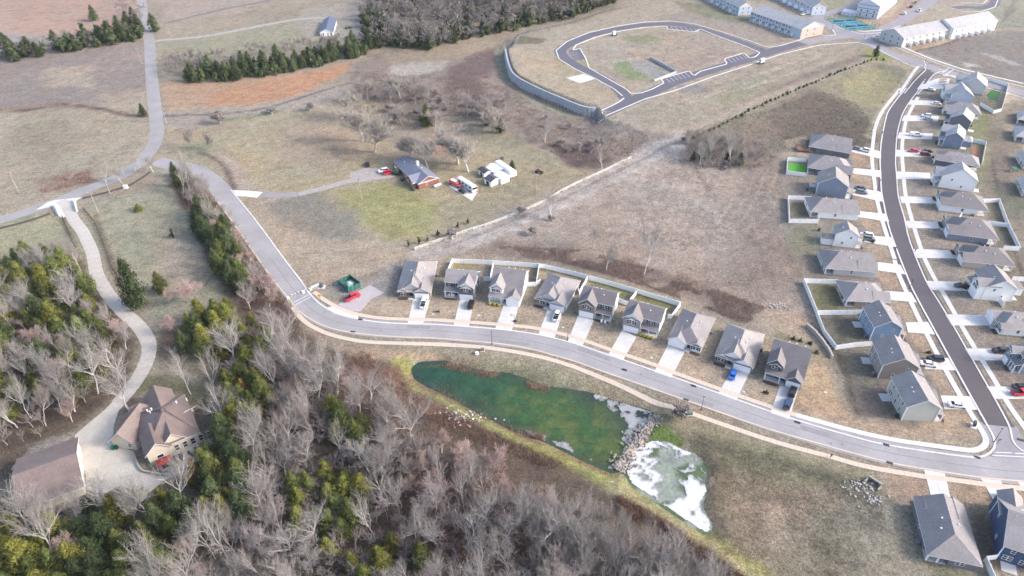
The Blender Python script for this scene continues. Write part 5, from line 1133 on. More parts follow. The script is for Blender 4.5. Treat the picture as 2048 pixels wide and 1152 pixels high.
# long garage building
M, w, d = F_((52, 1034), (172, 988), 'S', far=(153, 898), zf=0)
h = House('garage_building', M, 'brown', 'cream'); tag(h.root, 'long brown roofed garage building at the left edge', 'garage'); h.blk(-w / 2, w / 2, 0, d, -.3, 3.3)
h.rf(-w / 2, w / 2, 0, d, 3.3, 2.9, 'x', 0, 0, .6)
for y in (d * .2, d * .5, d * .8): h.garage(y, w / 2, 3.0, 2.6, 'r')
h.win('r', d * .5, 3.5, w / 2, 1.0, 1.2)
wallline([(27, 944), (32, 934), (60, 917), (100, 902), (135, 893), (149, 890)], 1.0, stone_w, 'retaining_wall', 'pale curved retaining wall behind the long garage', 'wall')
greenp = mat('green_plastic', A(30, 130, 112), .5)
def wheelie(u, v, label, m=greenp, group='bins by the garage'):
    p = P(u, v); r_ = empty('wheelie_bin'); r_.location = p; tag(r_, label, 'bin', group)
    link('bin_body', mesh('bin_body', [(-.25, -.28, .08), (.25, -.28, .08), (.25, .28, .08), (-.25, .28, .08), (-.33, -.36, 1.1), (.33, -.36, 1.1), (.33, .36, 1.1), (-.33, .36, 1.1)], BF, m), r_)
    box('lid', m, -.36, .36, -.4, .4, 1.1, 1.18, r_)
    for s in (-.28, .28): bar('wheel', tyre_m, (s - .04, .3, .12), (s + .04, .3, .12), .13, None, r_, 10)
wheelie(227, 899, 'bright green wheelie bin left of a darker one'); wheelie(234, 898, 'dark green wheelie bin against the garage wall', mat('dark_green_plastic', A(24, 84, 74), .5))
for x, y, l in ((3.5, -3.6, 'round dark table at the east end of the terrace'), (-hw + 1.2, -5.2, 'small dark table near the terrace wall')):
    t = empty('patio_table', M @ Matrix.Translation((x, y, .14))); tag(t, l, 'table'); bar('table_top', blackm, (0, 0, .7), (0, 0, .76), .7, None, t, 14); bar('stem', blackm, (0, 0, 0), (0, 0, .7), .08, None, t, 6)
lounger(1.2, -3.9, 'dark lounge chair left of the round terrace table'); lounger(5.4, -2.4, 'dark lounge chair near the pergola')
wheelie(1614, 381, 'dark green bin behind the slate blue house', MC['dark_green_plastic'], 'bins in the back yards'); wheelie(1637, 462, 'dark green bin behind the white two storey house', MC['dark_green_plastic'], 'bins in the back yards'); wheelie(1792, 834, 'dark green bin behind the sage corner house', MC['dark_green_plastic'], 'bins in the back yards')
# townhouses
def town(fr, roof, wall, label, ze=5.8, rise=3.2, units=7, ax='x', privacy=True, gar=False, endg=None, storeys=2):
    M, w, d = fr; h = House('townhouse_row', M, roof, wall); tag(h.root, label, 'townhouses', 'townhouse blocks on the plateau'); h.blk(-w / 2, w / 2, 0, d, -.3, ze); h.rf(-w / 2, w / 2, 0, d, ze, rise, ax, 0, 0, .4, fillm=WA[endg] if endg else None)
    L = w if ax == 'x' else d; u = L / units
    for i in range(units):
        c = -L / 2 + (i + .5) * u
        if ax == 'x':
            for s in range(storeys):
                z = 1 + s * 2.8
                if gar and s == 0: h.garage(c, 0, min(4.2, u * .7)); continue
                h.win('f', c - u * .2, z, 0, 1.1, 1.6, 2); h.win('f', c + u * .26, z, 0, 1.1, 1.6 if s else 2.1, 1)
            if privacy and i: h.blk(-L / 2 + i * u - .12, -L / 2 + i * u + .12, -2.4, -.02, -.3, 2.2, pvcm, 'privacy_wall')
            h.blk(c - 1.6, c + .8, -2.2, -.05, -.2, .08, conc, 'patio_slab')
        else:
            c = d / 2 + c
            for f, x in (('r', w / 2), ('l', -w / 2)):
                h.win(f, c, 3.9, x, 1.1, 1.6, 1); h.win(f, c + u * .2, 1, x, 1.1, 1.8, 1)
            if privacy and i: h.blk(w / 2 + .02, w / 2 + 2.2, i * u - .12, i * u + .12, -.3, 2.2, pvcm, 'privacy_wall')
    if ax == 'x':
        for y in (d * .3, d * .7): h.win('r', y, 3.9, w / 2, 1.0, 1.4); h.win('r', y, 1, w / 2, 1.0, 1.4)
    else:
        for x in (-w * .3, 0, w * .3): h.win('f', x, 3.8, 0, 1.1, 1.5); h.win('f', x, 1, 0, 1.1, 1.5)
    return h
h = town(F_((1499, 40), (1600, 77), 'S', far=(1635, 67), zf=0), 'pale', 'ltblue', 'long pale blue townhouse row nearest the plateau loop road', units=8, endg='cream'); 
M, w, d = F_((1499, 40), (1600, 77), 'S', far=(1635, 67), zf=0)
h.blk(w / 2 - 9, w / 2 + .3, -.6, d + .6, -.3, 6.1, None, 'end_unit'); h.rf(w / 2 - 9, w / 2 + .3, -.6, d + .6, 6.12, 3.8, 'x', 0, 0, .4); h.blk(w / 2 + .31, w / 2 + .36, -.58, d + .58, -.3, 6.0, WA['beige'], 'end_wall')
for y in (d * .25, d * .6): h.win('r', y, 3.9, w / 2 + .37, 1.0, 1.4); h.win('r', y, 1, w / 2 + .37, 1.0, 1.4)
town(F_((1370, -22), (1476, 31), 'S', dep=11), 'pale', 'ltblue', 'pale townhouse row cut off by the top of the picture', units=9, endg='cream')
town(F_((1540, -8), (1622, 31), 'S', dep=11), 'pale', 'ltblue', 'townhouse row with garages facing the long pale row', units=7, gar=True, privacy=False, endg='beige')
h = town(F_((1710, 32), (1753, 39), 'S', far=(1795, 6), zf=0), 'pale', 'wrap', 'unfinished white wrapped three storey townhouse by the sports court', 8.6, 3.2, 6, 'y', False)
M, w, d = F_((1710, 32), (1753, 39), 'S', far=(1795, 6), zf=0)
dash = mat('wrap_lettering', A(96, 108, 150), .7)
for z in (3.0, 5.9, 8.2):
    for i in range(14): h.blk(-w / 2 + .6 + i * (w - 1.2) / 14, -w / 2 + .6 + i * (w - 1.2) / 14 + .8, -.03, .02, z, z + .35, dash, 'wrap_print')
h.blk(-w / 2 - 9, -w / 2 - .05, -3, 5, -.3, 2.6, None, 'porch_block')
town(F_((1757, 80), (1802, 95), 'S', far=(1868, 69), zf=0), 'pale', 'pale', 'long grey roofed townhouse row at the cross street corner', 5.8, 3.6, 7, 'y', True)
M, w, d = F_((1757, 80), (1802, 95), 'S', far=(1868, 69), zf=0)
town((M @ Matrix.Translation((2.5, d + .3, 0)), w, 44), 'pale', 'white', 'white townhouse row stepped back behind the grey roofed one', 6.6, 3.8, 7, 'y', True)
# sports court
cq = FL([(1651, 39), (1692, 31), (1731, 46), (1699, 62)], PLAT); c0 = Vector((*cq[0], 0)); ex = Vector((*cq[3], 0)) - c0; ey = Vector((*cq[1], 0)) - c0
wct, dct = ex.length, ey.length; ex.normalize(); eyp = Vector((-ex.y, ex.x, 0)); Mc = Matrix(((ex.x, eyp.x, 0, c0.x), (ex.y, eyp.y, 0, c0.y), (0, 0, 1, PLAT + .06), (0, 0, 0, 1)))
ct = empty('sports_court', Mc); tag(ct, 'green sports court painted with four blue courts', 'sports court')
box('court_surface', mat('court_green', A(70, 158, 120), .8, .05, .3), 0, wct, 0, dct, -.1, .05, ct)
cb = mat('court_blue', A(48, 108, 186), .8, .05, .3); cl = mat('court_light_blue', A(90, 186, 216), .8, .05, .3)
nx_c = 2
for i in range(2):
    for k in range(2):
        x0 = wct * (.08 + .46 * i); y0 = dct * (.10 + .45 * k); x1 = x0 + wct * .38; y1 = y0 + dct * .33
        box('blue_court', cl, x0, x1, y0, y1, .056, .064, ct)
        for s0, s1 in ((0, .38), (.62, 1)): box('service_box', cb, x0 + (x1 - x0) * s0 + .2, x0 + (x1 - x0) * s1 - .2, y0 + .3, y1 - .3, .068, .075, ct)
        box('court_line', paintw, (x0 + x1) / 2 - .1, (x0 + x1) / 2 + .1, y0, y1, .08, .088, ct); box('net', blackm, (x0 + x1) / 2 - .03, (x0 + x1) / 2 + .03, y0 - .4, y1 + .4, .1, .95, ct)
        for a, b, c_, d_ in ((x0, x1, y0, y0 + .12), (x0, x1, y1 - .12, y1), (x0, x0 + .12, y0 + .12, y1 - .12), (x1 - .12, x1, y0 + .12, y1 - .12)): box('court_line', paintw, a, b, c_, d_, .08, .086, ct)
fn = empty('court_fence', Mc); tag(fn, 'thin black fence round the sports court', 'fence')
for i in range(9):
    for y in (-.5, dct + .5): box('fence_post', blackm, -.5 + (wct + 1) * i / 8 - .05, -.5 + (wct + 1) * i / 8 + .05, y - .05, y + .05, 0, 3, fn)
for i in range(1, 6):
    for x in (-.5, wct + .5): box('fence_post', blackm, x - .05, x + .05, -.5 + (dct + 1) * i / 6 - .05, -.5 + (dct + 1) * i / 6 + .05, 0, 3, fn)
for z in (.1, 1.5, 2.95):
    for y in (-.5, dct + .5): box('rail', blackm, -.5, wct + .5, y - .03, y + .03, z, z + .06, fn)
    for x in (-.5, wct + .5): box('rail', blackm, x - .03, x + .03, -.44, dct + .44, z, z + .06, fn)
# ------------------------------------------------------------------ fences and walls
def vinyl(px, label, h=1.85, z=0):
    """white vinyl fence: each panel and post its own part"""
    root = empty('vinyl_fence'); tag(root, label, 'fence', 'white vinyl garden fences')
    W_ = FL(px, z); k = ('vpost', h)
    if k not in BC: BC[k] = mesh('post', boxv(-.09, .09, -.09, .09, 0, h + .15), BF, pvcm)
    first = True
    for a, b in zip(W_, W_[1:]):
        a = Vector((*a, 0)); b = Vector((*b, 0)); L = (b - a).length; n = max(1, round(L / 2.4)); ang = math.atan2(b.y - a.y, b.x - a.x); pl = round(L / n - .2, 1)
        kk = ('vpan', pl, h)
        if kk not in BC: BC[kk] = mesh('panel', boxv(-pl / 2, pl / 2, -.03, .03, .05, h), BF, pvcm)
        if ('vrail', pl) not in BC: BC[('vrail', pl)] = mesh('rail', boxv(-pl / 2 - .02, pl / 2 + .02, -.06, .06, h - .1, h + .04), BF, pvcm)
        for i in range(n + 1):
            if i == 0 and not first: continue
            q = a.lerp(b, i / n); link('post', BC[k], root, (q.x, q.y, H(q.x, q.y)), ang)
        first = False
        for i in range(n):
            q = a.lerp(b, (i + .5) / n); o = link('panel', BC[kk], root, (q.x, q.y, H(q.x, q.y)), ang); link('rail', BC[('vrail', pl)], o)
    return root
vinyl([(892, 555), (905, 526), (955, 528), (978, 529)], 'white fence closing the garden of the dark sided house')
vinyl([(978, 529), (1040, 533), (1088, 537), (1150, 552), (1174, 559)], 'long white fence along the back of the third and fourth gardens')
vinyl([(1174, 559), (1215, 570), (1274, 587), (1360, 613), (1342, 638), (1335, 637)], 'long white back fence ending in a corner beside the scrub')
vinyl([(987, 533), (980, 562), (967, 562)], 'short white side fence left of the yellow shrub house')
vinyl([(1078, 536), (1072, 573), (1052, 573)], 'short white side fence right of the yellow shrub house'); vinyl([(1072, 573), (1080, 567)], 'small white fence return behind the cross gabled ranch')
vinyl([(1174, 562), (1158, 590), (1150, 571)], 'white side fence between the cross gabled ranch and the olive house')
vinyl([(1272, 590), (1255, 612), (1237, 605)], 'white side fence between the olive and the grey fronted houses')
vinyl([(1612, 354), (1572, 349), (1574, 322), (1612, 325)], 'white fence around the bright green artificial lawn')
vinyl([(1620, 401), (1575, 399), (1577, 446), (1635, 447), (1636, 440)], 'white box fence behind the white west ranch')
vinyl([(1672, 568), (1606, 566), (1632, 630), (1725, 629), (1738, 634)], 'curved white fence round the green yard of the taupe ranch')
vinyl([(1632, 632), (1646, 668), (1670, 700), (1710, 694), (1742, 692)], 'curved white fence behind the bright blue house')
vinyl([(1958, 214), (1985, 228), (2000, 226), (2010, 184), (1972, 172)], 'white fence round the small green yard at the top of the row')
vinyl([(1942, 284), (1970, 290), (1962, 330)], 'white fence beside the red earth yard')
vinyl([(1962, 406), (1996, 405), (2014, 455), (1975, 450)], 'white fence behind the white walled east ranch')
vinyl([(2014, 455), (2037, 502), (2005, 500)], 'white fence behind the blue grey east ranch')
vinyl([(1916, 440), (1921, 434)], 'tiny white fence return beside the white walled east ranch'); vinyl([(1975, 502), (1979, 490)], 'tiny white fence return beside the blue grey ranch')
vinyl([(2005, 615), (1996, 604)], 'small white fence return beside the porch house'); vinyl([(2022, 562), (2060, 563)], 'white fence behind the porch house')
vinyl([(1967, 1122), (1990, 1175)], 'white fence running down at the bottom right corner'); vinyl([(1967, 1122), (1995, 1118)], 'short white fence between the lone ranch and the navy house')
# turf and earth yards
sheet('artificial_lawn', FL([(1577, 346), (1578, 326), (1612, 329), (1611, 350)]), .05, mat('bright_turf', A(92, 176, 52), .9, .1, .5, fine=.08), 3)['label'] = 'bright green artificial lawn behind the hip roofed ranch'
sheet('artificial_lawn', FL([(1968, 200), (1990, 182), (2000, 186), (1990, 210), (1975, 206)]), .05, mat('dark_turf', A(50, 112, 56), .9, .1, .5, fine=.08), 3)['label'] = 'small dark green lawn at the top of the east row'
sheet('earth_yard', FL([(1942, 292), (1965, 298), (1960, 322), (1945, 316)]), .05, mat('red_earth', A(170, 124, 104), .95, .15, .5, fine=.1), 3)
# rail fence, white weathered, post by post
rf = empty('rail_fence'); tag(rf, 'long leaning white rail fence beside the dirt path', 'fence')
whw = mat('weathered_white_paint', A(232, 226, 220), .8, .12, 3)
c = resample(FL([(831, 501), (880, 483), (930, 466), (975, 452), (1040, 427), (1090, 405), (1120, 386), (1160, 366), (1200, 348), (1262, 318)]), 2.5, False); rr = random.Random(4)
for p in c:
    o = box('post', whw, -.15, .15, -.15, .15, 0, 1.5, rf); o.location = (p.x, p.y, H(p.x, p.y) - .05); o.rotation_euler = (rr.uniform(-.1, .1), rr.uniform(-.15, .15), rr.random())
for a, b in zip(c, c[1:]):
    for z in (.45, .85, 1.25):
        if rr.random() < .1: continue
        dz0, dz1 = rr.uniform(-.12, .08), rr.uniform(-.12, .08); d = (b - a).normalized(); n = Vector((-d.y, d.x, 0)) * .05; za = H(a.x, a.y); zb = H(b.x, b.y)
        V = []
        for p, zz in ((a, za + z + dz0), (b, zb + z + dz1)): V += [tuple(p - n * .6 + Vector((0, 0, zz))), tuple(p + n * .6 + Vector((0, 0, zz))), tuple(p + n * .6 + Vector((0, 0, zz + .24))), tuple(p - n * .6 + Vector((0, 0, zz + .24)))]
        link('rail', mesh('rail', V, [(0, 3, 2, 1), (4, 5, 6, 7), (0, 1, 5, 4), (1, 2, 6, 5), (2, 3, 7, 6), (3, 0, 4, 7)], whw), rf)
# concrete retaining wall of the plateau, block panels with a black fence on top
rw = empty('plateau_wall'); tag(rw, 'tall pale concrete retaining wall holding up the unbuilt plateau', 'retaining wall')
rwm = mat('wall_block_concrete', A(196, 200, 208), .85, .1, .5, fine=.1); capm = mat('wall_cap', A(214, 212, 212), .85, .06)
c = resample(FL(WALLLINE, PLAT), 2.0, True); N = normals2(c)
for i in range(len(c) - 1):
    a, b = c[i], c[i + 1]; out = N[i] if H(*(a + N[i] * 6).xy) < H(*(a - N[i] * 6).xy) else -N[i]
    top = PLAT + .15; V = []
    taper = min(1, (len(c) - 1 - i) / 8)
    for q in (a, b):
        zb = min(H(*(q + out * 3.2).xy), PLAT - 1) - .5
        V += [tuple((q + out * 1.35) + Vector((0, 0, zb))), tuple((q - out * .2) + Vector((0, 0, zb))), tuple((q - out * .2) + Vector((0, 0, top))), tuple((q + out * .9) + Vector((0, 0, top)))]
    zb0, zt0 = V[0][2], top; rows = 4
    for r_ in range(rows):
        Vr = []
        for j in (0, 4):
            lo = Vector(V[j]); hi = Vector(V[j + 3]); li = Vector(V[j + 1]); hi2 = Vector(V[j + 2]); t0, t1 = r_ / rows, (r_ + 1) / rows - .02
            Vr += [tuple(lo.lerp(hi, t0)), tuple(li.lerp(hi2, t0)), tuple(li.lerp(hi2, t1)), tuple(lo.lerp(hi, t1) + out * 0)]
        mid = sum((Vector(v) for v in Vr), Vector()) / 8; Vr = [tuple(mid + (Vector(v) - mid) * .992) for v in Vr]
        link('wall_block', mesh('wall_block', Vr, [(0, 1, 2, 3), (7, 6, 5, 4), (0, 4, 5, 1), (1, 5, 6, 2), (2, 6, 7, 3), (3, 7, 4, 0)], rwm), rw)
fb = empty('black_fence'); tag(fb, 'black post and rail fence along the top of the plateau wall', 'fence')
for i, p in enumerate(c):
    q = p - (N[i] if H(*(p + N[i] * 6).xy) < H(*(p - N[i] * 6).xy) else -N[i]) * .9; o = box('post', blackm, -.06, .06, -.06, .06, 0, 1.4, fb); o.location = (q.x, q.y, PLAT)
    if i:
        for z in (.3, .8, 1.3): bar('rail', blackm, tuple(qq + Vector((0, 0, PLAT + z))), (q.x, q.y, PLAT + z), .05, None, fb, 4)
    qq = Vector((q.x, q.y, 0))
fb2 = empty('black_fence'); tag(fb2, 'low black fence line running up the far plateau edge', 'fence')
c = resample(FL([(1018, 92), (1035, 68), (1060, 62), (1140, 48), (1210, 24), (1262, 14)], PLAT), 5, False)
for i, p in enumerate(c):
    o = box('post', blackm, -.08, .08, -.08, .08, 0, 1.3, fb2); o.location = (p.x, p.y, H(p.x, p.y))
    if i:
        for z in (.4, 1.1): bar('rail', blackm, (c[i - 1].x, c[i - 1].y, H(c[i - 1].x, c[i - 1].y) + z), (p.x, p.y, H(p.x, p.y) + z), .06, None, fb2, 4)
wallline([(1300, 118), (1352, 146)], 1.6, rwm, 'basin_wall', 'sloping grey wall in the empty plateau lots', 'retaining wall', z=PLAT)
wallline([(1308, 163), (1352, 146)], 1.2, rwm, 'basin_wall', 'grey wall below the parking bays of the plateau', 'retaining wall', z=PLAT)
sheet('concrete_pad', FL([(1132, 156), (1168, 148), (1190, 158), (1160, 167)], PLAT), .08, conc, 4)
# curved wall with fence at the end of the front row
wallline([(1612, 652), (1626, 664), (1642, 682), (1656, 702), (1664, 718)], 1.3, mat('tan_block', A(206, 196, 188), .85, .1, 1), 'garden_retaining_wall', 'curved tan retaining wall right of the last front row house', 'retaining wall', w=.6)
fe = empty('black_fence'); tag(fe, 'black garden fence behind the curved tan wall', 'fence')
c = resample(FL([(1622, 650), (1640, 670), (1656, 692), (1668, 714)]), 1.8, False)
for i, p in enumerate(c):
    o = box('post', blackm, -.05, .05, -.05, .05, 0, 1.3, fe); o.location = (p.x, p.y, 0)
    if i:
        for z in (.3, .75, 1.2): bar('rail', blackm, (c[i - 1].x, c[i - 1].y, z), (p.x, p.y, z), .035, None, fe, 4)
# drive side fences of the left lawns
def postrail(px, label, m, step=2.6, h=1.2):
    r_ = empty('field_fence'); tag(r_, label, 'fence'); c = resample(FL(px), step, False)
    for i, p in enumerate(c):
        o = box('post', m, -.1, .1, -.1, .1, 0, h + .1, r_); o.location = (p.x, p.y, 0)
        if i:
            for z in (.35, .75, 1.12): bar('rail', m, (c[i - 1].x, c[i - 1].y, z), (p.x, p.y, z), .06, None, r_, 4)
dkw = mat('dark_fence_wood', A(96, 82, 74), .9)
postrail([(168, 420), (190, 445), (208, 488), (226, 540), (232, 548)], 'dark wooden fence right of the long drive', dkw); postrail([(126, 436), (140, 470), (150, 494)], 'dark wooden fence left of the long drive', dkw)
postrail([(234, 550), (243, 572)], 'short dark fence end before the big cedar', dkw)
wallline([(108, 412), (114, 420), (119, 432)], 1.3, trim, 'gate_wall', 'white gate wall on the left of the drive entrance', 'wall'); wallline([(148, 402), (152, 412), (155, 424)], 1.3, trim, 'gate_wall', 'white gate wall on the right of the drive entrance', 'wall')
wallline([(165, 398), (210, 387), (260, 372), (292, 352), (300, 345)], .6, mat('dark_wall_stone', A(92, 86, 90), .9, .2, 2), 'field_wall', 'low dark stone wall along the country road', 'wall', w=.5, step=2)
wallline([(0, 458), (40, 448), (80, 436), (100, 428)], .6, MC['dark_wall_stone'], 'field_wall', 'low dark stone wall left of the drive gate', 'wall', w=.5, step=2)
# ------------------------------------------------------------------ vehicles
def paintmat(name, c, r=.28): return mat('paint_' + name, c, r, .02, .5, spec=.5, coat=.6)
PV = {'white': paintmat('white', (.78, .78, .79)), 'red': paintmat('red', (.55, .015, .05)), 'maroon': paintmat('maroon', (.17, .015, .03)), 'black': paintmat('black', (.014, .014, .018)), 'blue': paintmat('blue', (.012, .13, .6)),
      'navy': paintmat('navy', (.03, .05, .11)), 'grey': paintmat('grey', (.14, .15, .17)), 'silver': paintmat('silver', (.42, .43, .45)), 'pink': paintmat('faded_red', (.62, .11, .10), .5)}
carglass = mat('car_glass', (.012, .014, .018), .08, 0, 1, spec=.8); rimm = mat('wheel_rim', (.4, .4, .42), .3, .02, metal=.8)
headm = mat('lamp_clear', (.7, .7, .72), .15); tailm = mat('lamp_red', (.4, .01, .01), .25)
def loft(st, zf):      # st: (x, halfwidth, [z levels...]) rings of a closed body
    V, F = [], []; n = None
    for x, prof in st:
        ring = [(x, y, z) for y, z in prof] + [(x, -y, z) for y, z in reversed(prof)]; n = len(ring); V += ring
    for i in range(len(st) - 1):
        for j in range(n): k = (j + 1) % n; F.append((i * n + j, i * n + k, (i + 1) * n + k, (i + 1) * n + j))
    F.append(tuple(range(n - 1, -1, -1))); F.append(tuple((len(st) - 1) * n + q for q in range(n))); return V, F
CAR = {'sedan': dict(L=4.7, W=.91, belt=.93, top=1.45, hood=.82, cab=(-1.75, -1.0, .55, 1.35), trunk=.98), 'suv': dict(L=4.8, W=.95, belt=1.1, top=1.75, hood=1.05, cab=(-2.15, -1.85, .6, 1.25), trunk=1.1),
       'hatch': dict(L=4.4, W=.9, belt=1.0, top=1.55, hood=.92, cab=(-2.05, -1.5, .55, 1.3), trunk=1.05), 'pickup': dict(L=5.8, W=1.0, belt=1.18, top=1.9, hood=1.15, cab=(-.75, -.6, 1.0, 1.55), trunk=1.15)}
def vehicle(kind, col, label, cpx, hpx, cat=None, cap=False, group='cars and trucks parked in the drives', name=None, sc=1.0):
    """cpx centre on the ground, hpx a pixel the bonnet points to"""
    c = P(*cpx); q = P(*hpx); ang = math.atan2(q.y - c.y, q.x - c.x); D = CAR[kind]; L, Wd = D['L'] / 2, D['W']; g = .28
    root = empty(name or {'sedan': 'parked_car', 'suv': 'parked_suv', 'hatch': 'parked_car', 'pickup': 'pickup_truck'}[kind]); c.z += .085; root.location = c; root.rotation_euler = (0, 0, ang); root.scale = (sc,) * 3
    tag(root, label, cat or ('truck' if kind == 'pickup' else 'car'), group)
    key = ('veh', kind, col, cap)
    if key not in BC:
        pm = PV[col]; out = []
        b, hd, tk = D['belt'], D['hood'], D['trunk']
        def pr(w, lo, bl): return [(w * .9, lo), (w, lo + .22), (w, bl - .22), (w * .93, bl)]
        st = [(-L, pr(Wd * .82, .42, tk * .93)), (-L + .12, pr(Wd * .95, .32, tk)), (D['cab'][0], pr(Wd, g, max(tk, b))), (0, pr(Wd, g, b)), (D['cab'][3], pr(Wd, g, b * .99)), (L - .5, pr(Wd * .96, g, hd)), (L - .1, pr(Wd * .86, .34, hd * .86)), (L, pr(Wd * .74, .42, hd * .72))]
        V, F = loft(st, 0); me = mesh('body', V, F, pm, smooth=False)
        out.append(('body', me))
        r0, r1, r2, r3 = D['cab']; t = D['top']
        V = [(r0, -Wd * .86, b - .03), (r0, Wd * .86, b - .03), (r3, Wd * .86, b - .03), (r3, -Wd * .86, b - .03), (r1, -Wd * .68, t - .04), (r1, Wd * .68, t - .04), (r2, Wd * .68, t - .04), (r2, -Wd * .68, t - .04)]
        out.append(('window_glass', mesh('window_glass', V, BF, carglass)))
        out.append(('roof_panel', mesh('roof_panel', [(x, y, z) for z in (t - .05, t + .02) for x, y in ((r1 - .03, -Wd * .7), (r2 + .03, -Wd * .7), (r2 + .03, Wd * .7), (r1 - .03, Wd * .7))], BF, pm)))
        V, F = [], []
        for s in (-1, 1):
            for (xa, ya, za, xb, yb, zb) in ((r0, .87, b, r1, .69, t), (r3, .87, b, r2, .69, t), ((r1 + r2) / 2 - .1, .875, b, (r1 + r2) / 2 - .1, .695, t)): cyl(V, F, (xa, s * Wd * ya, za - .03), (xb, s * Wd * yb, zb - .03), .055, .045, 5)
        out.append(('pillar', mesh('pillar', V, F, pm)))
        if kind == 'pickup':
            if cap: out.append(('camper_cap', mesh('camper_cap', [(x, y, z) for z, w in ((b - .02, .93), (t - .05, .8)) for x, y in ((-L + .15, -Wd * w), (r0 - .05, -Wd * w), (r0 - .05, Wd * w), (-L + .15, Wd * w))], BF, PV['white'])))
            else: out.append(('bed', mesh('bed', boxv(-L + .18, r0 - .12, -Wd * .78, Wd * .78, b - .25, b + .015), BF, blackm)))
        out.append(('bumper', mesh('bumper', boxv(L - .12, L + .05, -Wd * .7, Wd * .7, .35, .55), BF, blackm)))
        BC[key] = out
        V, F = [], []; cyl(V, F, (0, -.11, 0), (0, .11, 0), .34, .34, 16); BC['tyre'] = BC.get('tyre') or mesh('wheel', V, F, tyre_m)
        V, F = [], []; cyl(V, F, (0, -.13, 0), (0, .13, 0), .2, .2, 10); BC['rim'] = BC.get('rim') or mesh('rim', V, F, rimm)
        BC['head'] = BC.get('head') or mesh('headlight', boxv(-.1, .06, -.17, .17, -.08, .08), BF, headm); BC['tail'] = BC.get('tail') or mesh('tail_light', boxv(-.05, .05, -.14, .14, -.12, .12), BF, tailm)
    for nm, me in BC[key]: link(nm, me, root)
    for x in (-L * .62, L * .64):
        for y in (-Wd + .1, Wd - .1): w = link('wheel', BC['tyre'], root, (x, y, .34)); link('rim', BC['rim'], w)
    for y in (-Wd * .62, Wd * .62): link('headlight', BC['head'], root, (L - .08, y, D['hood'] * .72)); link('tail_light', BC['tail'], root, (-L + .02, y, D['trunk'] * .8))
    return root
VH = [('pickup', 'red', 'bright red pickup on the paved pad by the green enclosure', (705, 597), (724, 588)),
      ('pickup', 'white', 'white pickup with a dark bed in the leftmost ranch drive', (848, 609), (852, 597)),
      ('suv', 'black', 'black suv in the drive of the porch house', (942, 612), (945, 602)),
      ('pickup', 'white', 'white pickup with an open dark bed before the cross gabled ranch', (1114, 634), (1120, 620)),
      ('sedan', 'blue', 'bright blue sedan alone on a white drive', (1465, 752), (1469, 740)),
      ('suv', 'black', 'dark suv next to the garage of the last front row house', (1584, 787), (1589, 774)), ('suv', 'navy', 'dark blue suv nearest the street behind another suv', (1575, 811), (1581, 797)),
      ('suv', 'white', 'white suv nearest the dark street at the deck house', (1729, 303), (1712, 299)), ('sedan', 'grey', 'grey car tucked against the deck house garage', (1711, 299), (1700, 297)),
      ('sedan', 'navy', 'dark car farther from the camera of a pair at the slate blue house', (1719, 379), (1700, 376)), ('suv', 'grey', 'dark grey suv nearer the camera of a pair at the slate blue house', (1722, 387), (1740, 390)),
      ('suv', 'white', 'white suv half hidden behind the grey one at the white house', (1732, 473), (1720, 471)), ('suv', 'grey', 'grey suv at the white two storey house on the west side', (1736, 480), (1750, 482)),
      ('suv', 'black', 'black suv in the drive of the grey taupe house', (1869, 721), (1850, 720)), ('sedan', 'white', 'white car beside the taupe house garage', (1856, 731), (1870, 733)),
      ('sedan', 'white', 'white sunroof car in the corner house drive', (1913, 813), (1932, 815)),
      ('sedan', 'white', 'white car at the topmost east house', (1861, 181), (1880, 184)), ('sedan', 'white', 'lone white sedan below the topmost east drive', (1872, 209), (1888, 211)),
      ('suv', 'white', 'white suv behind a silver one on the east side', (1852, 234), (1836, 233)), ('sedan', 'silver', 'silver car in front of a white suv', (1855, 240), (1870, 241)),
      ('pickup', 'white', 'white pickup with a white camper cap', (1831, 272), (1848, 273)), ('sedan', 'red', 'red car at the street end of a trio', (1826, 304), (1810, 303)),
      ('suv', 'maroon', 'maroon suv nearest the camera of the trio', (1850, 311), (1868, 312)), ('sedan', 'black', 'black car behind the maroon suv', (1854, 305), (1870, 306)),
      ('hatch', 'black', 'black hatchback before the white porch house', (1922, 574), (1905, 573)), ('suv', 'black', 'black suv before the slate blue edge house', (2000, 705), (1985, 704)),
      ('sedan', 'black', 'black car at the right edge above a red one', (2040, 777), (2060, 777)), ('pickup', 'red', 'red pickup cut by the right picture edge', (2042, 789), (2060, 789)),
      ('suv', 'white', 'white suv in front of the navy house garage', (2007, 1006), (2000, 992)),
      ('pickup', 'white', 'white pickup parked beside the grey roofed townhouses', (1754, 77), (1740, 75)), ('suv', 'white', 'white suv parked on the yard street', (1809, 29), (1818, 22)), ('pickup', 'white', 'white pickup driving past the stepped townhouses', (1838, 23), (1846, 16)),
      ('suv', 'black', 'dark suv by the construction yard', (1822, 15), (1832, 8)), ('sedan', 'grey', 'grey car at the far end of the yard street', (1831, 6), (1838, 0)), ('sedan', 'white', 'white car by the townhouse garages', (1606, 30), (1616, 28)),
      ('suv', 'white', 'white suv beside the red one on the gravel drive', (767, 344), (752, 347)), ('suv', 'red', 'red suv parked at the brick house garage', (777, 348), (792, 344)), ('sedan', 'black', 'black car alone on the homestead lawn', (735, 331), (732, 322)),
      ('sedan', 'silver', 'silver car beside the far white house', (671, 67), (680, 66)), ('pickup', 'grey', 'grey pickup behind the far white house', (668, 44), (676, 42)), ('sedan', 'black', 'black car in the yard right of the far house', (697, 57), (706, 55))]
for k, c, l, a, b in VH: vehicle(k, c, l, a, b, cap='camper' in l)
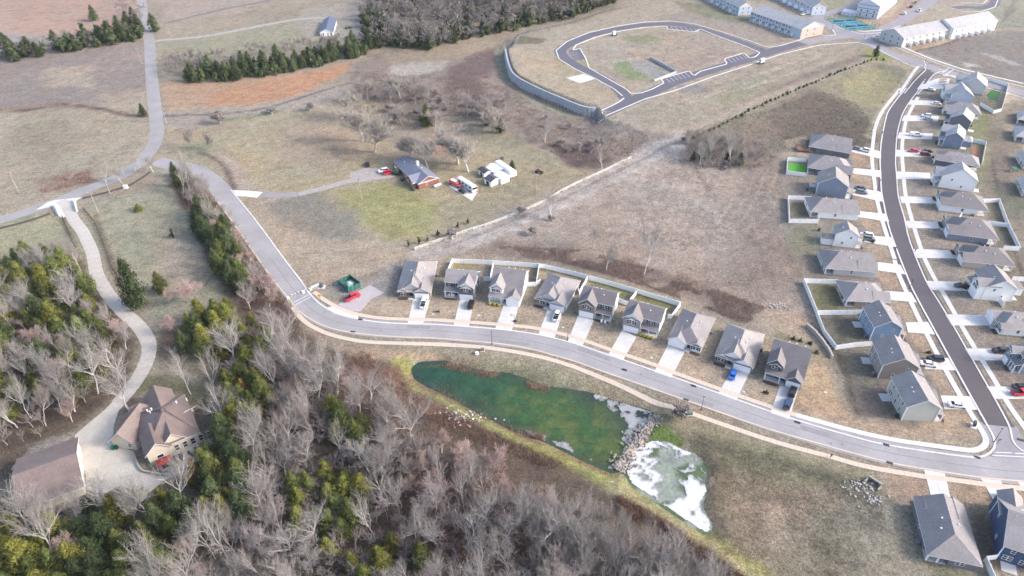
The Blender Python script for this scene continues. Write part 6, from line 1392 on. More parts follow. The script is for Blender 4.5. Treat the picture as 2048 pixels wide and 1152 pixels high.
# motor home, faded red truck and black car on their pad
sheet('vehicle_pad', FL([(897, 372), (908, 366), (955, 385), (944, 402)]), .06, conc, 3)
a = P(919, 366); b = P(950, 386); d = (b - a).normalized(); root = empty('motor_home'); root.location = (a + b) / 2 + Vector((0, 0, .06)); root.rotation_euler = (0, 0, math.atan2(d.y, d.x)); tag(root, 'long white motor home with dark side windows', 'motor home')
V, F = loft([(-5.6, [(1.1, .45), (1.25, .7), (1.25, 2.9), (1.0, 3.15)]), (4.9, [(1.1, .45), (1.25, .7), (1.25, 2.9), (1.0, 3.15)]), (5.5, [(1.05, .5), (1.2, .75), (1.2, 2.6), (.95, 2.95)]), (5.7, [(1.0, .6), (1.15, .8), (1.15, 1.5), (1.0, 1.55)])], 0)
link('body', mesh('body', V, F, PV['white']), root)
for s in (-1, 1):
    for x0, x1 in ((-4.5, -3), (-2, -.6), (.4, 2), (3, 4.6)): box('side_window', carglass, x0, x1, s * 1.26 - .015, s * 1.26 + .015, 1.7, 2.5, root)
    box('stripe', mat('grey_stripe', (.12, .12, .13), .4), -5.4, 5.0, s * 1.255 - .01, s * 1.255 + .01, .95, 1.2, root)
    for x in (-3.4, 3.9): bar('wheel', tyre_m, (x, s * 1.2 - .14, .45), (x, s * 1.2 + .1, .45), .45, None, root, 14)
box('windscreen', carglass, 5.6, 5.72, -1.05, 1.05, 1.65, 2.6, root); box('air_unit', trim, -1, 0, -.4, .4, 3.15, 3.4, root); box('air_unit', trim, 2.4, 3.3, -.35, .35, 3.13, 3.35, root)
root = empty('utility_truck'); p = P(911, 371); root.location = p + Vector((0, 0, .06)); q = P(925, 378); root.rotation_euler = (0, 0, math.atan2(q.y - p.y, q.x - p.x)); tag(root, 'faded red utility truck with white roof parts beside the motor home', 'truck')
box('cargo_box', PV['pink'], -2.9, 1.2, -1.05, 1.05, .55, 2.1, root); box('roof_rack', trim, -2.4, .6, -.8, .8, 2.11, 2.25, root)
V, F = loft([(1.25, [(.95, .5), (1.05, .8), (1.05, 1.3), (.9, 2.0)]), (2.1, [(.95, .5), (1.05, .8), (1.05, 1.3), (.85, 1.95)]), (2.5, [(.95, .5), (1.02, .8), (1.02, 1.2), (.9, 1.25)]), (3.5, [(.85, .55), (.95, .75), (.95, 1.05), (.8, 1.15)])], 0); link('cab', mesh('cab', V, F, PV['pink']), root)
box('windscreen', carglass, 2.2, 2.42, -.8, .8, 1.3, 1.8, root)
for s in (-1, 1):
    for x in (-1.9, 2.6): bar('wheel', tyre_m, (x, s * .95 - .14, .42), (x, s * .95 + .12, .42), .42, None, root, 14)
vehicle('sedan', 'black', 'small black car between the red truck and the motor home', (925, 385), (934, 390), sc=.85)
# propane tank, tractor
root = empty('propane_tank'); p = P(875, 373); root.location = p; root.rotation_euler = (0, 0, R(40)); tag(root, 'white propane tank lying beside the brick house', 'tank')
bar('tank_body', trim, (-1.6, 0, .75), (1.6, 0, .75), .5, None, root, 16)
for s in (-1, 1): o = link('end_cap', ballmesh(trim, 0), root, (s * 1.6, 0, .75)); o.scale = (.3, .48, .48)
for s in (-1, 1): box('leg', conc, s * 1.0 - .1, s * 1.0 + .1, -.4, .4, 0, .35, root)
root = empty('tractor'); p = P(1078, 346); root.location = p; root.rotation_euler = (0, 0, R(-30)); tag(root, 'rusty old tractor in the homestead grass', 'tractor'); rust = mat('rust', A(122, 82, 74), .9, .3, 3)
box('engine', rust, .1, 1.9, -.35, .35, .7, 1.3, root); box('seat', rust, -.9, -.3, -.3, .3, 1.1, 1.5, root); box('chassis', rust, -1.2, 1.9, -.2, .2, .5, .7, root); bar('exhaust', blackm, (1.2, .1, 1.3), (1.2, .1, 2.1), .05, None, root, 6)
for s in (-1, 1): bar('wheel', tyre_m, (-.8, s * .8 - .18, .75), (-.8, s * .8 + .18, .75), .75, None, root, 16); bar('wheel', tyre_m, (1.5, s * .6 - .1, .4), (1.5, s * .6 + .1, .4), .4, None, root, 14)
# portable toilets on trailers
blu = mat('toilet_blue', A(120, 180, 214), .5)
def toilets(px, h, n, label):
    p = P(*px); q = P(*h); r_ = empty('toilet_trailer'); r_.location = p + Vector((0, 0, .06)); r_.rotation_euler = (0, 0, math.atan2(q.y - p.y, q.x - p.x)); tag(r_, label, 'trailer', 'portable toilet trailers')
    box('trailer_bed', blackm, -2.8, 1.6, -1, 1, .45, .65, r_); bar('tow_bar', blackm, (-4.2, 0, .5), (-2.8, 0, .55), .08, None, r_, 6)
    for i in range(n): o = box('cabin', blu, -2.4 + i * 1.3, -1.3 + i * 1.3, -.55, .55, .66, 2.8, r_); box('cabin_roof', trim, -.6, .6, -.62, .62, 2.14, 2.4, o); box('cabin_door', trim, -.4, .4, -.6, -.56, .1, 1.95, o)
    for s in (-1, 1): bar('wheel', tyre_m, (-.3, s * 1.1 - .1, .38), (-.3, s * 1.1 + .1, .38), .38, None, r_, 12)
toilets((1230, 71), (1240, 68), 2, 'white and blue toilet trailer on the loop road'); toilets((1524, 127), (1536, 123), 3, 'three cabin toilet trailer on the collector street')
# ------------------------------------------------------------------ street furniture
def lamp(u, v, label, s=1, hgt=4.6):
    p = P(u, v); r_ = empty('street_lamp'); r_.location = p; tag(r_, label, 'street lamp', 'black street lamps')
    bar('base', blackm, (0, 0, 0), (0, 0, .6), .16, .12, r_); bar('pole', blackm, (0, 0, .6), (0, 0, hgt), .075, .055, r_)
    bar('lantern', mat('lantern_glass', (.5, .5, .5), .3), (0, 0, hgt), (0, 0, hgt + .5), .14, .22, r_); bar('cap', blackm, (0, 0, hgt + .5), (0, 0, hgt + .75), .26, .05, r_)
for u, v, l in [(984, 689, 'black street lamp above the pond bank'), (1402, 820, 'black street lamp between the basin and the street'), (1135, 681, 'black street lamp left of the olive house drive'), (1754, 381, 'black street lamp west of the dark street by the slate blue house'),
                (1819, 577, 'black street lamp on the verge above the blue house'), (1988, 884, 'black street lamp at the lower street junction'), (1522, 102, 'black street lamp at the plateau loop corner'), (1727, 80, 'black street lamp by the grey roofed townhouses'),
                (1252, 186, 'black street lamp where the loop road leaves the collector'), (1847, 133, 'black street lamp at the top of the dark street'), (1661, 68, 'black street lamp beside the long pale townhouses')]: lamp(u, v, l)
def upole(u, v, h, label, m=None):
    p = P(u, v); r_ = empty('utility_pole'); r_.location = p; tag(r_, label, 'utility pole', 'utility poles'); bar('pole', m or mat('pole_wood', A(188, 180, 172), .9, .1, 2), (0, 0, -.3), (0, 0, h), .2, .13, r_); box('crossarm', MC['pole_wood'], -1.0, 1.0, -.08, .08, h - .9, h - .7, r_)
    for x in (-.8, 0, .8): box('insulator', trim, x - .06, x + .06, -.06, .06, h - .7, h - .5, r_)
for u, v, h, l in [(221, 389, 9, 'pale utility pole by the white box near the country road'), (196, 424, 9.5, 'pale utility pole beside the drive gate'), (340, 73, 10, 'utility pole at the far track junction'), (621, 34, 10, 'utility pole left of the small white house'), (629, 47, 10, 'utility pole touching the small white house'),
                   (723, 399, 10, 'utility pole on the homestead lawn'), (1072, 386, 9, 'thin utility pole near the tractor'), (283, 128, 10, 'utility pole left of the country road'), (530, 98, 10, 'utility pole behind the cedar row'), (333, 246, 8, 'utility pole by the stream bridge'), (38, 386, 10, 'utility pole in the field left of the gate')]: upole(u, v, h, l)
# green enclosure with tank
q = FL([(698, 586), (722, 574), (708, 560), (684, 567)]); c0 = Vector((*q[0], 0)); e1 = Vector((*q[1], 0)) - c0; e2 = Vector((*q[3], 0)) - c0; L1, L2 = e1.length, e2.length; e1.normalize(); e2p = Vector((-e1.y, e1.x, 0))
en = empty('green_enclosure', Matrix(((e1.x, e2p.x, 0, c0.x), (e1.y, e2p.y, 0, c0.y), (0, 0, 1, 0), (0, 0, 0, 1)))); tag(en, 'dark green slatted enclosure round the utility tanks', 'fence')
gs = mat('green_slat', A(48, 112, 104), .6, .1, 2); gs2 = mat('green_post', A(120, 176, 164), .5)
for a0, a1, ax in ((0, L1, 0), (0, L1, L2)):
    n = 3
    for i in range(n): box('panel', gs, a0 + (a1 - a0) * i / n + .06, a0 + (a1 - a0) * (i + 1) / n - .06, ax - .04, ax + .04, .1, 2.0, en)
    for i in range(n + 1): box('post', gs2, a0 + (a1 - a0) * i / n - .06, a0 + (a1 - a0) * i / n + .06, ax - .06, ax + .06, 0, 2.1, en)
for x in (0, L1):
    for i in range(3): box('panel', gs, x - .04, x + .04, L2 * i / 3 + .07, L2 * (i + 1) / 3 - .07, .1, 2.0, en)
    for i in (1, 2): box('post', gs2, x - .06, x + .06, L2 * i / 3 - .06, L2 * i / 3 + .06, 0, 2.1, en)
tk = empty('pump_unit', en.matrix_world @ Matrix.Translation((L1 * .5, L2 * .5, 0))); tag(tk, 'pale green pump housing inside the enclosure', 'pump'); pg = mat('pale_green_housing', A(158, 206, 196), .5)
box('housing', pg, -1.1, 1.0, -.9, .9, 0, 1.3, tk); bar('dome', pg, (-.1, 0, 1.3), (-.1, 0, 1.8), .95, .6, tk, 12); box('side_box', pg, 1.02, 1.7, -.5, .5, 0, .9, tk)
# barrier across the street
bt = empty('road_barrier'); a = P(573, 599); b = P(640, 573); tag(bt, 'thin red and white barrier arm closing the street', 'barrier'); bt.location = a; d = b - a; L = d.length; bt.rotation_euler = (0, 0, math.atan2(d.y, d.x)); rdm = mat('faded_red_band', A(170, 110, 110), .6)
for i in range(14): box('arm_section', trim if i % 2 else rdm, L * i / 20 + 1.2, L * (i + 1) / 20 + 1.2 - .02, -.05, .05, 1.0, 1.14, bt)
for x in (.6, L * .5, L * .72): box('stand', trim, x - .35, x + .35, -.25, .25, 0, .98, bt); 
box('counter_arm', trim, L * .74, L * .98, -.25, .25, .9, 1.3, bt)
for i in range(5): box('lattice_post', trim, L * (.75 + .05 * i), L * (.75 + .05 * i) + .15, -.2, .2, 0, .9, bt)
gm_ = empty('barrier_motor'); gm_.location = P(643, 574); tag(gm_, 'dark round barrier housing on a pale pad', 'machine'); box('pad', conc, -1.3, 1.3, -1.0, 1.0, 0, .15, gm_); bar('drum', mat('dark_drum', A(92, 96, 98), .6), (0, 0, .15), (0, 0, 1.3), .75, .6, gm_, 14)
bar('sign_post', blackm, (0, 0, 0), (0, 0, 3.2), .07, None, None).location = P(617, 575); tag(bpy.data.objects['sign_post'], 'thin dark post beside the street barrier', 'post')
def sign(u, v, label, m, shape=4, h=2.4, s=.5, cat='sign', nm='road_sign', text=None):
    p = P(u, v); r_ = empty(nm); r_.location = p; tag(r_, label, cat); bar('pole', blackm, (0, 0, 0), (0, 0, h), .05, None, r_, 6)
    V = []; n = shape
    for y in (-.09, -.05):
        for i in range(n): t = 2 * math.pi * (i + (.5 if n == 8 else 0)) / n; V.append((s * math.cos(t), y, h + s * math.sin(t)))
    link('plate', mesh('plate', V, [tuple(range(n)), tuple(range(2 * n - 1, n - 1, -1))] + [(i, i + n, (i + 1) % n + n, (i + 1) % n) for i in range(n)], m), r_); return r_
yel = mat('sign_yellow', A(238, 176, 40, 1.3), .5); sign(641, 603, 'yellow diamond warning sign by the crossing', yel, 4, 2.5, .75)
sign(582, 611, 'small yellow sign at the woods side of the crossing', mat('sign_lime', A(206, 226, 110, 1.3), .5), 4, 1.8, .5); sign(1991, 892, 'dark backed octagonal sign at the street junction', mat('sign_back', (.12, .12, .13), .4), 8, 2.5, .45)
for u, v, l in [(1661, 915, 'small marker post on the basin pavement'), (1795, 168, 'short black marker by the upper pavement'), (1765, 207, 'short black marker on the berm pavement'), (1764, 268, 'short black marker at the dark street kerb'), (1791, 273, 'short black marker opposite on the east kerb'), (1790, 500, 'black marker at the west kerb lower down'), (1830, 503, 'black marker at the east kerb lower down')]:
    r_ = empty('marker_post'); r_.location = P(u, v); tag(r_, l, 'post'); box('post', blackm, -.08, .08, -.08, .08, 0, .9, r_); box('head', blackm, -.22, .22, -.16, .16, .9, 1.25, r_)
def mailbox(u, v, label):
    r_ = empty('cluster_mailbox'); r_.location = P(u, v); r_.rotation_euler = (0, 0, R(60)); tag(r_, label, 'mailbox'); box('box', mat('dark_mailbox', (.05, .05, .055), .5), -.7, .7, -.3, .3, .5, 1.6, r_); box('pedestal', blackm, -.3, .3, -.15, .15, 0, .5, r_); box('pad', conc, -1.1, 1.1, -.8, .8, -.1, .08, r_)
mailbox(1947, 852, 'dark cluster mailbox at the corner lot'); mailbox(1842, 74, 'dark mailbox cluster on the townhouse verge') if False else None
def ubox(u, v, label, m, s=.6):
    r_ = empty('utility_box'); r_.location = P(u, v); tag(r_, label, 'utility box', 'utility boxes'); box('cabinet', m, -s, s, -s * .7, s * .7, .08, s * 1.5, r_); box('pad', conc, -s * 1.3, s * 1.3, -s, s, -.1, .08, r_); box('lid', m, -s - .04, s + .04, -s * .7 - .04, s * .7 + .04, s * 1.5, s * 1.5 + .06, r_)
ubox(1380, 829, 'green utility box at the basin edge', mat('box_green', A(120, 140, 126), .5)); ubox(954, 708, 'white utility box above the pond', trim, .45); ubox(965, 701, 'brown utility box above the pond', mat('box_brown', A(140, 124, 110), .6), .5); ubox(252, 376, 'white box near the country road utility pole', trim, .8)
# basketball hoop
r_ = empty('basketball_hoop'); r_.location = P(1030, 643); r_.rotation_euler = (0, 0, R(30)); tag(r_, 'portable basketball hoop beside the third driveway', 'basketball hoop'); box('base', blackm, -.5, .5, -.4, .4, .05, .35, r_); bar('pole', blackm, (0, 0, .3), (-.5, 0, 3.2), .07, None, r_); box('backboard', trim, -1.45, -1.38, -.8, .8, 2.8, 3.8, r_); bar('arm', blackm, (-.5, 0, 3.1), (-1.4, 0, 3.3), .05, None, r_)
# porch chairs, deck, patio things
def chair(u, v, label, m=trim, dz=.15):
    r_ = empty('porch_chair'); p = P(u, v); r_.location = (p.x, p.y, p.z + dz); tag(r_, label, 'chair'); box('seat', m, -.3, .3, -.28, .28, .4, .46, r_); box('backrest', m, -.3, .3, .22, .3, .46, 1.1, r_)
    for x in (-.26, .26):
        for y in (-.24, .24): box('leg', m, x - .03, x + .03, y - .03, y + .03, 0, .4, r_)
chair(899, 594, 'left white rocking chair on the dark house porch'); chair(907, 595, 'right white rocking chair on the dark house porch'); chair(1203, 646, 'left white chair on the olive house porch'); chair(1210, 648, 'right white chair on the olive house porch')
dk = empty('wooden_deck'); dk.location = P(1606, 301); dk.rotation_euler = (0, 0, R(-8)); tag(dk, 'raised wooden deck with railings behind the topmost west ranch', 'deck')
for i in range(14): box('plank', woodm, -3.2, 3.2, -2.4 + i * .34, -2.4 + i * .34 + .3, .9, .98, dk)
for x in (-3.1, 0, 3.1):
    for y in (-2.3, 2.2): box('post', woodm, x - .1, x + .1, y - .1, y + .1, 0, 1.9, dk)
for z in (1.2, 1.5, 1.82):
    for y in (-2.3, 2.2): box('rail', woodm, -3.0, -.12, y - .04, y + .04, z, z + .08, dk); box('rail', woodm, .12, 3.0, y - .04, y + .04, z, z + .08, dk)
    box('rail', woodm, -3.14, -3.06, -2.18, 2.08, z, z + .08, dk)
r_ = empty('play_box'); r_.location = P(2026, 343); tag(r_, 'green roofed play box on the lawn at the right edge', 'play house'); box('play_roof', greenp, -1.2, 1.2, -1.2, 1.2, 1.6, 1.8, r_)
for x in (-1, 1):
    for y in (-1, 1): box('post', woodm, x - .08, x + .08, y - .08, y + .08, 0, 1.6, r_)
# culvert headwall and its stones, rock dam, rocks
r_ = empty('culvert_headwall'); a = P(1736, 957); b = P(1762, 974); r_.location = (a + b) / 2; d = b - a; L = d.length / 2; r_.rotation_euler = (0, 0, math.atan2(d.y, d.x)); tag(r_, 'concrete culvert headwall with two dark pipe mouths', 'culvert')
hm = mat('headwall_concrete', A(186, 178, 166), .9, .15, 1); box('headwall', hm, -L, L, -.2, .3, -.8, 1.1, r_); box('wing', hm, -L - .2, -L + .2, -1.8, -.2, -.8, .6, r_); box('wing', hm, L - .2, L + .2, -1.8, -.2, -.8, .6, r_)
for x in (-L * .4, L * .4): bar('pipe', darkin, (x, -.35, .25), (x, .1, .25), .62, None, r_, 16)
rockm = [mat('pale_rock', A(216, 210, 204), .9, .15, 2, objrand=.2), mat('grey_rock', A(170, 160, 152), .9, .2, 2, objrand=.25)]
def rockmesh(k, m):
    kk = ('rock', k, m.name)
    if kk not in BC:
        import bmesh
        rr = random.Random(k + 50); bm = bmesh.new(); bmesh.ops.create_icosphere(bm, subdivisions=1, radius=1)
        for v in bm.verts: v.co *= rr.uniform(.7, 1.15); v.co.z *= .65
        me = bpy.data.meshes.new('rock'); bm.to_mesh(me); bm.free(); me.materials.append(m); BC[kk] = me
    return BC[kk]
def rocks(fn, n, smin, smax, label, nm='rock_pile', m=1, seed=1, cat='rocks'):
    rr = random.Random(seed); root = empty(nm); tag(root, label, cat)
    for i in range(n):
        x, y = fn(rr); o = link('rock', rockmesh(rr.randrange(5), rockm[m]), root, (x, y, max(H(x, y), (-1.35 if nm == 'rock_dam' else WL - .1)) + .1)); s = rr.uniform(smin, smax); o.scale = (s, s * rr.uniform(.7, 1), s); o.rotation_euler = (rr.random() * .6, rr.random() * .6, rr.random() * 6)
la, lb = P(1314, 832), P(1234, 942)
def dam(rr):
    t = rr.random(); p = la.lerp(lb, t); n = Vector((-(lb - la).y, (lb - la).x, 0)).normalized() * rr.gauss(0, 1.1 + .6 * t); return p.x + n.x, p.y + n.y
V, F = [], []; dd = (lb - la).normalized(); nn = Vector((-dd.y, dd.x, 0)); nseg = 16
for i in range(nseg + 1):
    p = la.lerp(lb, i / nseg)
    for o_, z in ((-2.6, WL - .6), (-.9, -1.35), (.9, -1.35), (2.6, WL - .6)): q = p + nn * o_; V.append((q.x, q.y, z + random.uniform(-.25, .25)))
for i in range(nseg):
    for k in range(3): a0 = i * 4 + k; F.append((a0, a0 + 1, a0 + 5, a0 + 4))
link('bank', mesh('bank', V, F, mat('rubble_earth', A(188, 176, 164), .95, .3, 2.5, fine=.3)))['kind'] = 'structure'
rocks(dam, 290, .2, .48, 'rubble rock dam between the green pond and the icy one', 'rock_dam', 1, 2, 'rock dam')
def blob(px, r):
    c = P(*px)
    return lambda rr: (c.x + rr.gauss(0, r), c.y + rr.gauss(0, r * .6))
rocks(blob((1712, 975), 1.7), 50, .18, .42, 'scatter of white stones left of the culvert', 'stone_scatter', 0, 5, 'stones'); rocks(blob((1746, 1000), 1.4), 36, .18, .4, 'scatter of white stones below the culvert', 'stone_scatter', 0, 6, 'stones')
rocks(blob((1552, 612), 2.0), 40, .2, .5, 'pile of pale rubble at the edge of the scrub field', 'stone_scatter', 0, 7, 'stones'); rocks(blob((926, 832), 3.2), 70, .2, .5, 'pale stones on the woods side of the dam', 'stone_scatter', 0, 9, 'stones')
rocks(blob((1200, 232), 2.2), 34, .2, .6, 'rubble heap at the lower end of the plateau street', 'stone_scatter', 0, 8, 'stones')
# small things on the lawns of the front row: covers, bird bath, bins
for i, (u, v, l) in enumerate([(866, 629, 'square pale meter cover on the first lawn'), (957, 631, 'pale cover on the lawn of the third house'), (1126, 655, 'pale meter cover on the lawn right of the fourth drive'), (1303, 716, 'pale meter cover by the street at the seventh lot'), (1487, 784, 'pale meter cover beside the blue car drive'), (1651, 785, 'small round cover on the last lawn')]):
    o = box('meter_cover', conc, -.4, .4, -.3, .3, 0, .12); o.location = P(u, v) + Vector((0, 0, .02)); tag(o, l, 'cover')
r_ = empty('play_slide'); r_.location = P(876, 624); tag(r_, 'small brown lawn ornament on the second lawn', 'ornament'); box('frame', rust, -.5, -.4, -.4, .4, 0, 1, r_); box('frame', rust, .4, .5, -.4, .4, 0, .8, r_); box('shelf', rust, -.4, .4, -.3, .3, .3, .4, r_)
r_.name = 'lawn_ornament'
# ------------------------------------------------------------------ trees
def leafmat(name, base, var=.35):
    m, N, L, b = newmat(name); b.inputs['Roughness'].default_value = .85; b.inputs['Specular IOR Level'].default_value = .15
    at = N.new('ShaderNodeAttribute'); at.attribute_name = 'col'; oi = N.new('ShaderNodeObjectInfo')
    hs = N.new('ShaderNodeHueSaturation'); h = N.new('ShaderNodeMapRange'); h.inputs[3].default_value = .485; h.inputs[4].default_value = .515; L.new(oi.outputs['Random'], h.inputs[0]); L.new(h.outputs[0], hs.inputs['Hue'])
    v = N.new('ShaderNodeMapRange'); v.inputs[3].default_value = 1 - var; v.inputs[4].default_value = 1 + var; wn = N.new('ShaderNodeTexWhiteNoise'); wn.noise_dimensions = '1D'; L.new(oi.outputs['Random'], wn.inputs['W']); L.new(wn.outputs['Value'], v.inputs[0]); L.new(v.outputs[0], hs.inputs['Value'])
    mx = N.new('ShaderNodeMix'); mx.data_type = 'RGBA'; mx.blend_type = 'MULTIPLY'; mx.inputs[0].default_value = 1; mx.inputs[6].default_value = (*base, 1)
    L.new(at.outputs['Color'], mx.inputs[7]); L.new(mx.outputs[2], hs.inputs['Color']); L.new(hs.outputs[0], b.inputs['Base Color']); return m
def hexprism(segs, sides=3):
    """segs: arrays p,q,r0,r1 -> triangles-ish quads"""
    p = np.array([s[0] for s in segs]); q = np.array([s[1] for s in segs]); r0 = np.array([s[2] for s in segs]); r1 = np.array([s[3] for s in segs]); w = np.array([s[4] for s in segs])
    d = q - p; d /= np.maximum(np.linalg.norm(d, axis=1, keepdims=True), 1e-6); up = np.where(np.abs(d[:, 2:3]) > .9, np.array([[1., 0, 0]]), np.array([[0, 0, 1.]])); a = np.cross(d, up); a /= np.linalg.norm(a, axis=1, keepdims=True); b = np.cross(d, a)
    V = []; n = len(segs)
    for c, r in ((p, r0), (q, r1)):
        for i in range(sides): t = 2 * math.pi * i / sides; V.append(c + (a * math.cos(t) + b * math.sin(t)) * r[:, None])
    V = np.stack(V, 1).reshape(-1, 3); base = np.arange(n)[:, None] * 2 * sides; F = []
    for i in range(sides): j = (i + 1) % sides; F.append(base + np.array([[i, j, sides + j, sides + i]]))
    F = np.stack(F, 1).reshape(-1, 4); return V, F, np.repeat(w, 2 * sides)
def baretree(seed, h, r, dens=1.0, bark=(.5, .47, .44), twig=(.36, .31, .30), mt=None, up=.55, trunk_h=.32, twigw=.022, levels=4):
    rr = np.random.default_rng(seed); limb = []; tw = []
    def grow(p, d, L, rad, lev):
        n = 3 if lev < 3 else 2; pts = [p]; dd = d.copy()
        for i in range(n):
            dd = dd + rr.normal(0, .16 + .03 * lev, 3) + np.array([0, 0, .10 if lev else 0]); dd /= np.linalg.norm(dd); pts.append(pts[-1] + dd * L / n)
        for i in range(n):
            t0, t1 = i / n, (i + 1) / n; k = rad * (1 - .55 * t0), rad * (1 - .55 * t1)
            (limb if lev < 3 else tw).append((pts[i], pts[i + 1], max(k[0], twigw), max(k[1], twigw * .8), min(1, lev / levels)))
        if lev >= levels: return
        nc = [6, 5, 4, 3][lev] if lev < 4 else 3; nc = max(2, int(nc * dens + rr.random()))
        for c in range(nc):
            t = rr.uniform(.45, 1) if lev == 0 else rr.uniform(.25, 1); k = min(int(t * n), n - 1); q = pts[k] + (pts[k + 1] - pts[k]) * (t * n - k)
            a = rr.uniform(0, 2 * math.pi); sp = rr.uniform(.38, .9); side = np.array([math.cos(a), math.sin(a), 0])
            nd = dd * (1 - sp * .45) + side * sp + np.array([0, 0, up * .4]); nd /= np.linalg.norm(nd); grow(q, nd, L * rr.uniform(.5, .72), rad * rr.uniform(.36, .5) * (1.15 if lev == 0 else 1), lev + 1)
        grow(pts[-1], dd, L * .62, rad * .5, lev + 1)
    grow(np.zeros(3), np.array([rr.normal(0, .06), rr.normal(0, .06), 1.]), h * trunk_h * 1.15, h * .0155, 0)
    V1, F1, w1_ = hexprism(limb, 4); V2, F2, w2_ = hexprism(tw, 3); V1[:, 2] = V1[:, 2]
    allV = np.vstack([V1, V2]); zz = allV[:, 2].max(); rad = np.percentile(np.hypot(allV[:, 0], allV[:, 1]), 96)
    s = np.array([r / rad, r / rad, h / zz]); w = np.concatenate([w1_, w2_])[:, None]; c = np.array(bark) * (1 - w) + np.array(twig) * w
    V1 = V1 * s; V2 = V2 * s; c1 = c[:len(V1)]; c2 = c[len(V1):]
    V1 -= np.array([0, 0, .3]); V2 -= np.array([0, 0, .3])
    return npmesh('trunk', V1, F1, mt, c1 * (0.9 + .2 * rr.random((len(V1), 1)))), npmesh('crown', V2, F2, mt, c2 * (.85 + .3 * rr.random((len(V2), 1))))
def cedar(seed, h, r, n=1500, leaf=.42, mt=None, cone=.75, lum=.3, per=26):
    rr = np.random.default_rng(seed); m_ = max(8, n // per)
    zc_ = rr.random(m_) ** .8; ac_ = rr.random(m_) * 2 * np.pi
    pf = lambda z: np.where(z < .22, .6 + .4 * z / .22, ((1 - np.clip(z, 0, 1)) / .78) ** cone)
    rc_ = r * pf(zc_) * rr.uniform(.72, 1.22, m_); cs_ = rr.uniform(.5, 1.35, m_) * r * .17 * (.55 + .45 * pf(zc_)); tone = rr.uniform(.5, 1.5, m_)
    i = rr.integers(0, m_, n); z = zc_[i]; prof = pf(z); dirv = np.stack([np.cos(ac_[i]), np.sin(ac_[i]), np.zeros(n)], 1)
    off = rr.normal(0, 1, (n, 3)) * cs_[i][:, None]; off += dirv * np.abs(rr.normal(0, 1, (n, 1))) * cs_[i][:, None] * .7; off[:, 2] += np.abs(off[:, 2]) * .35
    c = dirv * rc_[i][:, None] + off; c[:, 2] += h * (.04 + .93 * z)
    out = off / np.maximum(np.linalg.norm(off, axis=1, keepdims=True), 1e-3) + dirv * .5 + np.array([0, 0, .5]) + rr.normal(0, .35, (n, 3)); out /= np.linalg.norm(out, axis=1, keepdims=True)
    t = np.cross(out, rr.normal(0, 1, (n, 3))); t /= np.linalg.norm(t, axis=1, keepdims=True); b = np.cross(out, t); s = leaf * rr.uniform(.5, 1.3, (n, 1)) * (.6 + .4 * prof[:, None])
    V = np.stack([c - t * s, c + b * s * .4, c + t * s + out * s * .5, c - b * s * .4], 1).reshape(-1, 3); F = np.arange(4 * n).reshape(-1, 4)
    shade = tone[i] * (.8 + .4 * rr.random(n)); col = np.repeat(np.stack([shade * 1.02, shade, shade * .95], 1), 4, 0)
    # inner body so that the crown is not see-through, darkened to imitate shade
    k = 10; m = 7; Vi = []; Fi = []
    for i in range(m + 1):
        zz = i / m; pf_ = (.5 + .5 * zz / .22) if zz < .22 else ((1 - zz) / .78) ** cone
        for j in range(k): an = 2 * np.pi * j / k; R_ = r * pf_ * .6 * (1 + .1 * rr.normal()); Vi.append((math.cos(an) * R_, math.sin(an) * R_, h * (.05 + .9 * zz)))
    for i in range(m):
        for j in range(k): Fi.append((i * k + j, i * k + (j + 1) % k, (i + 1) * k + (j + 1) % k, (i + 1) * k + j))
    Vi = np.array(Vi); V = np.vstack([V, Vi]); F = np.vstack([F, np.array(Fi) + 4 * n]); col = np.vstack([col, np.full((len(Vi), 3), .55)])
    crown = npmesh('crown', V, F, mt, col); V, Fk = [], []; cyl(V, Fk, (0, 0, -.3), (0, 0, h * .5), r * .09, r * .05, 6); return mesh('trunk', V, Fk, MC['bark']), crown
mat('bark', A(136, 122, 114), .95, .2, 3)
mb = leafmat('bare_branches', (1, 1, 1), .16)
k_ = .62
PALE = dict(bark=(.56, .53, .51), twig=(.315, .29, .275), mt=mb, twigw=.021); GREY = dict(bark=(.40, .37, .355), twig=(.31, .275, .265), mt=mb); PINK = dict(bark=(.48, .41, .39), twig=(.42, .31, .285), mt=mb)
BT = {'pale': [baretree(100 + i, 15 + 1.5 * (i % 3), 4.3 + (i % 3) * .8, 1.0, trunk_h=.34 + .05 * (i % 3), **PALE) for i in range(7)], 'grey': [baretree(200 + i, 14 + i % 3, 4.2, 1.0, twigw=.02, **GREY) for i in range(5)], 'pink': [baretree(300 + i, 9.5, 4.0, 1.1, twigw=.02, **PINK) for i in range(3)],
      'far': [baretree(400 + i, 11, 4.2, .9, twigw=.07, levels=3, bark=(.27, .25, .25), twig=(.22, .2, .2), mt=mb) for i in range(3)], 'slim': [baretree(500 + i, 17, 3.5, .85, trunk_h=.5, **PALE) for i in range(3)], 'broad': [baretree(650 + i, 13.5, 7.2, 1.25, trunk_h=.24, twigw=.02, bark=(.44, .41, .39), twig=(.33, .30, .28), mt=mb) for i in range(3)], 'bush': [baretree(600 + i, 5, 3.0, 1.1, trunk_h=.12, twigw=.022, **GREY) for i in range(3)]}
CG = {'yellow': leafmat('yellow_green_needles', A(138, 140, 72)), 'green': leafmat('green_needles', A(112, 122, 70)), 'dark': leafmat('dark_green_needles', A(84, 98, 68)), 'gold': leafmat('golden_needles', A(164, 138, 80))}
CT = {k: [cedar(700 + i + 10 * q, 9, 2.35, 3400, .26, mt=m, cone=(.65, .85, 1.0, .75)[i % 4]) for i in range(4)] for q, (k, m) in enumerate(CG.items())}
CF = [cedar(760 + i, 7, 2.2, 420, .75, mt=CG['dark'], cone=.8) for i in range(3)]
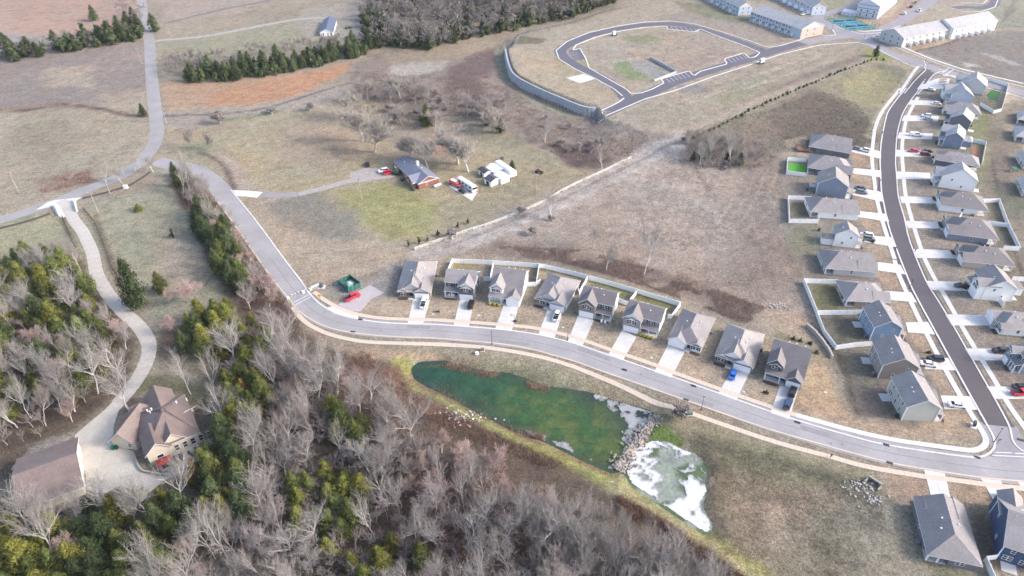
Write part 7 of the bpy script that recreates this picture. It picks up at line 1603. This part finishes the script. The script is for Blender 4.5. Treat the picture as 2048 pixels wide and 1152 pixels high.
CB = [cedar(780 + i, 1.6, .8, 130, .26, mt=CG['dark'], cone=.7) for i in range(2)]; CC = [cedar(790 + i, 2.6, .5, 200, .22, mt=CG['dark'], cone=.5) for i in range(2)]
rt = random.Random(11); NTREE = {'bare': 0, 'cedar': 0}
TREES = []
def plant(meshes, x, y, s, label, cat='tree', group=None, name='bare_tree', sz=None):
    me = meshes[rt.randrange(len(meshes))]; root = empty(name); root.location = (x, y, H(x, y) - .05); root.rotation_euler = (0, 0, rt.random() * 6.28); root.scale = (s, s, s * (sz or rt.uniform(.9, 1.12))); tag(root, label, cat, group)
    link('trunk', me[0], root); link('crown', me[1], root); TREES.append((x, y)); return root
NOPLANT = [FL(p) for p in ([(-50, 860), (160, 860), (260, 780), (430, 780), (450, 910), (340, 965), (290, 1000), (60, 1052), (-50, 1052)],)]
ROADS = [(MAIN, 7.5), (LD, 4.0), (LRD, 6)]
def ok(x, y, dmin, strict=True):
    if strict:
        for l, w in ROADS:
            if line_d(np.array(x), np.array(y), l) < w: return False
        if poly_sd(np.array(x), np.array(y), pond1w) > -4: return False
        for q in NOPLANT:
            if poly_sd(np.array(x), np.array(y), np.array(q)) > 0: return False
    return all((x - a) ** 2 + (y - b) ** 2 > dmin * dmin for a, b in TREES)
def scatter(px, n, dmin, fn, seed, tries=40, strict=True):
    w = np.array(FL(px)); rr = random.Random(seed); x0, y0 = w.min(0); x1, y1 = w.max(0); k = 0
    for _ in range(n * tries):
        if k >= n: break
        x, y = rr.uniform(x0, x1), rr.uniform(y0, y1)
        if float(poly_sd(np.array(x), np.array(y), w)) < 0 or not ok(x, y, dmin, strict): continue
        fn(x, y, rr); k += 1
    return k
def at(lst, fn):
    for it in lst: p = P(*it[:2]); fn(p.x, p.y, *it[2:])
# single trees of note
MARKS = [(P(*q), t) for q, t in (((836, 745), 'the pond head'), ((1000, 860), 'the middle of the dam'), ((1240, 960), 'the rock dam'), ((430, 900), 'the pergola'), ((330, 945), 'the terrace'), ((100, 1000), 'the long garage'), ((278, 612), 'the big dark cedar'),
         ((299, 699), 'the last bend of the drive'), ((195, 550), 'the middle of the drive'), ((580, 600), 'the crossing'), ((650, 670), 'the street curve'), ((500, 800), 'the golden evergreen'), ((450, 1120), 'the lower clearing'), ((360, 360), 'the road fork'), ((470, 480), 'the sloping street'),
         ((600, 850), 'the heart of the woods'), ((800, 950), 'the red leaf floor'), ((1330, 1080), 'the lower end of the dam'), ((700, 1100), 'the bottom picture edge'), ((50, 760), 'the left picture edge'), ((100, 1120), 'the bottom left corner'), ((950, 1100), 'the bottom middle'), ((740, 80), 'the big far wood'), ((500, 140), 'the middle of the orange field'), ((350, 155), 'the country road'), ((60, 105), 'the far left edge'))]
def where_tag(x, y, s, lo, hi):
    t, t2 = [m[1] for m in sorted(MARKS, key=lambda m: (m[0].x - x) ** 2 + (m[0].y - y) ** 2)[:2]]; k = (s - lo) / max(hi - lo, 1e-6)
    t3 = ', nearest ' + t + ', toward ' + t2
    if len(t3.split()) > 10: t3 = ', nearest ' + t
    return ('short ' if k < .33 else 'tall ' if k > .66 else 'middling '), t3
def one(meshes, u, v, s, label, name='bare_tree', cat='tree', group=None, sz=None): p = P(u, v); return plant(meshes, p.x, p.y, s, label, cat, group, name, sz)
one(CT['dark'], 279, 614, 1.45, 'big dense dark cedar standing beside the long drive', 'cedar_tree', sz=1.5); one(CT['green'], 325, 585, .9, 'small ragged cedar behind the big dark one', 'cedar_tree')
one(CC, 347, 476, 1.7, 'small dark cone shaped evergreen alone on the left lawn', 'evergreen_shrub', 'shrub'); one(CT['green'], 278, 422, .62, 'round green bush on the upper left lawn', 'evergreen_shrub', 'shrub', sz=.6)
one(CT['dark'], 190, 42, 1.25, 'lone dark tree in the far orange field', 'evergreen_tree'); one(CT['dark'], 310, 63, 1.35, 'big dark round tree right of the country road', 'evergreen_tree'); one(CT['dark'], 268, 40, 1.0, 'dark tree left of the country road at the top', 'evergreen_tree'); one(CT['dark'], 288, 232, .7, 'small dark evergreen by the stream at the road', 'evergreen_tree')
one(CT['green'], 855, 252, 1.35, 'tall green evergreen rising from brush in the homestead', 'evergreen_tree'); one(CT['dark'], 975, 252, .9, 'dark evergreen in the brush right of the homestead', 'evergreen_tree'); one(CT['dark'], 1001, 266, .8, 'short dark evergreen below a bare crown', 'evergreen_tree')
for u, v, s, l, k in [(749, 304, 1.51, 'wide grey bare tree nearest the camera left of the homestead', 'broad'), (725, 282, 1.46, 'grey bare tree just behind the widest one left of the homestead', 'broad'), (712, 240, 1.36, 'tall grey bare tree at the back left of the homestead', 'broad'), (735, 200, 1.04, 'bare tree by the brush north of the homestead', 'broad'),
                      (916, 328, 1.46, 'tall bare tree between the brick house and the sheds', 'broad'), (937, 344, 1.25, 'spreading bare tree just left of the sheds', 'broad'), (857, 337, 1.14, 'bare tree behind the chimney of the brick house', 'broad'), (826, 318, 1.14, 'darker bare tree behind the brick house roof', 'broad'),
                      (801, 200, 1.04, 'bare tree in the scrub beyond the homestead', 'broad'), (805, 250, 0.84, 'low dark bare tree left of the green evergreen', 'broad'), (870, 255, 0.84, 'dark bare tree right of the green evergreen', 'broad'), (968, 244, 0.94, 'bare tree amid the dark evergreens', 'broad'), (985, 262, 1.14, 'bare tree spreading over the right evergreens', 'broad'),
                      (1090, 284, 1.0, 'pale bare tree on the scrubby slope', 'pale'), (1204, 336, 0.8, 'thin bare tree by the end of the rail fence', 'pale'), (1104, 441, 0.95, 'bare tree with brush at its foot beside the dirt path', 'pale'), (1185, 497, 0.8, 'thin dark bare tree in the scrub field', 'grey'), (1213, 540, 0.8, 'bare tree behind the sixth garden', 'pale'),
                      (1288, 548, 1.2, 'big pale bare tree behind the long white fence', 'pale'), (382, 294, 0.9, 'bare tree on the bank right of the country road', 'far'), (413, 301, 0.8, 'small bare tree near the roadside ditch', 'far'), (378, 128, 1.0, 'bare tree on the field edge left of the cedar row', 'far'), (1985, 78, 1.9, 'very tall bare tree at the upper right', 'slim'),
                      (258, 820, 1.15, 'bare tree in a ring bed in front of the brown house', 'pale'), (382, 789, 1.25, 'tall bare tree on the lawn behind the brown house', 'slim'), (433, 797, 1.3, 'tall bare tree right of another behind the brown house', 'slim'), (340, 612, 1.0, 'pinkish bare tree touching the big cedar', 'pink'), (385, 605, 1.0, 'pinkish bare tree right of its twin by the cedar', 'pink'),
                      (350, 662, 1.0, 'bare pinkish tree where the drive enters the woods', 'pink'), (1376, 302, 0.9, 'bare tree at the left of the berm grove', 'grey'), (1420, 322, 0.9, 'bare tree in the middle of the berm grove', 'pale'), (1460, 330, 0.95, 'bare tree in the berm grove beside dark evergreens', 'pale'), (1500, 335, 0.8, 'bare tree at the right of the berm grove', 'grey'), (1400, 330, 0.8, 'pale bare tree at the front of the berm grove', 'pale'),
                      (431, 1118, 1.2, 'leaning bare tree at the lower clearing, left of two more', 'slim'), (456, 1122, 1.25, 'middle leaning bare tree at the lower clearing', 'slim'), (476, 1118, 1.0, 'thin leaning bare tree right of two at the lower clearing', 'slim'), (269, 1050, 1.0, 'bare tree below the concrete court', 'pale'), (372, 1012, 1.2, 'white limbed bare tree reaching over the terrace corner', 'pale'),
                      (66, 1066, 1.05, 'bare tree rising before the left end of the long garage', 'pale'), (112, 1060, .95, 'bare tree rising before the middle of the long garage', 'pale'), (158, 1050, 1.0, 'bare tree rising before the right end of the long garage', 'pale'), (225, 1030, 1.0, 'bare tree at the lower edge of the concrete court', 'pale'), (447, 850, 1.0, 'white limbed bare tree beside the pergola', 'pale'), (808, 856, 1.35, 'big pale bare tree at the woods edge by the pond', 'pale')]: one(BT[k], u, v, s, l)
for u, v, s, l in [(439, 246, 1.25, 'round grey bush by the stream'), (545, 228, .95, 'grey bush farther along the stream'), (620, 221, .85, 'thin grey bush right of the others on the stream'), (1003, 322, .5, 'small brown bush behind the sheds'), (1104, 443, .55, 'dark bush at the foot of a bare tree on the path'), (1068, 468, .8, 'grey bush at the rail fence middle'), (905, 478, .8, 'grey bush at the lower rail fence'), (1040, 428, .7, 'brown bush behind the rail fence'),
                   (1360, 832, .95, 'round reddish bush at the basin rim')]: one(BT['bush'], u, v, s, l, 'bare_bush', 'bush')
for u, v, s, l in [(817, 493, 1.2, 'small cone evergreen at the fence end, first of the row'), (838, 488, 1.3, 'small cone evergreen second from the fence end'), (876, 472, 1.3, 'small cone evergreen halfway along the lower fence'), (916, 456, 1.1, 'small cone evergreen fourth from the fence end'), (936, 448, 1.1, 'small cone evergreen farthest up the fence'), (855, 481, .9, 'tiny cone evergreen between two bigger ones')]: one(CC, u, v, s, l, 'cone_evergreen', 'shrub', 'small evergreens behind the rail fence')
one(CT['dark'], 1024, 344, .6, 'dark bush against the white trailer', 'evergreen_shrub', 'shrub'); one(CT['dark'], 1750, 113, .75, 'lone dark evergreen by the cross street', 'evergreen_tree')
one(CT['dark'], 1385, 322, .55, 'dark evergreen in the left of the berm grove', 'evergreen_tree'); one(CT['dark'], 1478, 330, .75, 'dark evergreen in the right of the berm grove', 'evergreen_tree'); one(CT['dark'], 1455, 322, .7, 'dark evergreen behind the berm grove trunks', 'evergreen_tree')
one(CT['gold'], 398, 965, .95, 'golden evergreen just outside the terrace', 'evergreen_tree'); one(CT['gold'], 492, 800, .95, 'golden topped evergreen right of the brown house', 'evergreen_tree'); one(CT['yellow'], 505, 780, .9, 'yellow green evergreen beside the golden one', 'evergreen_tree')
# hedge on the berm, each shrub its own
cs = resample(FL([(1386, 278), (1440, 254), (1500, 224), (1560, 196), (1640, 162), (1700, 138), (1745, 122), (1765, 122)], PLAT - .5), 4.0)
for i, p in enumerate(cs): plant(CB, p.x + rt.uniform(-.4, .4), p.y + rt.uniform(-.4, .4), rt.uniform(.55, 1.3), 'small dark shrub in the long hedge line on top of the berm', 'shrub', 'hedge shrubs along the berm top', 'hedge_shrub')
# cedars: woods
CLAB = {'yellow': 'yellow green cedar among bare trees in the %s', 'green': 'mid green cedar among bare trees in the %s', 'dark': 'dark green cedar in the %s', 'gold': 'golden brown cedar in the %s'}
def cedars(px, n, dmin, kinds, where, seed, s0=.75, s1=1.2, far=False, nm='cedar_tree', strict=True):
    def f(x, y, rr):
        k = rr.choice(kinds); sz = rr.uniform(s0, s1); a_, b_ = where_tag(x, y, sz, s0, s1); plant(CF + CT['dark'][:2] if far else CT[k], x, y, sz, (a_ + CLAB[k] + b_).replace(' in the %s', '').replace(' among bare trees', ''), 'tree', 'cedars of the ' + where, nm)
    scatter(px, n, dmin, f, seed, strict=strict)
cedars([(392, 440), (430, 425), (470, 500), (500, 560), (480, 600), (450, 570), (420, 510)], 20, 2.6, ['dark', 'green', 'dark'], 'strip beside the sloping street', 21, .9, 1.25)
cedars([(375, 650), (440, 620), (500, 650), (545, 700), (520, 740), (430, 730), (360, 700)], 22, 2.8, ['green', 'yellow', 'yellow', 'dark'], 'patch below the cedar lawn', 22)
cedars([(455, 780), (520, 770), (555, 830), (520, 870), (470, 850)], 14, 2.6, ['yellow', 'green', 'green'], 'clump right of the brown house', 23)
cedars([(405, 880), (470, 850), (500, 960), (490, 1040), (420, 1050), (415, 960)], 22, 2.6, ['yellow', 'green', 'dark', 'dark'], 'belt outside the terrace', 24)
cedars([(590, 970), (680, 950), (740, 1010), (700, 1080), (600, 1070)], 17, 3.4, ['yellow', 'green', 'green'], 'lower middle woods', 25, .7, 1.05)
cedars([(665, 830), (720, 830), (760, 930), (720, 950), (680, 900)], 6, 3.6, ['green', 'yellow'], 'thin strip through the bare woods', 26, .8, 1.1)
cedars([(650, 1060), (820, 1080), (860, 1160), (640, 1200)], 7, 5, ['green', 'yellow'], 'bottom edge of the woods', 27, .7, 1.1)
cedars([(-60, 1010), (160, 1020), (330, 1000), (420, 1060), (330, 1160), (200, 1240), (-80, 1240)], 52, 3.4, ['dark', 'green', 'green', 'yellow'], 'bottom left woods', 28)
cedars([(-80, 545), (20, 520), (90, 520), (200, 580), (238, 640), (262, 690), (200, 720), (100, 740), (-80, 740)], 66, 3.0, ['dark', 'green', 'green', 'yellow'], 'left woods beside the drive', 29, .8, 1.3)
cedars([(-60, 740), (100, 740), (220, 740), (200, 800), (60, 830), (-60, 880)], 16, 4.5, ['green', 'yellow'], 'left woods above the long garage', 30, .6, 1.0)
cedars([(350, 345), (378, 345), (385, 372), (355, 378)], 4, 3, ['dark', 'green'], 'clump at the road fork', 31, .7, 1.0)
# bare: woods
BL = {'pale': 'pale limbed bare tree in the %s', 'grey': 'grey bare tree in the %s', 'pink': 'pinkish bare tree in the %s', 'slim': 'slim bare tree in the %s', 'far': 'grey leafless tree in the %s', 'bush': 'leafless bush in the %s'}
def bares(px, n, dmin, kinds, where, seed, s0=.75, s1=1.15, strict=True):
    def f(x, y, rr): k = rr.choice(kinds); sz = rr.uniform(s0, s1); a_, b_ = where_tag(x, y, sz, s0, s1); plant(BT[k], x, y, sz, (a_ + BL[k] + b_).replace(' in the %s', ''), 'tree', 'bare trees of the ' + where, 'bare_bush' if k == 'bush' else 'bare_sapling' if s1 < .8 else 'bare_tree')
    return scatter(px, n, dmin, f, seed, strict=strict)
nb = 0
nb += bares([(440, 640), (560, 680), (680, 765), (800, 850), (1000, 965), (1120, 1030), (1000, 1060), (700, 940), (520, 800), (470, 740)], 66, 4.4, ['pale', 'pale', 'grey', 'pink', 'slim'], 'woods above the pond dam', 41)
nb += bares([(460, 850), (700, 930), (1000, 1030), (1200, 1085), (1420, 1210), (400, 1215), (430, 1160), (420, 1060)], 86, 4.6, ['pale', 'pale', 'grey', 'slim', 'pale'], 'woods along the bottom of the picture', 42, .8, 1.2)
nb += bares([(1080, 1035), (1250, 1080), (1420, 1165), (1500, 1215), (1300, 1215), (1080, 1160)], 44, 2.6, ['pale', 'grey', 'grey', 'slim'], 'woods below the lower dam', 48, .65, .95)
nb += bares([(-80, 1010), (300, 1010), (420, 1100), (400, 1215), (-60, 1215)], 30, 3.6, ['pale', 'grey', 'pale', 'pink'], 'bottom left woods', 43, .8, 1.15)
nb += bares([(-80, 545), (60, 520), (150, 510), (230, 610), (262, 690), (240, 770), (150, 860), (60, 900), (-80, 920)], 52, 3.2, ['grey', 'pale', 'pink', 'pale'], 'left woods', 44, .7, 1.1)
nb += bares([(345, 340), (400, 375), (440, 400), (545, 570), (560, 620), (500, 620), (470, 560), (400, 420), (370, 400)], 24, 3.6, ['grey', 'pink', 'grey', 'pale'], 'belt beside the sloping street', 45, .6, .95)
nb += bares([(180, 365), (240, 350), (300, 322), (330, 330), (300, 350), (230, 372)], 6, 4, ['pale', 'slim'], 'verge of the country road fork', 46, .55, .8, False)
# far tree lines
cedars([(-40, 118), (60, 100), (180, 78), (285, 60), (288, 78), (190, 100), (60, 122), (-40, 130)], 30, 4, ['dark'], 'hedgerow left of the country road', 51, 1.0, 1.7, True, 'evergreen_tree', strict=False)
cedars([(362, 152), (420, 148), (520, 132), (640, 114), (740, 92), (742, 108), (640, 134), (520, 156), (420, 168), (365, 165)], 62, 4.0, ['dark'], 'dense row above the orange field', 53, .9, 1.35, True, 'evergreen_tree', strict=False)
cedars([(725, 50), (770, 40), (790, 80), (750, 110), (720, 90)], 10, 5, ['dark'], 'corner of the big far wood', 55, 1.0, 1.5, True, 'evergreen_tree', strict=False)
cedars([(762, 96), (830, 104), (930, 82), (1000, 66), (1000, 54), (930, 70), (830, 90), (770, 84)], 14, 5, ['dark'], 'near edge of the big far wood', 57, .8, 1.3, True, 'evergreen_tree', strict=False)
cedars([(1000, 66), (1100, 50), (1230, 12), (1280, -5), (1240, -20), (1150, 5), (1010, 45)], 26, 6, ['dark'], 'far wood edge above the plateau', 56, 1.0, 1.5, True, 'evergreen_tree', strict=False)
bares([(1362, 292), (1420, 286), (1520, 300), (1522, 336), (1440, 342), (1372, 322)], 26, 2.4, ['grey', 'grey', 'bush'], 'berm grove', 58, .4, .7, False)
bares([(770, 190), (830, 170), (880, 200), (1010, 215), (1010, 262), (940, 250), (880, 250), (790, 250)], 44, 3.2, ['bush', 'grey', 'bush'], 'scrub beyond the homestead', 59, .55, 1.15, False)
bares([(1060, 220), (1150, 250), (1230, 290), (1200, 330), (1120, 310)], 9, 5, ['bush'], 'scrub slope under the plateau wall', 64, .5, .9, False)
for u, v, l in [(1532, 786, 'small shrub in a mulch ring on the ninth lawn'), (1587, 679, 'small shrub in a mulch ring behind the last house, first from the left'), (1601, 682, 'small shrub in a mulch ring behind the last house, second from the left'), (1620, 688, 'small shrub in a mulch ring behind the last house, third from the left'), (1634, 706, 'small shrub in a mulch ring right of the last house'), (1745, 485, 'small dark shrub on the lawn below the white house'), (1858, 706, 'small evergreen on the lawn above the taupe house drive')]:
    r_ = one(CB, u, v, .8, l, 'young_shrub', 'shrub'); V, F = [], []; cyl(V, F, (0, 0, 0), (0, 0, .12), 1.0, .9, 14); link('mulch_ring', mesh('mulch_ring', V, F, mulch), r_)
byl = {}
for o in bpy.data.objects:
    l = o.get('label', '')
    if ', nearest ' in l: byl.setdefault(l, []).append(o)
RANK = ['nearest', 'second nearest', 'third nearest', 'fourth nearest', 'fifth nearest', 'sixth nearest', 'seventh nearest', 'eighth nearest', 'ninth nearest', 'tenth nearest', 'eleventh nearest', 'twelfth nearest']
for l, os_ in byl.items():
    if len(os_) < 2: continue
    b0 = l.split(', toward ')[0]; t = b0.split(', nearest ')[1]; mp = [m[0] for m in MARKS if m[1] == t][0]
    os_.sort(key=lambda o: (o.location.x - mp.x) ** 2 + (o.location.y - mp.y) ** 2)
    for k, o in enumerate(os_[:12]):
        n = l.replace('nearest', RANK[k]); o['label'] = n if len(n.split()) <= 16 else b0.replace('nearest', RANK[k])
# the far wood reads as one mass: one object of joined trees
def mass(name, px, n, srcs, seed, label, s0, s1, mt, dmin=0):
    w = np.array(FL(px)); rr = np.random.default_rng(seed); Vs, Fs, Cs = [], [], []; off = 0; k = 0; x0, y0 = w.min(0); x1, y1 = w.max(0)
    X = rr.uniform(x0, x1, n * 8); Y = rr.uniform(y0, y1, n * 8); keep = np.where(poly_sd(X, Y, w) > 0)[0][:n]; data = []
    for tm in srcs:
        V, F, Cc = [], [], []; o = 0
        for me in tm:
            v = np.empty(len(me.vertices) * 3); me.vertices.foreach_get('co', v); v = v.reshape(-1, 3); f = np.empty(len(me.loops), int); me.loops.foreach_get('vertex_index', f); f = f.reshape(-1, 4)
            if 'col' in me.color_attributes: c = np.empty(len(v) * 4); me.color_attributes['col'].data.foreach_get('color', c); c = c.reshape(-1, 4)[:, :3]
            else: c = np.full((len(v), 3), .3)
            V.append(v); F.append(f + o); Cc.append(c); o += len(v)
        data.append((np.vstack(V), np.vstack(F), np.vstack(Cc)))
    for i in keep:
        v, f, c = data[rr.integers(len(data))]; s = rr.uniform(s0, s1); a = rr.random() * 6.28; ca, sa = math.cos(a) * s, math.sin(a) * s
        Vs.append(np.stack([v[:, 0] * ca - v[:, 1] * sa + X[i], v[:, 0] * sa + v[:, 1] * ca + Y[i], v[:, 2] * s + H(X[i], Y[i])], 1)); Fs.append(f + off); Cs.append(c * rr.uniform(.8, 1.2)); off += len(v)
    o = link(name, npmesh(name, np.vstack(Vs), np.vstack(Fs), mt, np.vstack(Cs))); o['kind'] = 'stuff'; o['label'] = label; return o
farT = [(baretree(420 + i, 11, 4.2, .55, twigw=.10, levels=3, bark=(.27, .25, .24), twig=(.22, .2, .195), mt=mb)[1],) for i in range(3)]
WF = [(745, 95), (830, 108), (930, 85), (1040, 58), (1140, 42), (1230, 10), (1290, -14), (1310, -50), (700, -50), (735, 0), (725, 50)]
mass('far_woods', WF, 1000, farT, 61, 'grey leafless far wood filling the top of the picture', .9, 1.4, mb)
thk = [tuple(baretree(440 + i, 9, 3.6, .8, twigw=.035, levels=3, bark=(.36, .33, .31), twig=(.27, .235, .22), mt=mb)) for i in range(3)]
mass('woods_thicket', [(445, 640), (560, 690), (680, 775), (800, 860), (1000, 975), (1120, 1040), (1250, 1085), (1420, 1190), (1500, 1215), (430, 1215), (450, 1000), (465, 850)], 620, thk, 67, 'fine leafless saplings filling the woods below the dam', .35, .8, mb)
mass('woods_thicket', [(-60, 560), (60, 545), (150, 540), (215, 640), (240, 690), (205, 770), (130, 850), (50, 890), (-60, 900)], 130, thk, 68, 'fine leafless saplings filling the left woods', .3, .65, mb)
mass('scrub_thicket', [(700, 170), (790, 160), (870, 190), (1000, 200), (1015, 262), (950, 262), (890, 240), (840, 250), (780, 240), (710, 220)], 110, thk, 69, 'grey brown thicket beyond the homestead lawn', .3, .75, mb)
mass('scrub_thicket', [(1375, 285), (1420, 282), (1540, 300), (1530, 335), (1440, 342), (1372, 322)], 70, thk, 70, 'dense thicket of the grove at the foot of the berm', .3, .7, mb)
mass('scrub_thicket', [(360, 350), (400, 378), (445, 410), (500, 495), (560, 590), (540, 610), (470, 570), (430, 500), (380, 420)], 90, thk, 71, 'bare thicket along the woods side of the sloping street', .3, .6, mb)
mass('hedgerow_thicket', [(-40, 108), (60, 95), (180, 72), (250, 55), (285, 35), (288, 60), (190, 90), (60, 115), (-40, 125)], 80, farT, 65, 'grey leafless thicket of the hedgerow left of the country road', .6, .9, mb)
mass('hedgerow_thicket', [(322, 125), (420, 118), (520, 103), (640, 93), (740, 73), (742, 90), (640, 110), (520, 128), (420, 145), (325, 160)], 110, farT, 66, 'grey leafless thicket behind the dark cedar row', .55, .85, mb)
CFar = [(cedar(795 + i, 7, 2.4, 150, 1.1, mt=CG['dark'])[1],) for i in range(2)]
mass('far_evergreens', WF, 300, CFar, 62, 'dark evergreens mixed through the far wood', .9, 1.5, CG['dark'])
mass('far_woods', [(210, -10), (262, -10), (288, 20), (286, 60), (250, 72), (235, 30)], 24, farT, 63, 'bare thicket left of the country road at the top', .6, .9, mb)
# ------------------------------------------------------------------ scrub, reeds, tufts
def tufts(name, polys, n, h0, h1, col, label, seed=1, blades=7, spread=.5, w=.07, jit=.25, z=0, mask=None, excl=None):
    rr = np.random.default_rng(seed); P_ = []
    for px in polys:
        wv = np.array(FL(px, z)); x0, y0 = wv.min(0); x1, y1 = wv.max(0); m = int(n / len(polys)); X = rr.uniform(x0, x1, m * 6); Y = rr.uniform(y0, y1, m * 6); k = poly_sd(X, Y, wv) > 0
        if mask: k &= fbm(X, Y, 9, seed, 3) > mask
        if excl is not None: k &= line_d(X, Y, excl[0]) > excl[1]
        i = np.where(k)[0][:m]; P_.append(np.stack([X[i], Y[i]], 1))
    p = np.vstack(P_); N_ = len(p); Z = Hn(p[:, 0], p[:, 1]); big = fbm(p[:, 0], p[:, 1], 6, seed + 3, 3)
    hh = (rr.uniform(h0, h1, N_) * (.5 + big)); b = np.repeat(np.arange(N_), blades); M_ = len(b); a = rr.random(M_) * 6.28; lean = rr.uniform(.1, 1, M_) * spread
    base = np.stack([p[b, 0] + rr.normal(0, .45, M_), p[b, 1] + rr.normal(0, .45, M_), Z[b] - .05], 1); H_ = hh[b] * rr.uniform(.6, 1.1, M_)
    tip = base + np.stack([np.cos(a) * lean * H_, np.sin(a) * lean * H_, H_], 1); a2 = rr.random(M_) * 3.14; sd_ = np.stack([np.cos(a2), np.sin(a2), np.zeros(M_)], 1) * w * (.5 + H_[:, None] * .35)
    V = np.stack([base - sd_, base + sd_, tip], 1).reshape(-1, 3); F = np.arange(3 * M_).reshape(-1, 3); c = np.array(A(*col))[None] * (1 + jit * rr.normal(0, 1, (M_, 1))) * (.75 + .5 * big[b])[:, None]; c = np.clip(c + rr.normal(0, .012, (M_, 3)), .01, .8)
    o = link(name, npmesh(name, V, F, tuftm, np.repeat(c, 3, 0))); o['kind'] = 'stuff'; o['label'] = label; return o
tuftm = attrmat('dry_stems', .9, ((.5, .1),), 0)
tufts('reeds', [[(838, 732), (890, 722), (960, 740), (1012, 746), (1060, 762), (1098, 772), (1090, 782), (1050, 768), (1000, 754), (955, 748), (925, 738), (880, 730)]], 2600, .5, 1.7, (196, 166, 144), 'tall russet reeds along the street side of the pond', 71, 8, .4, .035, .45, z=-.8, mask=.40)
tufts('reeds', [[(838, 752), (860, 764), (912, 788), (980, 826), (1034, 852), (1086, 868), (1085, 876), (1030, 862), (970, 832), (905, 796), (850, 770)], [(1050, 852), (1088, 862), (1090, 876), (1055, 868)]], 1500, .4, 1.3, (184, 156, 140), 'brown reeds along the dam side of the pond', 72, 7, .5, .035, .45, z=-.8, mask=.42)
tufts('reeds', [[(880, 760), (912, 768), (916, 790), (890, 782)], [(940, 788), (978, 796), (980, 822), (950, 812)]], 160, .8, 1.6, (140, 128, 104), 'thin grey stems standing in the pond', 73, 8, .5, .04, z=-1.6)
tufts('scrub', [[(1000, 492), (1160, 500), (1330, 545), (1460, 590), (1560, 625), (1510, 655), (1400, 612), (1260, 562), (1120, 524), (1010, 508)]], 7000, .3, 1.1, (180, 158, 146), 'brown bramble scrub behind the long white fence', 74, 7, .9, .05, .3, mask=.46)
tufts('scrub', [[(700, 140), (780, 150), (900, 150), (1010, 170), (1060, 200), (1150, 235), (1260, 262), (1300, 285), (1210, 340), (1110, 310), (990, 250), (860, 220), (700, 195)]], 9000, .3, 1.0, (162, 146, 136), 'grey brown scrub between the homestead and the plateau', 75, 6, .9, .06, .3, mask=.4)
tufts('dry_weeds', [[(1400, 900), (1560, 915), (1700, 965), (1760, 1000), (1780, 1080), (1700, 1160), (1450, 1110), (1410, 960)], [(1180, 345), (1350, 300), (1560, 310), (1570, 480), (1600, 560), (1560, 600), (1400, 560), (1190, 490)]], 9000, .2, .5, (150, 136, 118), 'scattered dry weeds on the basin and the old field', 86, 5, 1.2, .05, .35, mask=.44)
tufts('dry_weeds', [[(560, 270), (720, 230), (1000, 270), (1170, 350), (1000, 420), (830, 495), (640, 400), (520, 370)], [(10, 240), (290, 240), (300, 300), (180, 350), (0, 380)], [(10, 130), (290, 95), (300, 220), (0, 225)]], 9000, .2, .5, (150, 140, 116), 'scattered dry grass clumps on the homestead fields', 87, 5, 1.2, .07, .35, mask=.46)
tufts('scrub', [[(1365, 275), (1440, 250), (1540, 225), (1640, 185), (1710, 200), (1755, 250), (1730, 296), (1560, 300), (1545, 330), (1380, 335)]], 9000, .3, .8, (142, 132, 116), 'dark scrub covering the berm slope', 76, 6, .9, .05, .3, z=1)
tufts('scrub', [[(1200, 350), (1480, 330), (1565, 340), (1570, 480), (1600, 560), (1560, 620), (1400, 570), (1190, 500), (1100, 440)]], 4200, .25, .7, (172, 156, 144), 'low dry weeds over the old field', 77, 6, .9, .05, .25, mask=.45)
tufts('scrub', [[(690, 690), (800, 735), (826, 790), (960, 852), (1130, 925), (1100, 940), (900, 860), (770, 790), (700, 735)], [(1230, 990), (1330, 1040), (1440, 1120), (1560, 1200), (1430, 1160), (1250, 1030)]], 5000, .5, 1.6, (160, 132, 118), 'reddish brown brush along the woods edge of the dam', 78, 7, .9, .045, .35, mask=.47)
tufts('undergrowth', [WOODB[4:12] + [(900, 1240), (300, 1240), (440, 900), (440, 770), (430, 700)]], 9000, .3, 1.0, (142, 122, 112), 'dry undergrowth beneath the bare woods', 79, 6, 1.0, .045, .3)
tufts('undergrowth', [WOODA], 4000, .4, 1.2, (128, 116, 100), 'dry undergrowth in the left woods', 80, 6, 1.0, .05, .3)
tufts('brush', [[(340, 345), (400, 375), (445, 405), (505, 495), (578, 600), (600, 660), (500, 640), (430, 540), (400, 480), (360, 400)]], 2600, .6, 2.0, (132, 112, 106), 'tangled brush under the trees beside the sloping street', 81, 8, .8, .06, .3, excl=(MAIN, 5.2))
tufts('brush', [[(60, 362), (180, 342), (192, 362), (90, 386)], [(0, 215), (120, 205), (290, 228), (290, 236), (120, 214), (0, 226)]], 1700, .3, .8, (170, 142, 130), 'reddish weeds in the left field', 82, 6, .9, .07, .35, mask=.45)
tufts('grass_tufts', [[(560, 390), (640, 400), (800, 500), (760, 560), (640, 575), (600, 545), (540, 480)], [(1420, 900), (1700, 960), (1760, 1060), (1700, 1160), (1450, 1110), (1400, 1000)]], 6000, .12, .35, (176, 160, 132), 'tufts of dry grass on the slopes', 83, 5, .9, .04, .25)
# ------------------------------------------------------------------ haze
hz = bpy.data.materials.new('haze'); hz.use_nodes = True; N = hz.node_tree.nodes; N.clear(); vo = N.new('ShaderNodeOutputMaterial'); pv = N.new('ShaderNodeVolumePrincipled')
pv.inputs['Density'].default_value = HAZE; pv.inputs['Color'].default_value = (.93, .94, .98, 1); pv.inputs['Anisotropy'].default_value = .2; hz.node_tree.links.new(pv.outputs[0], vo.inputs['Volume'])
try: hz.cycles.homogeneous_volume = True
except Exception: pass
if HAZE > 0: link('haze', mesh('haze', boxv(-3100, 3100, -1600, 4600, -6, 145), BF, hz))['kind'] = 'stuff'
